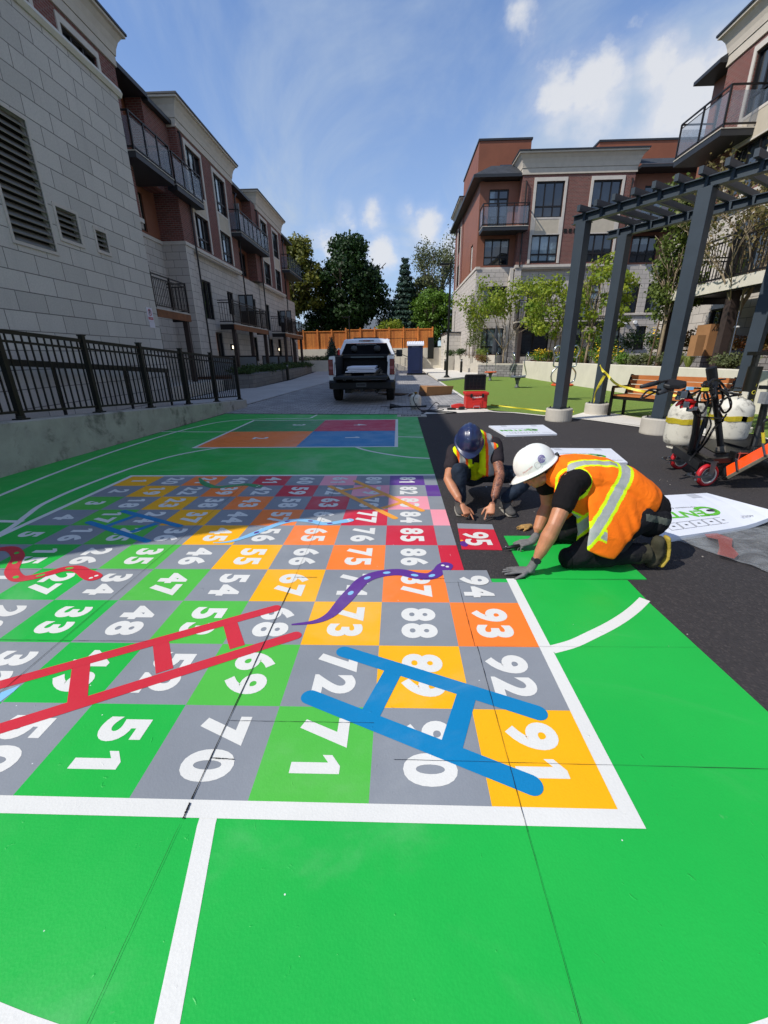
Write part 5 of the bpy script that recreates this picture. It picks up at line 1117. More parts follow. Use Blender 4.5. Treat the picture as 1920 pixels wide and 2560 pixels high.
# ================================================================== HEATER CART
def cp(a, b, Y): return atY(1580+.205*a, 880+.205*b, Y)
def tk(px0, px1, ptop, pbot, Y):
    b = cp((px0+px1)/2, pbot, Y); t = cp((px0+px1)/2, ptop, Y); r = (cp(px1, (ptop+pbot)/2, Y)-cp(px0, (ptop+pbot)/2, Y)).length/2; return b, r, t.z-b.z
hc = root('heater_cart', (3.9, 4.9, 0), 'wheeled gas heater cart with black frame, red castors and orange heater panel', 'heater cart')
RUB = M('red castor rubber', '#b41f27', .4, .08, 8); ZINC = M('zinc steel', '#9da0a3', .3, .1, 8, metal=1); OR = M('orange powder coat', '#f04e12', .35, .04, 3, coat=.4)
def castor(c, ang=0.15, k=1.19):
    c = Vector(c); ax = Vector((math.sin(ang), -math.cos(ang), 0)); f = Vector((-math.cos(ang), -math.sin(ang), 0)); Z = Vector((0, 0, 1))
    mb = MB(); mb.lathe(c-ax*.022*k, [(r*k, z*k) for r, z in [(.074, 0), (.096, .002), (.103, .012), (.105, .022), (.103, .032), (.096, .042), (.074, .044)]], 40, axis=ax, hollow=True); w = mb.build('castor', RUB, hc, smooth=True)
    mb = MB(); mb.lathe(c-ax*.022*k, [(r*k, z*k) for r, z in [(.066, 0.003), (.074, .0), (.074, .044), (.066, .041)]], 32, axis=ax, hollow=True); mb.build('rim', M('cream hub ring', '#d8cfc0', .5), w)
    mb = MB(); mb.lathe(c-ax*.014*k, [(r*k, z*k) for r, z in [(.001, 0), (.067, 0), (.067, .028), (.001, .028)]], 32, axis=ax); mb.cyl(c-ax*.045*k, .014, .09*k, 12, axis=ax); mb.lathe(c-ax*.02*k, [(.001, 0), (.03*k, 0), (.03*k, .04*k), (.001, .04*k)], 20, axis=ax); mb.build('hub', M('grey hub', '#6c7073', .4, .1, 20, metal=.6), w)
    mb = MB()
    for s in (-1, 1): mb.rings([[c+ax*(s*.036*k)-Z*.02-f*.02, c+ax*(s*.036*k)-Z*.02+f*.02, c+ax*(s*.036*k)+Z*.125*k+f*.035, c+ax*(s*.036*k)+Z*.125*k-f*.035], [c+ax*(s*.041*k)-Z*.02-f*.02, c+ax*(s*.041*k)-Z*.02+f*.02, c+ax*(s*.041*k)+Z*.125*k+f*.035, c+ax*(s*.041*k)+Z*.125*k-f*.035]])
    mb.bar(c+Z*.127*k-f*.05, c+Z*.127*k+f*.05, .10, .006); mb.build('fork', ZINC, w)
    mb = MB(); a = c+ax*.052; mb.bar(a, a+f*.19, .018, .022); mb.bar(a+f*.17-ax*.03, a+f*.25+Z*.015-ax*.03, .075, .010); mb.tube([a+f*.15, a+f*.20+Z*.05], .006, 6); mb.cyl(a+f*.18-Z*.035, .022, .02, 10); mb.bar(a+f*.19-ax*.05+Z*.02, a+f*.24-ax*.05+Z*.02, .012, .03); mb.build('brake', ZINC, w)
castor((3.33, 4.50, .125)); castor((3.50, 5.24, .125)); castor((4.6, 5.1, .125)); castor((4.9, 6.0, .125))
FB = M('black frame paint', '#101010', .45, .2, 8, .1, 60, .1)
mb = MB()
for a, b in (((3.33, 4.5, .27), (3.50, 5.24, .27)), ((3.30, 4.52, .27), (4.7, 4.9, .27)), ((3.50, 5.24, .27), (4.9, 6.0, .27)), ((4.6, 5.0, .27), (4.9, 6.0, .27)), ((3.9, 4.75, .27), (4.1, 5.5, .27))): mb.bar(a, b, .05, .05)
mb.prism([(3.55, 4.75), (4.5, 5.0), (4.8, 5.9), (3.75, 5.4)], .297, .307)
mb.build('base_frame', FB, hc)
mb = MB(); mb.bar(cp(520, 1180, 5.2), cp(840, 1395, 4.55), .05, .09); mb.build('side_plate', FB, hc)
mb = MB(); mb.box(3.62, 3.82, 4.56, 4.66, .22, .36); mb.build('motor_box', FB, hc, bevel=.01)
mb = MB(); 
for x in (3.65, 3.79): mb.box(x-.006, x+.006, 4.545, 4.555, .215, .365)
mb.box(3.63, 3.81, 4.546, 4.554, .225, .27); mb.box(3.63, 3.81, 4.546, 4.554, .345, .355); mb.build('motor_guard', ZINC, hc)
MB().tube([(3.84, 4.6, .31), (4.35, 4.72, .30)], .011, 8).build('tie_rod', ZINC, hc); MB().tube([(3.84, 4.62, .18), (3.84, 4.60, .40)], .016, 8).build('latch_post', ZINC, hc)
for nm, (a0, a1, t, b, Y) in (('left', (378, 772, 585, 1165, 5.35)), ('right', (905, 1335, 555, 1110, 5.75))):
    bb, r, h = tk(a0, a1, t, b, Y)
    q = root('propane_tank', bb, 'large worn white propane tank on the heater cart, the %s one' % ('one nearer the bench' if nm == 'left' else 'one nearer the round post'), 'gas tank', 'gas tanks on the cart')
    q['label'] = 'large worn white gas tank at the left of the heater cart behind the red levers' if nm == 'left' else 'large worn white gas tank at the right of the heater cart beside the round post'
    tank(bb, r, h/.95, 'propane_tank', '', parent=q, collar=True)
    n = 22; mb = MB(); zc = bb.z+h*.585; rs = []
    for i in range(n): an = 2*math.pi*i/n; rr = r*(1.03+.02*(i % 3 == 0)); rs.append([Vector((bb.x+rr*math.cos(an), bb.y+rr*math.sin(an), zc-.032+.006*math.sin(i*2.1))), Vector((bb.x+rr*math.cos(an), bb.y+rr*math.sin(an), zc+.032+.006*math.sin(i*1.7)))])
    mb.rings([[p for p in (a[0], a[1], a[1]*1.0+Vector((0, 0, 0)), a[0])] for a in rs], close=True); mb.build('tank_strap', TAPE, hc)
MB().tube([cp(640, 470, 4.75), cp(800, 760, 4.8), cp(770, 1000, 4.85), cp(700, 1300, 4.9)], .036, 10).build('handle_column', FB, hc)
MB().tube([cp(900, 800, 5.0), cp(800, 1100, 4.95), cp(740, 1300, 4.9)], .022, 8).build('brace', FB, hc)
MB().tube([cp(1000, 500, 4.95), cp(1040, 760, 4.95), cp(1085, 1180, 4.9)], .034, 10).build('handle_column', FB, hc)
MB().bar(cp(1080, 1150, 4.88), cp(1090, 1290, 4.86), .09, .09).build('column_socket', M('bare worn steel', '#5f5950', .6, .3, 30), hc)
MB().tube([cp(965, 190, 5.1), cp(985, 345, 5.1), cp(1000, 520, 5.05)], .05, 16, rad=[.053, .053, .035]).build('hose_drum_tube', FB, hc)
mb = MB(); pts = [cp(420, 330, 4.7), cp(480, 322, 4.8), cp(670, 355, 4.8), cp(672, 385, 4.65), cp(590, 405, 4.55), cp(470, 400, 4.5), cp(385, 385, 4.55)]
mb.rings([[p for p in pts], [p-Vector((0, 0, .045)) for p in pts]]); mb.build('control_hood', BP, hc, bevel=.012)
for a, b in (((110, 425), (330, 370)), ((320, 505), (480, 445))):
    p, q_ = cp(*a, 4.5), cp(*b, 4.6); MB().tube([p, p+(q_-p)*.5, q_], .022, 10, rad=[.018, .024, .024]).build('hand_grip', M('grip rubber', '#26282b', .6), hc, smooth=True)
MB().tube([cp(330, 370, 4.55), cp(430, 350, 4.6)], .012, 8).build('handlebar', FB, hc)
for k, pts in enumerate(([(330, 505, 4.5), (200, 470, 4.45), (110, 570, 4.4), (180, 540, 4.45), (350, 455, 4.55)], [(350, 460, 4.55), (230, 455, 4.5), (150, 510, 4.45), (100, 575, 4.42)])):
    MB().tube(smoothpath([cp(*p) for p in pts], 6), .009, 6).build('brake_lever', FB, hc)
for a, b, c, d in ((620, 590, 535, 655), (670, 620, 590, 680), (760, 610, 640, 580), (740, 650, 700, 690)):
    MB().tube([cp(a, b, 4.65), cp((a+c)/2, (b+d)/2, 4.62), cp(c, d, 4.6)], .018, 8, rad=[.02, .02, .01]).build('red_lever', M('red lever', '#d4201c', .35), hc, smooth=True)
for a, b, s in ((610, 520, .035), (560, 560, .02), (700, 700, .022), (760, 690, .02), (640, 640, .03)):
    c = cp(a, b, 4.62); MB().box(c.x-s, c.x+s, c.y-s, c.y+s, c.z-s, c.z+s).build('valve_block', ZINC, hc, bevel=.006)
HS = [[(870, 480), (1000, 330), (1130, 430), (1200, 620), (1190, 700), (1120, 740), (1060, 640)], [(850, 400), (1000, 420), (1200, 500), (1330, 520), (1200, 540), (1080, 600)], [(830, 470), (700, 540), (760, 600), (900, 610), (1010, 560), (1000, 420), (900, 360), (860, 420)],
      [(880, 430), (800, 560), (800, 700), (860, 740), (930, 600), (900, 470)], [(1060, 380), (1110, 560), (1060, 700), (1110, 830), (1050, 870), (980, 960), (900, 1100), (740, 1290)], [(950, 820), (960, 900), (900, 1020), (830, 1150), (700, 1330)], [(1000, 450), (880, 500), (900, 580), (1000, 540)],
      [(1140, 330), (1000, 350), (880, 400), (1000, 440), (1100, 480), (1190, 560), (1210, 650), (1160, 730)], [(700, 440), (780, 440), (870, 445), (1000, 430)], [(790, 760), (840, 790), (950, 800), (1100, 810), (1150, 760)], [(1180, 460), (1240, 440), (1330, 440)]]
for i, h in enumerate(HS):
    pts = [cp(a, b, 4.62+.30*((j+i) % 3)/2) for j, (a, b) in enumerate(h)]
    MB().tube(smoothpath(pts, 7), .0115 if i < 5 else .009, 7).build('gas_hose', HOSE, hc, smooth=True)
for a, b, m_ in ((705, 445, 'blue'), (890, 455, 'yellow')): c = cp(a, b, 4.6); MB().bar(c-Vector((.03, 0, 0)), c+Vector((.03, 0, 0)), .03, .03).build('hose_tag', PAINT['lblue'] if m_ == 'blue' else TAPE, hc)
MB().tube([cp(700, 440, 4.62), cp(590, 520, 4.6), cp(480, 480, 4.6)], .005, 6).build('ignition_wire', M('copper wire', '#a8662c', .4), hc)
# heater panel
P1, P2, P3, P4 = cp(1148, 1395, 4.58), cp(1700, 1090, 4.50), cp(1760, 1230, 4.25), cp(1160, 1545, 4.38)
xd = (P2-P1); ld_ = xd*1.35
mb = MB(); nn = xd.cross(P4-P1).normalized(); nn = nn if nn.z > 0 else -nn
A_, B_, C_, D_ = P1, P1+ld_, P4+ld_, P4
mb.rings([[A_, B_, C_-(C_-B_)*.12, D_-(D_-A_)*.12], [p-nn*.01 for p in (A_, B_, C_-(C_-B_)*.12, D_-(D_-A_)*.12)]]); mb.build('heater_panel', OR, hc)
mb = MB(); mb.bar(D_-(D_-A_)*.06, C_-(C_-B_)*.06, .02, .03); mb.build('panel_edge', M('worn steel edge', '#8a7f6a', .5, .2, 20, metal=.5), hc)
mb = MB(); under = -Vector((0, 0, .11))
for i in range(26): t = i/25; a = D_+(C_-D_)*t+under*.15; mb.bar(a, a+Vector((.03, .55, -.12)), .006, .006)
for i in range(9): t = i/8; a = D_+under*.15+Vector((.03, .55, -.12))*t; b = C_+under*.15+Vector((.03, .55, -.12))*t; mb.bar(a, b, .006, .006)
mb.build('wire_mesh', FB, hc)
for t in (.25, .86): a = A_+ld_*t*.72; b = D_+(C_-D_)*t*.72; MB().tube([a+nn*.02, b+nn*.02], .012, 8).build('clamp_bar', ZINC, hc)
mb = MB(); mb.box(4.0, 5.4, 4.7, 5.3, .28, .33); mb.bar(cp(1150, 1400, 4.6), cp(1150, 1545, 4.5), .06, .05); mb.build('heater_body', FB, hc)
MB().tube([cp(1640, 560, 4.9), cp(1560, 900, 4.9), cp(1450, 1240, 4.85)], .036, 12).build('handle_column', FB, hc)
mb = MB(); mb.bar(cp(1560, 430, 4.9), cp(1800, 435, 4.9), .04, .04); mb.build('handlebar', FB, hc); MB().bar(cp(1590, 560, 4.85), cp(1700, 560, 4.85), .10, .12).build('cloth_wrap', M('grey cloth', '#77797c', .9, .2, 20), hc)
MB().tube(smoothpath([cp(1660, 820, 4.6), cp(1610, 850, 4.6), cp(1595, 960, 4.6), cp(1605, 1120, 4.6)], 6), .012, 8).build('gas_hose', HOSE, hc)
MB().tube([cp(1597, 980, 4.6), cp(1607, 1110, 4.6)], .016, 8).build('hose_fitting', TAPE, hc)
# ================================================================== FOAM BOARDS, SHEETS
LG = M('leaf green print', '#5cb531', .5, .03); INK = M('grey print', '#33353a', .6, .05); PAPER = M('shiny foam sheet', '#dcdfe6', .45, .02, 3); LIN = M('light grey print', '#b5b8bf', .6)
def printed(corners, z, h, name, lb, scale=1.0, curl=0):
    c = [Vector((x, y, 0)) for x, y in corners]          # far-left, far-right, near-right, near-left
    q = root(name, (c[0]+c[2])/2, lb, 'foam board', 'printed foam board packs on the asphalt')
    N = 10
    def P(s, t, zz): return (c[0]*(1-s)+c[1]*s)*(1-t)+(c[3]*(1-s)+c[2]*s)*t+Vector((0, 0, zz+curl*max(0, s-.6)**2*(t)))
    mb = MB(); rs = []
    for i in range(N+1): s = i/N; rs.append([P(s, 0, z), P(s, .5, z), P(s, 1, z), P(s, 1, z+h), P(s, .5, z+h), P(s, 0, z+h)])
    mb.rings(rs); b = mb.build('board', PAPER, q)
    xd = (c[0]-c[1]).normalized(); yd = (c[3]-c[0]).normalized(); W_ = (c[1]-c[0]).length; H_ = (c[3]-c[0]).length; zt = z+h+.0015
    # lettering reads the other way up, towards the far side
    wpos = P(.42, .55, zt); fs = W_*.135*scale
    text('wording', 'ENTEM', fs*1.35, P(.34, .56, zt), xd, yd, LG, q, bold=.006*scale, sx=.95)
    g0 = P(.64, .56, zt); r = fs*.62; mb = MB()
    pts = [g0+xd*(math.cos(a)*r)+yd*(math.sin(a)*r) for a in [R(50+i*12) for i in range(24)]]; mb2 = []
    ribbon(mb, [(p.x, p.y) for p in pts], r*.42, g0.z+.004); mb.build('emblem', LG, q)
    mb = MB(); ribbon(mb, sp([(p.x, p.y) for p in (g0-xd*r*.9+yd*(-.2)*r, g0-xd*r*.1-yd*.05*r, g0+xd*r*.0+yd*(.3)*r-xd*(.9)*r)][::-1], 5), [r*.15+.02*r*i for i in range(11)], g0.z+.0055); mb.build('road_swoosh', INK, q)
    text('wording', 'Thermoplastic Surface Solutions', fs*.26, P(.40, .40, zt), xd, yd, INK, q)
    text('wording', 'FRAGILE', fs*.30, P(.84, .86, zt+.004), xd, yd, INK, q)
    mb = MB()
    for k in range(5):
        a, b2, c2, d2 = P(.15+k*.11, .74, zt), P(.25+k*.11, .74, zt), P(.25+k*.11, .88, zt), P(.15+k*.11, .88, zt)
        for u, v in ((a, b2), (b2, c2), (c2, d2), (d2, a)): ribbon(mb, [(u.x, u.y), (v.x, v.y)], .003*scale+.0008, zt)
        m_ = (a+c2)/2; mb.sheet([(m_.x-.012, m_.y-.01), (m_.x+.014, m_.y-.008), (m_.x+.01, m_.y+.012), (m_.x-.012, m_.y+.008)], zt+.0003)
    mb.build('pictograms', INK, q)
    mb = MB()
    for s in (.2, .75): mb.quad(P(s, .02, zt), P(s+.1, .02, zt), P(s+.1, .16, zt), P(s, .16, zt))
    mb.build('tape_patch', LIN, q); return q
printed([(1.82, 8.58), (2.92, 8.66), (2.84, 7.62), (1.9, 7.50)], 0, .028, 'foam_board_pack', 'farthest printed white foam board pack on the asphalt beside the pergola footing')
printed([(2.10, 6.40), (3.18, 6.33), (2.99, 5.46), (2.25, 5.36)], 0, .032, 'foam_board_pack', 'middle printed white foam board pack behind the white helmet')
printed([(2.12, 3.98), (3.11, 4.14), (3.16, 3.36), (2.0, 3.0)], 0, .038, 'foam_board_pack', 'nearest and largest printed white foam board pack right of the kneeling worker', 1.1, curl=.5)
PLAST = translucent('clear plastic', '#a9adae', .42, .18)
_t = PLAST.node_tree; _b = _t.nodes['Principled BSDF']; _n = noise_n(_t, worldpos(_t), 5, 5, .6, .6); _t.links.new(maprange(_t, _n, .35, .7, .22, .55), _b.inputs['Alpha']); _t.links.new(bumpn(_t, _n, .6, .05), _b.inputs['Normal'])
ps = root('plastic_sheet', (2.6, 3.0, 0), 'crumpled clear plastic sheet with a red smear beside the nearest foam board', 'plastic sheet')
mb = MB(); N = 22; grid = []
cs = [Vector((2.12, 3.10, 0)), Vector((3.35, 3.50, 0)), Vector((3.6, 2.62, 0)), Vector((2.44, 2.50, 0))]
n0 = len(mb.v)
for i in range(N+1):
    for j in range(N+1):
        s, t = i/N, j/N; p = (cs[0]*(1-s)+cs[1]*s)*(1-t)+(cs[3]*(1-s)+cs[2]*s)*t
        z = .008+.028*abs(noise.noise(Vector((p.x*3.1, p.y*3.1, 1))))+.012*abs(noise.noise(Vector((p.x*9, p.y*9, 3)))); mb._a([(p.x, p.y, z)])
for i in range(N):
    for j in range(N): a = n0+i*(N+1)+j; mb.face((a, a+1, a+N+2, a+N+1))
mb.build('sheet', PLAST, ps, smooth=True)
mb = MB(); mb.sheet([(p.x, p.y) for p in [at(1600+a*.1929, 1200+b*.1929, .04) for a, b in ((835, 700), (1000, 690), (1200, 760), (1190, 860), (1280, 960), (1220, 1020), (1090, 985), (1000, 960), (1030, 880), (1010, 770), (870, 740))]], .040)
mb.build('paint_smear', translucent('red smear', '#a8554b', .55, .6), ps)
# loose sheets
q = root('loose_game_sheet', (.65, 3.1, 0), 'loose red floor game sheet numbered 95 under the crouching worker fingers', 'floor sheet')
cw = [Vector((.510, 3.395, 0)), Vector((.806, 3.372, 0)), Vector((.777, 2.870, 0)), Vector((.478, 2.883, 0))]
def W4(s, t): return (cw[0]*(1-s)+cw[1]*s)*(1-t)+(cw[3]*(1-s)+cw[2]*s)*t
mb = MB(); mb.rings([[tuple(W4(s, t)+Vector((0, 0, zz))) for s, t in ((0, 0), (1, 0), (1, 1), (0, 1))] for zz in (.001, .005)]); mb.build('sheet', PAINT['red'], q)
mb = MB(); n = mb._a([tuple(W4(s, t)+Vector((0, 0, .0062))) for s, t in ((0, 0), (1, 0), (1, .22), (0, .22))]); mb.face((n, n+3, n+2, n+1)); mb.build('grey_strip', PAINT['gray'], q)
text('number', '95', .27, W4(.42, .62)+Vector((0, 0, .0068)), (0, -1, 0), (1, 0, 0), PAINT['white'], q, bold=.0078)
mb = MB(); c = W4(.08, .82); mb.sheet([(c.x+.03*math.cos(a)-.0, c.y+.05*math.sin(a)) for a in [2*math.pi*i/14 for i in range(14)] if True], .0064)
mb.build('snake_piece', PAINT['purple'], q)
mb = MB(); c = W4(.04, .70); mb.sheet([(c.x+.012*math.cos(a), c.y+.012*math.sin(a)) for a in [2*math.pi*i/10 for i in range(10)]], .0067); mb.build('flower_piece', PAINT['yellow'], q)
mb = MB(); mb.prism([(.85, 3.13), (1.60, 3.13), (1.60, 2.44), (.83, 2.44), (.845, 2.9)], .001, .006); mb.build('loose_green_sheet', PAINT['green'], label='loose green floor sheet under the kneeling worker hands and knees', cat='floor sheet')
# glove on the ground
GLV = M('tan work glove', '#a07c45', .9, .3, 25, .3, 60, dirt='#2a2018', dirtamt=.3, dscale=12)

# grit and offcuts scattered on the asphalt
g_ = random.Random(12); mb = MB()
for i in range(170):
    x, y = g_.uniform(.52, 3.2), g_.uniform(1.7, 7.5)
    if x > 1.5 and y < 2.2: continue
    r_ = g_.uniform(.002, .007); mb.lathe((x, y, .0), [(r_, 0), (r_*.8, r_*.6), (r_*.2, r_*.9)], 5)
mb.build('grit', M('pale grit', '#8d857c', .9, .3, 40), label='pale grit and crumbs scattered over the fresh asphalt', cat='debris', kind='stuff')
mb = MB()
for i in range(14):
    x, y = g_.uniform(.55, 1.9), g_.uniform(2.7, 4.6); a = g_.uniform(0, 3); L_ = g_.uniform(.01, .03); mb.bar((x, y, .003), (x+L_*math.cos(a), y+L_*math.sin(a), .004), .004, .002)
mb.build('offcuts', FOAM, label='tiny white offcuts littering the asphalt round the workers', cat='debris', kind='stuff')
# ================================================================== PEOPLE
def V(*a): return Vector(a)
class Blob:
    """closed tapered pieces that are fused into one continuous surface"""
    def __init__(s): s.mb = MB()
    def cap(s, pts, n=14):
        """pts: (point, radius) or (point, rx, ry, side-vector)"""
        P = [Vector(p[0]) for p in pts]; m = len(P); rs = []; prev = None
        for i in range(m):
            d = (P[min(i+1, m-1)]-P[max(i-1, 0)]).normalized(); p = pts[i]
            if len(p) == 4: x = (Vector(p[3])-d*Vector(p[3]).dot(d)).normalized(); rx, ry = p[1], p[2]
            else:
                if prev is None: u = V(0, 0, 1) if abs(d.z) < .9 else V(1, 0, 0); x = d.cross(u).normalized()
                else: x = (prev-d*prev.dot(d)).normalized()
                rx = ry = p[1]
            prev = x; y = d.cross(x).normalized()
            def ring(c, kx, ky): return [c+x*math.cos(2*math.pi*j/n)*kx+y*math.sin(2*math.pi*j/n)*ky for j in range(n)]
            r0 = min(rx, ry)
            if i == 0:
                for a in (80, 55, 28): rs.append(ring(P[i]-d*r0*math.sin(R(a)), rx*math.cos(R(a)), ry*math.cos(R(a))))
            rs.append(ring(P[i], rx, ry))
            if i == m-1:
                for a in (28, 55, 80): rs.append(ring(P[i]+d*r0*math.sin(R(a)), rx*math.cos(R(a)), ry*math.cos(R(a))))
        s.mb.rings(rs); return s
    def ell(s, c, rx, ry, rz, X=(1, 0, 0), Y=(0, 1, 0), Z=(0, 0, 1), n=16, m=10):
        c = Vector(c); X, Y, Z = Vector(X), Vector(Y), Vector(Z); rs = []
        for i in range(m+1):
            a = -math.pi/2+math.pi*(i+.12)/(m+.24); rs.append([c+Z*rz*math.sin(a)+(X*rx*math.cos(2*math.pi*j/n)+Y*ry*math.sin(2*math.pi*j/n))*math.cos(a) for j in range(n)])
        s.mb.rings(rs); return s
    def fuse(s, name, mat, parent, voxel=.007, smooth=2, disp=None, split=None):
        o = s.mb.build(name+'_src', mat if not isinstance(mat, list) else mat[0]); me0 = o.data
        bm_fix(me0)
        r = o.modifiers.new('r', 'REMESH'); r.mode = 'VOXEL'; r.voxel_size = voxel
        if smooth: sm = o.modifiers.new('s', 'SMOOTH'); sm.factor = .5; sm.iterations = smooth
        dg = bpy.context.evaluated_depsgraph_get(); dg.update(); me = bpy.data.meshes.new_from_object(o.evaluated_get(dg)); bpy.data.objects.remove(o); bpy.data.meshes.remove(me0)
        if disp:
            nv = [v.normal.copy() for v in me.vertices]
            for v, n_ in zip(me.vertices, nv): v.co += n_*disp(v.co)
        me.materials.clear()
        for m_ in (mat if isinstance(mat, list) else [mat]): me.materials.append(m_)
        off = wloc(parent) if parent else V(0, 0, 0)
        me.transform(Matrix.Translation(-off)); me.name = name
        me.polygons.foreach_set('use_smooth', [True]*len(me.polygons))
        oo = bpy.data.objects.new(name, me); COL.objects.link(oo); oo.parent = parent
        if split:
            # split: list of (child name, material, test(world centre, normal))
            groups = {}
            for p in me.polygons:
                c = p.center+off
                for k, (nm, mt, test) in enumerate(split):
                    if test(c, p.normal): groups.setdefault(k, []).append(p.index); break
            keep = set(range(len(me.polygons)))
            verts = [v.co.copy() for v in me.vertices]; polys = [tuple(p.vertices) for p in me.polygons]
            for k, ids in groups.items():
                keep -= set(ids); sub_mesh(split[k][0], split[k][1], verts, [polys[i] for i in ids], oo)
            nm2 = me_from(verts, [polys[i] for i in sorted(keep)], name); nm2.materials.append(mat if not isinstance(mat, list) else mat[0]); oo.data = nm2
        return oo
def bm_fix(me):
    import bmesh
    b = bmesh.new(); b.from_mesh(me); bmesh.ops.recalc_face_normals(b, faces=b.faces); b.to_mesh(me); b.free()
def me_from(verts, polys, name):
    used = sorted({i for p in polys for i in p}); mp = {a: b for b, a in enumerate(used)}
    me = bpy.data.meshes.new(name); me.from_pydata([verts[i] for i in used], [], [tuple(mp[i] for i in p) for p in polys]); me.polygons.foreach_set('use_smooth', [True]*len(me.polygons)); return me
def sub_mesh(name, mat, verts, polys, parent):
    me = me_from(verts, polys, name); me.materials.append(mat); o = bpy.data.objects.new(name, me); COL.objects.link(o); o.parent = parent; return o
def skinmat(name, col):
    m, t, b = nodes_of(name); c = lin(col); wp = worldpos(t)
    o = mixc(t, maprange(t, noise_n(t, wp, 18, 5), .3, .7), sc(c, .86), sc(c, 1.1)); t.links.new(o, b.inputs['Base Color']); b.inputs['Roughness'].default_value = .5
    b.inputs['Subsurface Weight'].default_value = .12; b.inputs['Subsurface Radius'].default_value = (.02, .008, .004); b.inputs['Subsurface Scale'].default_value = .3
    t.links.new(bumpn(t, noise_n(t, wp, 160, 4), .2, .002), b.inputs['Normal']); return m
SKIN = skinmat('skin', '#b57a58')
TATT = skinmat('tattooed skin', '#8a5a45')
_t = TATT.node_tree; _b = _t.nodes['Principled BSDF']; _n = noise_n(_t, worldpos(_t), 38, 3, .6, 1.8)
_t.links.new(mixc(_t, maprange(_t, _n, .50, .58, 0, .75), lin('#96624a'), lin('#2f2528')), _b.inputs['Base Color'])
def cloth(name, col, var=.1, fold=.5, fs=22, dirt=None, da=0, rough=.9, detail=220):
    m = M(name, col, rough, var, 9, 0, 60, dirt=dirt, dirtamt=da, dscale=7, spec=.2); t = m.node_tree; b = t.nodes['Principled BSDF']; wp = worldpos(t)
    nb = bumpn(t, noise_n(t, wp, fs*.7, 2, .45, 1.2), fold*.55, .018); nb = bumpn(t, noise_n(t, wp, detail, 2), .2, .002, nb); t.links.new(nb, b.inputs['Normal']); return m
VORANGE = cloth('orange mesh vest', '#ff7414', .05); VLIME = cloth('lime binding', '#d3ee1c', .05); VSILV = cloth('silver reflective tape', '#a3a5a0', .08, rough=.35, dirt='#d09a45', da=-.1)
VYEL = cloth('lime vest', '#d6ea12', .05); VOR2 = cloth('orange binding', '#ff6420', .05); TSHB = cloth('black t-shirt', '#151214', .2, .7); TSHG = cloth('charcoal t-shirt', '#2c2629', .2, .8)
WORKP = cloth('black work trousers', '#17161a', .3, .9, 16, dirt='#4a463c', da=.25); JEAN = cloth('dark jeans', '#232c38', .3, .8, 16, dirt='#7d8894', da=.10)
GREYG = cloth('grey glove', '#6f6d6c', .1, .6, 40, dirt='#2a2a2c', da=.3); BOOT = cloth('worn dark boot', '#3b382b', .3, .8, 14, dirt='#15140f', da=.35); SOLE = cloth('yellow boot edge', '#a8913c', .2, .5, 30, dirt='#3c3418', da=.3)
SHOEG = cloth('grey shoe', '#4b4947', .2, .5, 30, dirt='#b9b3aa', da=.1); HAIRD = cloth('dark brown hair', '#2a1a10', .3, 1.0, 90)
def vmat(name, col, rough=.3, dirt=None, da=.0): return M(name, col, rough, .04, 6, .06, 120, dirt=dirt, dirtamt=da, dscale=22, coat=.35)
HWHITE = vmat('white hard hat', '#e6e4dc', .3, '#a8a49a', .0); HNAVY = vmat('navy hard hat', '#1d274b', .32, '#8089a6', .12)
def hand(B, w, pd, pn, curl=(.3, .3, .3, .3), spread=.12, thumb=.8, side=1, L=.185, fat=1.0, point=False):
    """palm from wrist w along pd, palm normal pn (towards what it touches); thumb on side*lateral"""
    w = Vector(w); pd = Vector(pd).normalized(); pn = Vector(pn); pn = (pn-pd*pn.dot(pd)).normalized(); lat = pd.cross(pn).normalized()*side
    PL = L*.50
    B.cap([(w-pd*.01, .026*fat, .020*fat, lat), (w+pd*PL*.45, .038*fat, .016*fat, lat), (w+pd*PL*.92, .041*fat, .013*fat, lat)])
    fl = [.40, .45, .41, .32]
    for i in range(4):
        off = (.5-i/3)*2; base = w+pd*PL*(.93-.03*abs(i-1))+lat*off*.030*fat; d = (pd+lat*off*spread).normalized(); r = (.0088-.0006*i)*fat; p = base; pts = [(p-d*.012, r*1.08)]; c = curl[i]; ang = 0
        seg = [fl[i]*L*.46, fl[i]*L*.30, fl[i]*L*.24]
        for k, sl in enumerate(seg):
            ang += c*(1, .9, .6)[k]; dd = (d*math.cos(ang)+pn*math.sin(ang)).normalized(); p = p+dd*sl; pts.append((p, r*(1-.10*(k+1))))
        B.cap(pts, 10)
    tb_ = w+pd*PL*.30+lat*.028*fat; d1 = (pd*.55+lat*.85*thumb+pn*.15).normalized(); d2 = (pd*.85+lat*.35*thumb+pn*.25).normalized(); p1 = tb_+d1*L*.20; p2 = p1+d2*L*.17; p3 = p2+(d2+pn*.1).normalized()*L*.13
    B.cap([(tb_-d1*.015, .014*fat), (p1, .0115*fat), (p2, .0100*fat), (p3, .0082*fat)], 10)
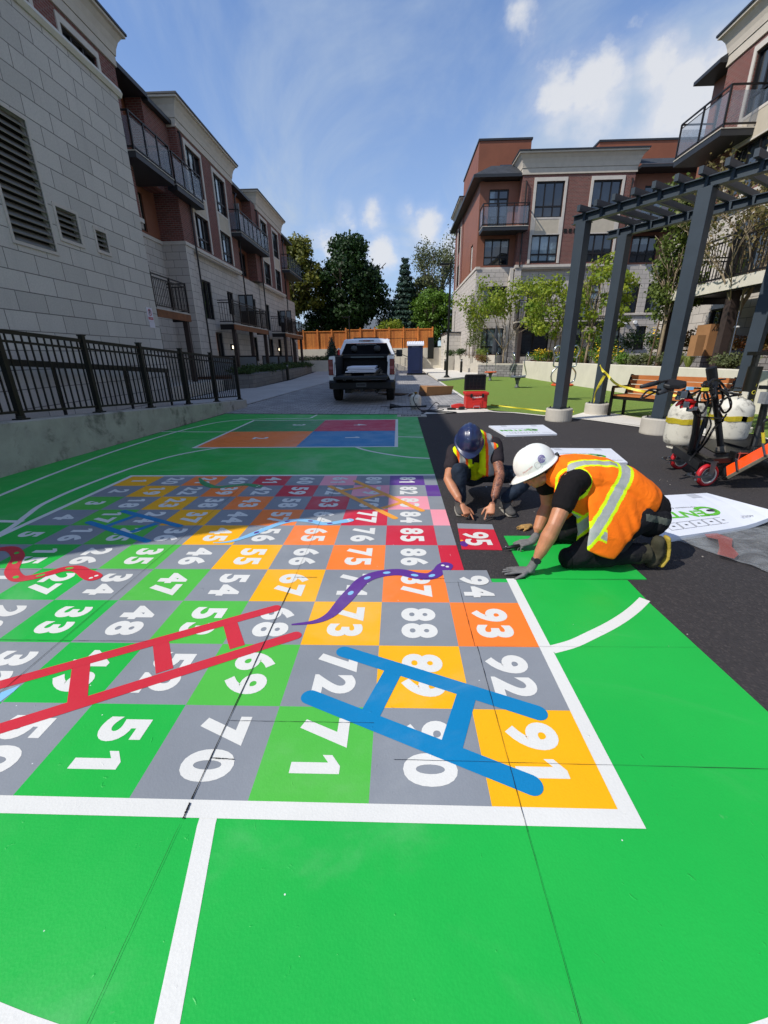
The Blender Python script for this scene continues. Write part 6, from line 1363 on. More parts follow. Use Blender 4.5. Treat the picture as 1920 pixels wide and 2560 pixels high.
def helmet(root_, c, up, fwd, mat, r=(.118, .145), h=.150, brim=.055, ridge=True):
    c = Vector(c); up = Vector(up).normalized(); fwd = (Vector(fwd)-up*Vector(fwd).dot(up)).normalized(); lat = fwd.cross(up)
    mb = MB(); n = 48; rs = []
    for k in range(15):
        a = k/14*math.pi/2; ca, sa = math.cos(a)**.82, math.sin(a); ring = []
        for j in range(n):
            t = 2*math.pi*j/n; x = math.cos(t); y = math.sin(t); rx, ry = r[0]*ca, r[1]*ca
            bump = 0
            if ridge:
                for cc, ww, hh in ((0, .020, .0075), (.042, .007, .0035), (-.042, .007, .0035)):
                    xx = x*rx
                    if abs(xx-cc) < ww and 0 < sa: bump = max(bump, hh*min(1, (ww-abs(xx-cc))/.006)*(1 if sa > .25 else sa*4))
            ring.append(c+lat*x*(rx)+fwd*y*ry*(1.0)+up*(sa*h)+(up*sa+fwd*y*ca*.5).normalized()*bump)
        rs.append(ring)
    # rim band under the dome, then the brim
    def loop(kx, ky, z, fb): return [c+lat*math.cos(2*math.pi*j/n)*(r[0]+kx)+fwd*math.sin(2*math.pi*j/n)*(r[1]+ky+(fb*max(0, math.sin(2*math.pi*j/n))**3))+up*(z-(.012*max(0, math.sin(2*math.pi*j/n))**3 if fb else 0)) for j in range(n)]
    low = [loop(-.004, -.004, -.012, 0), loop(.016, .012, -.016, brim), loop(.018, .014, -.012, brim), loop(.012, .009, -.008, brim*.8), loop(.003, .003, -.001, 0)]
    mb.rings(low+rs, cap=False); k = len(mb.v); mb.face(range(k-n, k)); hm = mb.build('hard_hat', mat, root_, smooth=True)
    mb = MB(); mb.rings([loop(-.008, -.008, -.035, 0), loop(-.004, -.004, -.010, 0)], cap=True); mb.build('headband', BP, hm)
    return hm, c, up, fwd, lat
def head(B, c, up, fwd, k=1.0):
    """c = centre of the skull"""
    c = Vector(c); up = Vector(up).normalized(); f = (Vector(fwd)-up*Vector(fwd).dot(up)).normalized(); l = f.cross(up)
    def P(a, b, d): return c+l*a*k+f*b*k+up*d*k
    B.ell(P(0, -.005, .02), .075*k, .095*k, .095*k, l, f, up); B.ell(P(0, .02, -.055), .060*k, .070*k, .075*k, l, f, up); B.ell(P(0, .055, -.100), .030*k, .030*k, .026*k, l, f, up)
    B.cap([(P(-.055, -.005, -.075), .022*k), (P(0, .045, -.105), .024*k), (P(.055, -.005, -.075), .022*k)])
    B.cap([(P(0, .085, .0), .010*k), (P(0, .100, -.025), .012*k), (P(0, .110, -.042), .0145*k)]); B.ell(P(.013, .098, -.046), .009*k, .010*k, .008*k, l, f, up); B.ell(P(-.013, .098, -.046), .009*k, .010*k, .008*k, l, f, up)
    B.cap([(P(-.040, .080, .012), .011*k), (P(0, .088, .010), .010*k), (P(.040, .080, .012), .011*k)])
    B.cap([(P(-.022, .084, -.068), .0075*k), (P(0, .094, -.066), .009*k), (P(.022, .084, -.068), .0075*k)]); B.cap([(P(-.018, .082, -.080), .0075*k), (P(0, .090, -.081), .010*k), (P(.018, .082, -.080), .0075*k)])
    for s in (-1, 1):
        B.ell(P(s*.047, .062, -.030), .022*k, .022*k, .022*k, l, f, up)
        B.ell(P(s*.077, -.010, -.018), .010*k, .020*k, .031*k, (l+f*s*-.3).normalized(), f, up)
    return P
def eyes(P, root_, skin_parent, k=1.0):
    EW = M('eye white', '#d8d2ca', .2); IR = M('dark iris', '#2a1a12', .2)
    for s in (-1, 1):
        mb = MB(); mb.lathe(P(s*.032, .078, -.008), [(.0005, -.010), (.008, -.006), (.0105, 0), (.008, .006), (.0005, .010)], 12); mb.build('eye', EW, skin_parent, smooth=True)
        mb = MB(); mb.lathe(P(s*.032, .088, -.010), [(.0005, -.003), (.004, 0), (.0005, .003)], 10); mb.build('iris', IR, skin_parent)
def wrinkle(k=1.0, s=14, a=.006):
    def f(co): return a*(noise.noise(Vector((co.x*s, co.y*s*.6, co.z*s)))*k+.5*noise.noise(Vector((co.x*s*2.3+5, co.y*s*2, co.z*s*2.6))))
    return f
# ---------- kneeling worker, white hard hat, orange vest
pb = root('person', (1.30, 2.78, 0), 'worker in white hard hat and orange reflective vest kneeling on hands and knees', 'person')
HB = V(.955, 2.86, .630); UPB = V(-.56, .02, .83).normalized(); FWB = V(-.83, .06, -.56).normalized()
ShN, ElN, WrN = V(1.130, 2.665, .585), V(.995, 2.515, .345), V(.895, 2.500, .085)
ShF, ElF, WrF = V(1.075, 3.02, .600), V(1.115, 3.00, .315), V(1.01, 2.895, .075)
B = Blob(); PH_ = head(B, HB, UPB, FWB, .98)
B.cap([(HB+V(.045, -.005, -.02), .060), (V(1.075, 2.85, .610), .060), (V(1.15, 2.85, .60), .075)])
B.cap([(V(1.13, 2.85, .59), .20, .10, V(0, 1, 0)), (V(1.35, 2.85, .56), .16, .11, V(0, 1, 0)), (V(1.58, 2.82, .42), .15, .12, V(0, 1, 0))])
for Sh, El, Wr in ((ShN, ElN, WrN), (ShF, ElF, WrF)):
    B.cap([(Sh, .064), (Sh.lerp(El, .5), .056), (El, .046), (El.lerp(Wr, .28), .051), (El.lerp(Wr, .7), .038), (Wr, .027, .024, V(0, 1, 0)), (Wr+(Wr-El).normalized()*.02, .026, .020, V(0, 1, 0))])
hipN, knN, anN = V(1.60, 2.69, .34), V(1.19, 2.60, .085), V(1.62, 2.60, .085); hipF, knF, anF = V(1.58, 2.93, .36), V(1.24, 3.02, .085), V(1.62, 3.0, .085)
for h_, k_, a_ in ((hipN, knN, anN), (hipF, knF, anF)): B.cap([(h_, .08), (k_, .055), ]); B.cap([(k_, .055), (a_, .04)])
bd = B.fuse('body', SKIN, pb, .0052, 2); eyes(PH_, pb, bd)
# watch
axw = (ElN-WrN).normalized(); mb = MB(); mb.lathe(WrN+axw*.012, [(.030, 0), (.033, .003), (.033, .019), (.030, .022)], 24, axis=axw, hollow=True); w_ = mb.build('watch_strap', M('steel watch', '#4a4a46', .4, .3, 60, metal=.7), bd)
MB().cyl(WrN+axw*.022+V(-.006, -.034, .012), .020, .012, 18, axis=V(-.1, -1, .35)).build('watch_dial', BP, w_, smooth=False)
# gloves
B = Blob(); B.cap([(WrN+V(.004, 0, .022), .031, .028, V(0, 1, 0)), (WrN-V(.012, 0, .02), .033, .027, V(0, 1, 0)), (WrN-V(.03, 0, .048), .036, .020, V(0, 1, 0))]); hand(B, WrN+V(-.022, .004, -.052), V(-1, .12, -.06), V(0, 0, -1), (.06, .05, .06, .1), .16, .9, 1, .195, 1.12); B.fuse('glove', GREYG, pb, .0042, 1)
B = Blob(); dF = V(-1, -.2, -.12); B.cap([(WrF+V(.01, 0, .03), .030), (WrF-V(.01, 0, .008), .033)]); hand(B, WrF+V(-.018, -.004, -.012), dF, V(0, 0, -1), (.55, .65, .7, .75), .05, .6, -1, .185, 1.12); B.fuse('glove', GREYG, pb, .0042, 1)
q = root('scraper_tool', (.86, 2.86, .03), 'small black utility knife held in the kneeling worker far glove', 'hand tool'); MB().tube([(.93, 2.87, .045), (.85, 2.86, .035), (.80, 2.85, .030)], .014, 10, rad=[.013, .016, .010]).build('handle', BP, q, smooth=True); MB().bar((.80, 2.85, .028), (.775, 2.847, .022), .002, .016).build('blade', ZINC, q)
# t-shirt
B = Blob()
B.cap([(V(1.075, 2.85, .605), .075), (V(1.13, 2.85, .60), .205, .110, V(0, 1, 0)), (V(1.35, 2.85, .57), .175, .125, V(0, 1, 0)), (V(1.62, 2.81, .44), .165, .135, V(0, 1, 0))])
for Sh, El in ((ShN, ElN), (ShF, ElF)): e = Sh.lerp(El, .50); B.cap([(Sh+V(.03, 0, .01), .084), (Sh, .082), (e, .074)], 16)
B.cap([(V(1.62, 2.81, .43), .15, .14, V(0, 1, 0)), (V(1.74, 2.79, .37), .155, .12, V(0, 1, 0))])
B.fuse('t_shirt', TSHB, pb, .007, 2, wrinkle(1, 9, .006))
# trousers
B = Blob(); B.ell(V(1.66, 2.81, .335), .165, .195, .155); B.ell(V(1.72, 2.72, .31), .12, .105, .125); B.ell(V(1.71, 2.90, .31), .12, .105, .125)
B.cap([(hipN, .118), (hipN.lerp(knN, .5)+V(0, -.01, .01), .102), (knN+V(.03, 0, .015), .084)], 18); B.cap([(hipF, .118), (hipF.lerp(knF, .5), .10), (knF+V(.02, 0, .015), .084)], 18)
B.cap([(knN+V(0, 0, .0), .078), (knN.lerp(anN, .5)+V(0, 0, .01), .078), (anN+V(.0, 0, .03), .066)], 16); B.cap([(knF, .078), (knF.lerp(anF, .5), .072), (anF+V(0, 0, .02), .062)], 16)
def tro(c, n): return c.x > 1.56 and .355 < c.z-(c.x-1.7)*-.35 < .40 and n.z > -.6
tr_ = B.fuse('trousers', WORKP, pb, .007, 2, wrinkle(1, 8, .007), split=[('waist_band', cloth('grey waistband', '#55574f', .2, .6), lambda c, n: c.x > 1.60 and abs(c.z-(.335+(1.74-c.x)*.30)) < .022)])
for k_, s_ in ((knN, 1), (knF, 1)):
    B = Blob(); B.ell(k_+V(-.045, 0, -.01), .055, .075, .07); B.fuse('knee_pad', cloth('black knee pad', '#0f1012', .3, .6, 30, dirt='#3b5c66', da=.15), pb, .006, 1)
# pocket and boots
B = Blob(); B.cap([(V(1.50, 2.585, .235), .055, .022, V(1, 0, .4)), (V(1.43, 2.56, .125), .055, .022, V(1, 0, .4))]); B.fuse('tool_pocket', cloth('charcoal pocket', '#2a2a2c', .3, .7, 20, dirt='#6a655c', da=.1), pb, .006, 1, wrinkle(1, 25, .004))
for a_, dy in ((anN, 0), (anF, .0)):
    y = a_.y
    B = Blob(); B.cap([(V(1.60, y, .105), .068), (V(1.67, y, .12), .066), (V(1.725, y, .115), .058, .05, V(0, 1, 0))]); B.cap([(V(1.725, y, .20), .046, .040, V(0, 1, 0)), (V(1.735, y, .12), .050, .046, V(0, 1, 0)), (V(1.71, y-.0, .052), .052, .046, V(0, 1, 0))])
    bt = B.fuse('boot', BOOT, pb, .006, 2, wrinkle(1, 18, .004))
    B = Blob(); B.cap([(V(1.775, y, .225), .036, .015, V(0, 1, 0)), (V(1.790, y, .15), .040, .014, V(0, 1, 0)), (V(1.790, y, .09), .050, .014, V(0, 1, 0)), (V(1.765, y, .032), .046, .018, V(0, 1, 0))]); B.fuse('sole', SOLE, bt, .005, 1)
# vest: torso shell with hanging front
B = Blob()
B.cap([(V(1.105, 2.85, .605), .165, .112, V(0, 1, 0)), (V(1.20, 2.85, .60), .222, .132, V(0, 1, 0)), (V(1.36, 2.85, .565), .212, .150, V(0, 1, 0)), (V(1.52, 2.83, .50), .200, .160, V(0, 1, 0)), (V(1.645, 2.81, .425), .192, .150, V(0, 1, 0))], 24)
B.cap([(V(1.12, 2.70, .55), .07, .10, V(0, 1, 0)), (V(1.30, 2.68, .42), .05, .13, V(0, 1, 0)), (V(1.36, 2.66, .26), .035, .15, V(0, 1, 0)), (V(1.345, 2.645, .125), .022, .145, V(0, 1, 0))], 20)
B.cap([(V(1.44, 2.66, .50), .21, .05, V(1, 0, -.3)), (V(1.39, 2.570, .38), .185, .030, V(1, 0, -.3)), (V(1.345, 2.510, .27), .135, .022, V(1, 0, -.35)), (V(1.305, 2.485, .160), .10, .016, V(1, 0, -.25))], 26)
B.cap([(V(1.12, 3.00, .55), .07, .10, V(0, 1, 0)), (V(1.28, 3.02, .40), .05, .12, V(0, 1, 0)), (V(1.27, 3.0, .22), .03, .13, V(0, 1, 0))], 20)
def Lc(c):   # coordinates along the spine (0 at the neck) and round the body
    a, b = V(1.08, 2.85, .62), V(1.66, 2.81, .43); d = (b-a).normalized(); s_ = (c-a).dot(d); return s_, c.y-2.83, (c-a)-d*s_
def near(c): return c.y < 2.83
def band(v, c0, w, e): return 'S' if abs(v-c0) < w else ('L' if abs(v-c0) < w+e else None)
def vest(c, n):
    s_, y, r_ = Lc(c)
    # waist hoop, leaning back over the hips, continuing down the hanging flap
    v = s_-.42+.30*max(0, .56-c.z)*0+.0
    q = c.x-(1.50-(.66-c.z)*.72)            # hoop: from the back at x 1.50 down and forward
    k = band(q, 0, .036, .026)
    if k: return k
    if c.x < 1.33 and c.z < .42 and c.y < 2.75:
        k = band(c.z-(.335-(c.x-1.2)*.45), 0, .026, .016)
        if k: return k
    # shoulder straps over the back
    if n.z > -.2 and s_ < .40 and c.z > .42:
        k = band(abs(y), .120-.16*s_, .022, .016)
        if k and s_ > .02: return k
    # arm hole and neck binding
    dN = (c-(ShN+V(0, -.02, 0))).length
    if .098 < dN < .118: return 'L'
    if c.z < .10+(c.x-1.25)*.15 and c.y < 2.72: return 'O'
    return None
arm_hole = (ShN+V(0, -.03, 0), ShF+V(0, .03, 0))
def vdisp(co): return .0045*math.sin(co.x*48+co.z*22+7*noise.noise(co*4))*(.4+.6*abs(noise.noise(co*3+Vector((4, 0, 0)))))+.003*noise.noise(co*6)
vs_ = B.fuse('safety_vest', VORANGE, pb, .006, 2, vdisp, split=[('arm_opening', TSHB, lambda c, n: min((c-arm_hole[0]).length, (c-arm_hole[1]).length) < .098),
     ('reflective_tape', VSILV, lambda c, n: vest(c, n) == 'S'), ('lime_binding', VLIME, lambda c, n: vest(c, n) == 'L')])
hm, hc_, u_, f_, l_ = helmet(pb, HB+UPB*.020+FWB*-.005, UPB, FWB, HWHITE, r=(.114, .140), h=.148, brim=.048)
# stickers on the near side (lateral direction facing the camera)
sd_ = l_ if l_.y < 0 else -l_
def onh(a, b):   # a forward metres, b up metres -> point on the shell side + normal
    y = a/.145; zz_ = min(b/.150, .95); ca = math.sqrt(max(1-zz_*zz_, 0))**.82; x = math.sqrt(max(1-(y/ca)**2, 0))*ca
    p = hc_+sd_*.118*x+f_*a+u_*b; n = (sd_*x/.118+f_*y/.145+u_*zz_/.150).normalized(); return p+n*.0035, n
def disc(a, b, r0, r1, mat, nm, seg=(0, 360)):
    mb = MB(); n_ = 24; pr = []
    for i in range(n_+1):
        t = R(seg[0]+(seg[1]-seg[0])*i/n_); pr.append((onh(a+r0*math.cos(t), b+r0*math.sin(t))[0], onh(a+r1*math.cos(t), b+r1*math.sin(t))[0]))
    for (p, q), (p2, q2) in zip(pr, pr[1:]): mb.quad(p, q, q2, p2)
    return mb.build(nm, mat, hm)
PUR = M('purple sticker', '#4c3a86', .4)
for r0, r1 in ((.004, .009), (.012, .016), (.019, .024)): disc(-.045, .060, r0, r1, PUR, 'sticker', (20, 200)); disc(-.045, .060, r0, r1, PUR, 'sticker', (225, 375))
disc(-.005, .040, .019, .021, M('grey sticker', '#8d8a86', .5), 'sticker'); 
p_, n_ = onh(.062, .042); text('wording', 'Milwaukee', .018, p_+n_*.002, (-f_)*1.0+u_*.15, u_, M('red sticker', '#b83a32', .5), hm)
B = Blob(); B.ell(HB+FWB*-.045+UPB*-.005, .078, .062, .062, l_, FWB, UPB); B.fuse('hair', HAIRD, pb, .006, 1, wrinkle(1, 60, .004))
MB().cyl(HB+FWB*-.150+UPB*.012, .016, .02, 14, axis=-FWB).build('hat_dial', BP, hm)
# ---------- crouching worker, blue hard hat
pa = root('person', (.80, 3.90, 0), 'worker in scuffed navy blue hard hat and lime vest crouching and pointing down', 'person')
HA = V(.665, 3.955, .600); UPA = V(-.05, -.60, .80).normalized(); FWA = V(-.08, -.80, -.60).normalized()
sL, eL, wL = V(.545, 4.035, .500), V(.462, 3.775, .290), V(.575, 3.535, .115); sR, eR, wR = V(.925, 4.055, .560), V(.935, 3.76, .335), V(.828, 3.525, .130)
hL, kL, aL = V(.68, 4.22, .24), V(.560, 3.80, .365), V(.575, 3.74, .085); hR, kR, aR = V(.86, 4.22, .24), V(1.235, 3.87, .300), V(1.00, 3.72, .090)
B = Blob(); PA_ = head(B, HA, UPA, FWA, .98)
B.cap([(HA+V(.01, .05, -.03), .056), (V(.72, 4.06, .56), .062)]); B.cap([(V(.735, 4.09, .55), .19, .10, V(1, .1, .1)), (V(.76, 4.20, .38), .15, .11, V(1, 0, 0)), (V(.77, 4.26, .26), .15, .12, V(1, 0, 0))])
def arm(B, Sh, El, Wr): B.cap([(Sh, .058), (Sh.lerp(El, .5), .050), (El, .042), (El.lerp(Wr, .30), .044), (El.lerp(Wr, .72), .033), (Wr, .026, .022, V(1, 0, 0))])
arm(B, sL, eL, wL); arm(B, sR, eR, wR)
dL = (V(.640, 3.425, .02)-wL).normalized(); dR = (V(.778, 3.415, .02)-wR).normalized()
hand(B, wL, dL, V(-.3, .55, -.8), (.10, 1.15, 1.25, 1.25), .04, .9, 1 if dL.cross(V(-.3, .55, -.8)).x > 0 else -1, .175); hand(B, wR, dR, V(.3, .55, -.8), (.10, 1.15, 1.25, 1.25), .04, .9, -1 if dR.cross(V(.3, .55, -.8)).x > 0 else 1, .175)
for h_, k_, a_ in ((hL, kL, aL), (hR, kR, aR)): B.cap([(h_, .08), (k_, .055)]); B.cap([(k_, .055), (a_, .04)])
def tattoo(c, n): return c.x > .78 and c.y < 4.05 and c.z > .145 and (c-wR).length < .52 and c.x > .80-.0*(c.z) and not (c-HA).length < .2
ba = B.fuse('body', SKIN, pa, .0052, 2, split=[('tattooed_arm', TATT, tattoo)]); eyes(PA_, pa, ba)
mb = MB(); axb = (eL-wL).normalized(); mb.lathe(wL+axb*.02, [(.026, 0), (.029, .002), (.026, .005)], 24, axis=axb, hollow=True); mb.build('bracelet', M('silver', '#c9c4b8', .25, metal=1), ba)
B = Blob(); B.cap([(V(.735, 4.09, .55), .20, .112, V(1, .1, .1)), (V(.76, 4.20, .38), .165, .125, V(1, 0, 0)), (V(.77, 4.26, .26), .16, .13, V(1, 0, 0))]); B.cap([(V(.715, 4.04, .575), .075), (V(.73, 4.08, .56), .09)])
for Sh, El, t in ((sL, eL, .56), (sR, eR, .52)): B.cap([(Sh, .078), (Sh.lerp(El, t), .066)], 16)
B.fuse('t_shirt', TSHG, pa, .007, 2, wrinkle(1, 9, .005))
B = Blob(); B.ell(V(.77, 4.28, .22), .17, .15, .14)
for h_, k_, a_ in ((hL, kL, aL), (hR, kR, aR)):
    B.cap([(h_, .105), (h_.lerp(k_, .5), .092), (k_, .074)], 18); B.cap([(k_, .074), (k_.lerp(a_, .4), .070), (a_+V(0, 0, .03), .056)], 16)
B.fuse('trousers', JEAN, pa, .007, 2, wrinkle(1, 11, .008))
for a_, tdir, nm in ((aL, V(-.05, -1, 0), 'l'), (aR, V(.12, -1, 0), 'r')):
    tdir.normalize(); lt = tdir.cross(V(0, 0, 1)); g0 = V(a_.x, a_.y, 0)
    B = Blob(); B.cap([(g0+V(0, 0, .09), .048), (g0+V(0, 0, .05), .046)]); B.cap([(g0-tdir*.05+V(0, 0, .045), .040, .036, lt), (g0+tdir*.05+V(0, 0, .05), .044, .034, lt), (g0+tdir*.13+V(0, 0, .038), .046, .026, lt), (g0+tdir*.165+V(0, 0, .033), .038, .022, lt)])
    sh_ = B.fuse('shoe', SHOEG, pa, .0055, 1, wrinkle(1, 24, .003)); B = Blob(); B.cap([(g0-tdir*.055+V(0, 0, .014), .046, .013, lt), (g0+tdir*.05+V(0, 0, .014), .050, .013, lt), (g0+tdir*.17+V(0, 0, .014), .042, .013, lt)]); B.fuse('sole', cloth('pale shoe sole', '#8a857c', .1, .4, 40, dirt='#201f1c', da=.4), sh_, .005, 1)
B = Blob(); B.cap([(V(.735, 4.06, .570), .185, .130, V(1, .1, .12)), (V(.740, 4.09, .50), .225, .155, V(1, .1, .1)), (V(.75, 4.14, .42), .21, .165, V(1, 0, 0)), (V(.77, 4.17, .335), .195, .160, V(1, 0, 0))], 24)
B.cap([(V(.865, 3.97, .54), .085, .06, V(1, 0, 0)), (V(.865, 3.94, .42), .10, .05, V(1, 0, 0)), (V(.85, 3.93, .315), .095, .035, V(1, 0, 0))]); B.cap([(V(.595, 3.97, .52), .085, .06, V(1, 0, 0)), (V(.61, 3.95, .42), .10, .05, V(1, 0, 0)), (V(.65, 3.95, .365), .10, .035, V(1, 0, 0))])
def vA(c, n):
    x = c.x-(.735+(.56-c.z)*.06); ax = abs(x)
    w0 = .135
    if c.y < 4.12 or c.z > .56:
        if abs(ax-w0) < .028: return 'S'
        if abs(ax-w0) < .054: return 'O'
    elif abs(c.z-.42) < .03: return 'S'
    elif abs(c.z-.42) < .05: return 'O'
    return None
B.fuse('safety_vest', VYEL, pa, .006, 2, lambda co: .006*noise.noise(co*14)+.005*math.sin(co.x*60+co.z*25), split=[('reflective_tape', VSILV, lambda c, n: vA(c, n) == 'S'), ('orange_binding', VOR2, lambda c, n: vA(c, n) == 'O'), ('shirt_opening', TSHG, lambda c, n: c.y < 4.05 and abs(c.x-.735) < .035 and c.z > .40)])
hm, hc_, u_, f_, l_ = helmet(pa, HA+UPA*.028, UPA, FWA, HNAVY, r=(.122, .148), h=.158, brim=.045)
SILS = M('worn silver sticker', '#b9b6aa', .4, .2, 40)
sd_ = l_ if l_.x > 0 else -l_
def onh2(a, b, lift=.004):
    y = a/.148; zz_ = min(b/.158, .95); ca = math.sqrt(max(1-zz_*zz_, 0))**.82; x = math.sqrt(max(1-(y/ca)**2, 0))*ca
    p = hc_+sd_*.122*x+f_*a+u_*b; n = (sd_*x/.122+f_*y/.148+u_*zz_/.158).normalized(); return p+n*lift
def patch(cx_, cy_, w, h, rot, mat, nm, lift=.004):
    mb = MB(); c, s = math.cos(rot), math.sin(rot); mb.quad(*[onh2(cx_+c*a*w-s*b*h, cy_+s*a*w+c*b*h, lift) for a, b in ((-1, -1), (1, -1), (1, 1), (-1, 1))]); mb.build(nm, mat, hm)
patch(.05, .075, .018, .014, .4, SILS, 'sticker'); patch(.05, .075, .007, .005, .4, OR, 'sticker', .0055); patch(-.02, .07, .020, .008, .2, SILS, 'sticker'); patch(-.02, .07, .012, .004, .2, BP, 'sticker', .0055); patch(-.07, .09, .014, .014, .1, BP, 'sticker')
# glove lying on the asphalt
q = root('work_glove', (1.06, 3.28, .02), 'single tan work glove lying on the asphalt between the two workers', 'glove')
B = Blob(); hand(B, V(1.10, 3.30, .022), V(-1, -.25, 0), V(0, 0, -1), (.1, .15, .1, .2), .05, .5, 1, .13, .9); B.fuse('glove', GLV, q, .004, 1)
# ================================================================== TREES AND PLANTS
def leaf_mat(name, a, b_, trans=.25):
    m, t, b = nodes_of(name); wp = worldpos(t)
    o = mixc(t, maprange(t, noise_n(t, wp, 1.6, 4, .7), .32, .68), lin(a), lin(b_))
    v = t.nodes.new('ShaderNodeTexVoronoi'); v.inputs['Scale'].default_value = 9; t.links.new(wp, v.inputs['Vector'])
    sc_ = t.nodes.new('ShaderNodeSeparateColor'); t.links.new(v.outputs['Color'], sc_.inputs[0]); o = mixc(t, maprange(t, sc_.outputs[0], 0, 1, 0, .35, False), o, lin(b_))
    t.links.new(o, b.inputs['Base Color']); b.inputs['Roughness'].default_value = .55; b.inputs['Specular IOR Level'].default_value = .3
    tr_ = t.nodes.new('ShaderNodeBsdfTranslucent'); t.links.new(o, tr_.inputs[0]); mx = t.nodes.new('ShaderNodeMixShader'); mx.inputs[0].default_value = trans
    out = t.nodes['Material Output']; t.links.new(b.outputs[0], mx.inputs[1]); t.links.new(tr_.outputs[0], mx.inputs[2]); t.links.new(mx.outputs[0], out.inputs[0]); return m
BARK = M('bark', '#5d5145', .95, .25, 9, .9, 40); BARKL = M('young bark', '#8f7f68', .9, .2, 14, .5, 60); BARKG = M('grey dead bark', '#6f665c', .95, .2, 9, .6, 40)
LF_D = leaf_mat('dark maple leaf', '#16280f', '#2f4a1c'); LF_Y = leaf_mat('turning maple leaf', '#2c3f17', '#7c7a2b'); LF_S = leaf_mat('blue spruce needle', '#1d2f26', '#3c5547', .05)
LF_B = leaf_mat('bright leaf', '#33561a', '#6f9030', .35); LF_G = leaf_mat('grey green leaf', '#46502f', '#71774d'); LF_P = leaf_mat('pear leaf', '#3f561f', '#74803a', .3); LF_T = leaf_mat('yellow green leaf', '#4c7420', '#a3ab38', .4)
LF_R = leaf_mat('dry leaf', '#4f5c2c', '#857048', .3); LF_SH = leaf_mat('shrub leaf', '#26381a', '#4d6430'); LF_O = leaf_mat('grass blade', '#6f8a35', '#a9b45e', .3); FLOW = M('yellow flower', '#f0c21a', .7, .1); LF_RED = leaf_mat('reddish shrub leaf', '#5c6a2c', '#8a4f30', .3)
def leaves(name, mat, parent, clumps, n, size, origin, flat=.0, rs=None, elong=1.0, hang=0.0, **pr):
    """many small faces spread through ellipsoid clumps; denser near each clump's shell"""
    g = np.random.RandomState(rs if rs is not None else 3)
    w = np.array([c[3]*c[4]*c[5] for c in clumps])**.75; w /= w.sum(); idx = g.choice(len(clumps), n, p=w)
    C_ = np.array([c[:3] for c in clumps])[idx]; Rr = np.array([c[3:6] for c in clumps])[idx]
    d = g.normal(size=(n, 3)); d /= np.linalg.norm(d, axis=1)[:, None]; rad = g.uniform(0.15, 1, n)**.45*(1+.16*g.normal(size=n))
    P = C_+d*rad[:, None]*Rr
    nr = d+g.normal(size=(n, 3))*.75; nr[:, 2] += .35; nr /= np.linalg.norm(nr, axis=1)[:, None]
    a = np.cross(nr, g.normal(size=(n, 3))); a /= np.linalg.norm(a, axis=1)[:, None]; b = np.cross(nr, a)
    s = size*g.uniform(.55, 1.3, n)[:, None]; a = a*s*.5*elong; b = b*s*.42
    fold = nr*s*.12
    V_ = np.stack([P-a, P+b-fold, P+a, P-b-fold], 1).reshape(-1, 3)-np.array(origin)
    me = bpy.data.meshes.new(name); me.vertices.add(4*n); me.vertices.foreach_set('co', V_.astype(np.float32).ravel()); me.loops.add(4*n); me.loops.foreach_set('vertex_index', np.arange(4*n, dtype=np.int32))
    me.polygons.add(n); me.polygons.foreach_set('loop_start', np.arange(n, dtype=np.int32)*4); me.polygons.foreach_set('loop_total', np.full(n, 4, dtype=np.int32)); me.update(); me.validate()
    me.materials.append(mat); o = bpy.data.objects.new(name, me); COL.objects.link(o)
    if parent is not None: o.parent = parent; o.location = Vector(origin)-wloc(parent)
    else: o.location = origin
    return prop(o, **pr)
def limb(mb, p, d, L_, r, depth, ends, g, spread=.5, up=.25, kids=3, shrink=.68):
    p = Vector(p); d = Vector(d).normalized(); pts = [p]; q = p; dd = d
    for k in range(4): dd = (dd+Vector((g.uniform(-.16, .16), g.uniform(-.16, .16), up*.12))).normalized(); q = q+dd*L_/4; pts.append(q)
    mb.tube(pts, r, 7 if depth > 1 else 5, rad=[r*(1-.11*k) for k in range(5)])
    if depth <= 0: ends.append(q); return
    for k in range(kids):
        a = g.uniform(0, 6.28)+k*2.1; u = dd.orthogonal().normalized(); w = dd.cross(u); nd = (dd+(u*math.cos(a)+w*math.sin(a))*spread*g.uniform(.7, 1.3)+Vector((0, 0, up))).normalized()
        st = pts[2+(k % 3)] if k < kids-1 else q
        limb(mb, st, nd, L_*shrink*g.uniform(.8, 1.15), r*.6, depth-1, ends, g, spread, up, kids, shrink)
def tree(lb, base, th, tr_, crown, mat, n, size, grp=None, bark=None, seed=1, cat='tree', limbs=None, name='tree', elong=1.0, **k):
    g = random.Random(seed); base = Vector(base); q = root(name, base, lb, cat, grp); mb = MB(); ends = []
    top = base+Vector((g.uniform(-.1, .1)*th*.3, 0, th)); mb.tube([base-Vector((0, 0, .1)), base.lerp(top, .3)+Vector((g.uniform(-.04, .04)*th, 0, 0)), base.lerp(top, .7), top], tr_, 10, rad=[tr_*1.25, tr_, tr_*.85, tr_*.72])
    for i in range(limbs or 5):
        a = 6.28*i/(limbs or 5)+g.uniform(-.4, .4); limb(mb, base.lerp(top, g.uniform(.62, 1.0)), (math.cos(a)*k.get('out', .8), math.sin(a)*k.get('out', .8), k.get('rise', 1.0)), k.get('ll', 2.2), tr_*.5, k.get('depth', 2), ends, g, k.get('spread', .55), k.get('up', .25))
    mb.build('trunk', bark or BARK, q, smooth=True)
    if crown == 'ends': crown = [(e.x, e.y, e.z, k['er'], k['er'], k['er']*.8) for e in ends]
    if n: leaves('crown', mat, q, crown, n, size, base, rs=seed, elong=elong)
    return q, ends
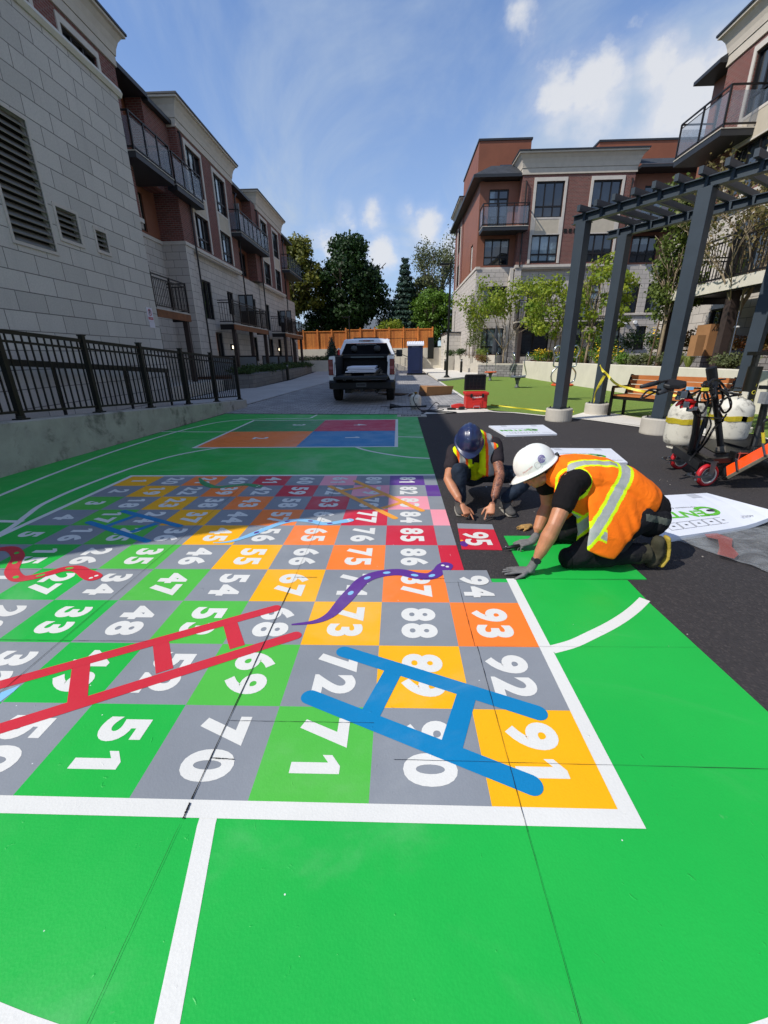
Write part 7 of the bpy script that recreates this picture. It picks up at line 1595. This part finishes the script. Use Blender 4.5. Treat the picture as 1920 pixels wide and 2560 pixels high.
def lobes(cx, cy, zc, rx, ry, rz, n, r, seed, taper=.0):
    g = random.Random(seed); out = []
    for i in range(n):
        ph = math.acos(1-2*(i+.5)/n); th = 2.399963*i; k = g.uniform(.62, .95)
        z = math.cos(ph); w = math.sin(ph)*(1-taper*max(0, z)); s = r*g.uniform(.7, 1.25)
        out.append((cx+rx*w*math.cos(th)*k, cy+ry*w*math.sin(th)*k, zc+rz*z*k, s*1.15, s*1.15, s*.8))
    return out
tree('large dark maple tree rising behind the cedar fence in the centre of the view', (-5.4, 52, 2.2), 3.6, .33, lobes(-5.1, 52, 8.5, 3.9, 3.2, 4.9, 46, 1.18, 5, .55), LF_D, 17000, .34, seed=5, cat='tree', ll=3.2, name='maple_tree')
tree('maple tree with yellowing top leaves beside the end of the left building', (-11.6, 51, 2.2), 4.0, .26, lobes(-11.0, 51, 9.2, 3.0, 2.6, 4.6, 34, 1.0, 8, .3), LF_Y, 9500, .33, seed=8, ll=2.8, name='maple_tree')
tree('low dark tree filling the gap between the two maples over the fence', (-8.6, 53.5, 2.2), 1.6, .18, lobes(-8.4, 53.5, 5.2, 2.4, 1.6, 1.8, 14, .9, 21), LF_D, 4200, .32, seed=21, ll=1.5, name='bush_tree')
q = root('spruce_tree', (.75, 51, 2.2), 'dark blue green spruce with a pointed top right of the big maple', 'tree'); MB().tube([(.75, 51, 2), (.75, 51, 11.0)], .14, 8, rad=[.16, .03]).build('trunk', BARK, q)
cl = []; gg = random.Random(4)
for i in range(15):
    z = 3.2+i*.54; w = 2.35*(1-(i/15.5))**.95+.10
    for k in range(9): a = k*.698+i*.41; cl.append((.75+w*.62*math.cos(a)*gg.uniform(.8, 1.1), 51+w*.62*math.sin(a), z-w*.12, w*.38+.06, w*.38+.06, .26))
leaves('crown', LF_S, q, cl, 15000, .20, (.75, 51, 2.2), rs=4, elong=1.5)
tree('sparse half dead tree with bare grey branches behind the bright green bush', (4.4, 53, 2.2), 4.6, .20, 'ends', LF_G, 4200, .20, bark=BARKG, seed=14, ll=3.1, depth=3, er=.95, out=.55, rise=1.4, limbs=5, name='bare_tree', spread=.6)
tree('bright green leafy tree over the fence next to the right building', (3.6, 49.5, 2.2), 1.8, .15, lobes(3.9, 49.5, 5.5, 2.7, 1.7, 2.7, 26, .85, 31, .2), LF_B, 9500, .24, seed=31, ll=1.6, name='leafy_tree')
tree('dark mid green tree standing between the spruce and the bright green tree', (2.7, 52.5, 2.2), 2.8, .18, lobes(3.0, 52.5, 6.6, 2.2, 1.4, 3.2, 20, .9, 33, .3), LF_G, 5200, .28, seed=33, ll=2, name='leafy_tree')
tree('low yellow green shrub peeking over the fence left of the spruce', (-.9, 48.5, 2.2), .9, .08, lobes(-.6, 48.5, 4.1, 1.3, .6, .7, 9, .45, 35), LF_T, 1500, .16, seed=35, ll=.8, name='shrub', cat='shrub')
tree('small green tree behind the fence between the maple and the spruce', (-1.6, 54, 2.2), 2, .12, lobes(-1.1, 54, 5.6, 1.2, 1, 1.9, 10, .7, 36), LF_G, 1900, .24, seed=36, ll=1.2, name='leafy_tree')
q = root('conical_evergreen', (-6.4, 43.5, .95), 'small dark conical evergreen in front of the cedar fence at the far left', 'shrub'); leaves('crown', LF_S, q, [(-6.4, 43.5, 1.2+i*.25, .75*(1-i/8.5), .75*(1-i/8.5), .28) for i in range(8)], 2600, .12, (-6.4, 43.5, .95), rs=9); MB().cyl((-6.4, 43.5, .9), .06, .6, 8).build('trunk', BARK, q)
leaves('ground_cover', LF_SH, None, [(x, 43.2+.3*math.sin(x*3), 1.15, .5, .5, .28) for x in np.arange(-12, -2.8, .45)], 6000, .10, (-7, 43, .9), rs=10, label='dark low planting along the far garden wall', cat='planting', kind='stuff')
# house beyond the trees
q = root('house', (-4, 64, 2), 'pale house with grey gabled roofs half hidden behind the maple trees', 'house')
MB().box(-13, 5, 62, 70, 1.8, 4.6).build('wall', M('beige siding', '#a69c8c', .9), q)
mb = MB(); mb.rings([[(x, 61.5, 4.6), (x, 66, 6.3), (x, 70.5, 4.6)] for x in (-13.3, 5.3)]); mb.build('roof', M('grey roof', '#5d6266', .8, .1, 2), q)
mb = MB(); mb.rings([[(-10.2, y, 4.2), (-8.2, y, 6.2), (-6.2, y, 4.2)] for y in (60.8, 64)]); mb.build('gable', M('beige gable', '#b5aa98', .9), q)
# young trees in the right planters
SAP = 'young trees planted along the right beds'
def stakes(x, y, z, h, q):
    for s in (-1, 1): MB().tube([(x+s*.28, y+.05, z-.1), (x+s*.22, y, z+h)], .022, 6).build('stake', M('stake wood', '#5a4636', .9), q)
    MB().tube([(x-.23, y, z+h-.1), (x+.23, y, z+h-.1)], .012, 5).build('tie', HOSE, q)
q, e = tree('left one of two slim birch like young trees beside the stone building corner', (5.30, 33.6, 1.2), 1.2, .035, [(5.25+.14*math.sin(i), 33.0, 2.1+i*.30, .42-.02*i, .38, .28) for i in range(11)], LF_P, 1500, .085, SAP, BARKL, seed=41, ll=1.6, depth=1, out=.15, rise=1.8, limbs=4, name='young_tree'); stakes(5.3, 33.6, 1.3, 1.2, q)
q, e = tree('right one of two slim birch like young trees beside the stone building corner', (5.80, 33.1, 1.2), 1.3, .035, [(5.85+.14*math.sin(i+2), 32.9, 2.1+i*.36, .48-.02*i, .4, .30) for i in range(11)], LF_P, 1700, .085, SAP, BARKL, seed=42, ll=1.8, depth=1, out=.15, rise=1.8, limbs=4, name='young_tree'); stakes(5.85, 33.1, 1.3, 1.2, q)
q, e = tree('small bright green multi stem tree in the split face stone planter', (6.8, 29.2, .75), 1.0, .05, 'ends', LF_T, 3600, .15, SAP, BARKL, seed=44, ll=1.95, depth=2, er=.62, out=.7, rise=1.15, limbs=5, name='young_tree')
q, e = tree('bushy yellow green young tree left of the first pergola post', (8.1, 23.6, .9), 1.3, .05, lobes(7.7, 23.6, 3.6, 1.35, 1.1, 1.7, 24, .38, 45, .35), LF_T, 2200, .15, SAP, BARKL, seed=45, ll=1.3, depth=2, out=.6, limbs=5, name='young_tree'); stakes(8.1, 23.6, .9, 1.3, q)
q, e = tree('yellowing young tree seen between the first two pergola posts', (8.35, 20.2, .9), 1.5, .05, lobes(8.7, 20.2, 3.55, 1.5, .9, 1.7, 26, .36, 46, .3), LF_T, 2300, .14, SAP, BARKL, seed=46, ll=1.4, depth=2, out=.6, limbs=5, name='young_tree'); stakes(8.35, 20.2, .9, 1.3, q)
q, e = tree('narrow upright young pear tree with pale tied trunk beside the third pergola post', (8.62, 15.1, .9), 1.75, .055, [(8.62+.38*math.sin(i*1.9), 15.1+.3*math.cos(i*2.3), 2.65+i*.20, .44, .42, .36) for i in range(17)], LF_P, 6000, .10, SAP, BARKL, seed=47, ll=1.05, depth=2, out=.3, rise=1.8, limbs=6, name='young_tree'); stakes(8.62, 15.1, .9, 1.4, q)
q, e = tree('thin leaved young tree with forking pale trunk at the far right', (9.05, 12.6, .9), 1.6, .07, 'ends', LF_R, 3800, .085, SAP, BARKL, seed=49, ll=1.5, depth=3, er=.42, out=.55, rise=1.6, limbs=6, name='young_tree', spread=.5); MB().tube([(8.8, 12.2, .8), (8.9, 12.4, 2.35)], .012, 6).build('stake', ZINC, q); MB().lathe((9.05, 12.6, 1.95), [(.085, 0), (.095, .02), (.085, .05)], 14, hollow=True).build('tie', WHITEP, q)
# shrubs
def shrub(x, y, z, r, h, mat, n, size, lb, grp, flowers=0, elong=1.0, seed=0, name='shrub', cat='shrub'):
    q = root(name, (x, y, z), lb, cat, grp); g = random.Random(seed+int(x*13+y*7)); cl = [(x+g.uniform(-.5, .5)*r, y+g.uniform(-.5, .5)*r, z+h*g.uniform(.3, .75), r*.55, r*.55, h*.38) for _ in range(7)]
    leaves('foliage', mat, q, cl, n, size, (x, y, z), rs=seed+int(abs(x)*31+y*17), elong=elong)
    if flowers: leaves('flowers', FLOW, q, [(c[0], c[1], c[2]+h*.15, c[3], c[4], c[5]) for c in cl], flowers, size*.9, (x, y, z), rs=seed+99, kind='stuff')
    return q
def tuft(x, y, z, r, h, n, lb, grp, seed):
    g = random.Random(seed); q = root('ornamental_grass', (x, y, z), lb, 'ornamental grass', grp); mb = MB()
    for i in range(n):
        a = g.uniform(0, 6.28); k = g.uniform(.3, 1); t = Vector((math.cos(a), math.sin(a), 0)); b0 = V(x, y, z)+t*.03; p1 = b0+t*r*k*.45+V(0, 0, h*.8); p2 = b0+t*r*k+V(0, 0, h*g.uniform(.6, 1.0)); s = t.cross(V(0, 0, 1))*.005
        mb.quad(b0-s, b0+s, p1+s, p1-s); n0 = mb._a([p1-s, p1+s, p2]); mb.face((n0, n0+1, n0+2))
    mb.build('blades', LF_O, q)
FG = 'yellow flowered shrubs in the long planter'
for i, (x, y) in enumerate([(8.15, 26.6), (8.1, 25.4), (8.2, 24.6), (8.25, 22.3), (8.2, 21.2), (8.45, 18.9), (8.4, 17.8), (8.9, 20.0)]):
    shrub(x, y, .9, .50, .62, LF_B, 650, .075, '%s clump of yellow flowered shrub along the top of the long pale planter wall' % ('farthest', 'second farthest', 'third farthest', 'fifth farthest', 'fourth nearest', 'second nearest', 'nearest', 'third nearest')[i], FG, 130, seed=i)
for i, (x, y, r, h) in enumerate([(10.2, 18.2, .8, .95), (10.3, 16.2, .7, .8), (10.6, 21.2, .9, 1.1), (10.4, 23.5, .8, .9)]):
    shrub(x, y, 1.25, r, h, (LF_SH, LF_RED, LF_SH, LF_B)[i], 1000, .085, ('dark shrub on the upper bed behind the pergola', 'reddish shrub on the upper bed behind the pergola', 'tall dark shrub on the upper bed near the far porch', 'bright shrub on the upper bed near the far porch')[i], None, 90 if i in (0, 3) else 0, seed=i+20)
for i, (x, y, r, h) in enumerate([(9.75, 12.9, .55, .55), (9.9, 11.9, .6, .6)]): shrub(x, y, 1.25, r, h, LF_RED, 1500, .055, ('olive and red twigged shrub before the cardboard box', 'olive and red twigged shrub at the far right bed')[i], None, 0, seed=i+40)
for i, (x, y, r, h, m_, lb) in enumerate([(8.5, 15.9, .5, .5, LF_G, 'sage green wispy shrub left of the narrow pear tree'), (8.6, 14.5, .45, .45, LF_G, 'sage green wispy shrub right of the narrow pear tree'), (8.4, 16.9, .45, .5, LF_B, 'bright green leafy shrub near the third pergola post'), (8.75, 12.0, .45, .45, LF_G, 'sage green shrub at the foot of the forking tree'),
        (10.1, 14.6, .6, .7, LF_SH, 'dark green shrub on the upper bed left of the delivery boxes'), (10.0, 17.2, .6, .8, LF_P, 'olive green shrub on the upper bed behind the narrow pear tree'), (9.0, 22.0, .6, .7, LF_B, 'leafy green shrub between the two yellow green young trees'), (9.6, 25.5, .7, .9, LF_SH, 'dark green shrub before the far porch door')]):
    shrub(x, y, .9 if x < 9.5 else 1.25, r, h, m_, 900, .07, lb, None, 0, seed=i+120)
GT = 'ornamental grass tufts in the long planter'
for i, (x, y) in enumerate([(8.6, 16.6), (8.75, 14.2), (8.6, 13.5), (8.8, 11.4), (8.55, 17.2), (8.7, 15.7)]): tuft(x, y, .9, .38, .42, 90, '%s ornamental grass tuft in the long pale planter by distance' % ('second farthest', 'third nearest', 'second nearest', 'nearest', 'farthest', 'third farthest')[i], GT, i)
DG = 'shrubs in the left block planter'
ORD = ('nearest', 'second', 'third', 'fourth', 'fifth', 'sixth', 'seventh', 'eighth', 'ninth', 'farthest')
for i in range(10):
    y = 20.9+i*1.8; x = -7.38-.035*i-.02*max(0, y-26); shrub(x, y, .5, .95, .52, LF_SH, 800, .085, '%s dark green shrub counting away along the grey block planter on the left' % ORD[i], DG, 0, seed=i+60)
for i, (x, y, z, lb) in enumerate([(4.65, 39.7, 1.2, 'low green shrub in the long concrete planter by the pale block building'), (5.2, 36.5, 1.3, 'low green shrub in the square board formed planter'), (6.2, 33.0, 1.3, 'wispy green shrub at the near corner of the square concrete planter'), (5.7, 30.6, .8, 'dry red shrub in the stone planter at the end of the lawn')]):
    shrub(x, y, z, .6, .55, (LF_SH, LF_SH, LF_O, LF_RED)[i], 800, .08, lb, None, 0, seed=i+80)
# closed patio umbrella
q = root('patio_umbrella', (7.0, 33.0, .62), 'closed dark grey patio umbrella standing before the ground floor window', 'umbrella'); MB().cyl((6.95, 32.6, .6), .025, 2.7, 8).build('pole', BLK, q); MB().lathe((6.95, 32.6, 1.35), [(.19, 0), (.23, .2), (.17, .9), (.06, 1.8), (.01, 2.0)], 9).build('canopy', M('umbrella cloth', '#33383f', .9), q)
# delivery boxes on the porch
def cz(a, b, Y): return atY(1560+a*.217, 560+b*.217, Y)
p0, p1 = cz(985, 1255, 13.6), cz(1220, 1255, 13.6); pt = cz(1100, 1150, 13.6).z
q = root('delivery_box', ((p0.x+p1.x)/2, 13.8, 1.25), 'large brown cardboard delivery box upside down on the right porch', 'box'); MB().box(p0.x, p1.x, 13.6, 14.2, 1.25, pt).build('carton', CARD, q)
text('wording', 'cozey', (p1.x-p0.x)*.36, ((p0.x+p1.x)/2, 13.596, pt-.16), (-1, 0, 0), (0, 0, -1), SEAM, q, bold=.002)
p0, p1 = cz(825, 1400, 13.2), cz(880, 1400, 13.2); q = root('delivery_box', ((p0.x+p1.x)/2, 13.3, 1.25), 'smaller brown cardboard box beside the larger upside down one', 'box'); MB().box(p0.x, p1.x+.1, 13.2, 13.5, 1.25, cz(850, 1280, 13.2).z).build('carton', CARD, q)
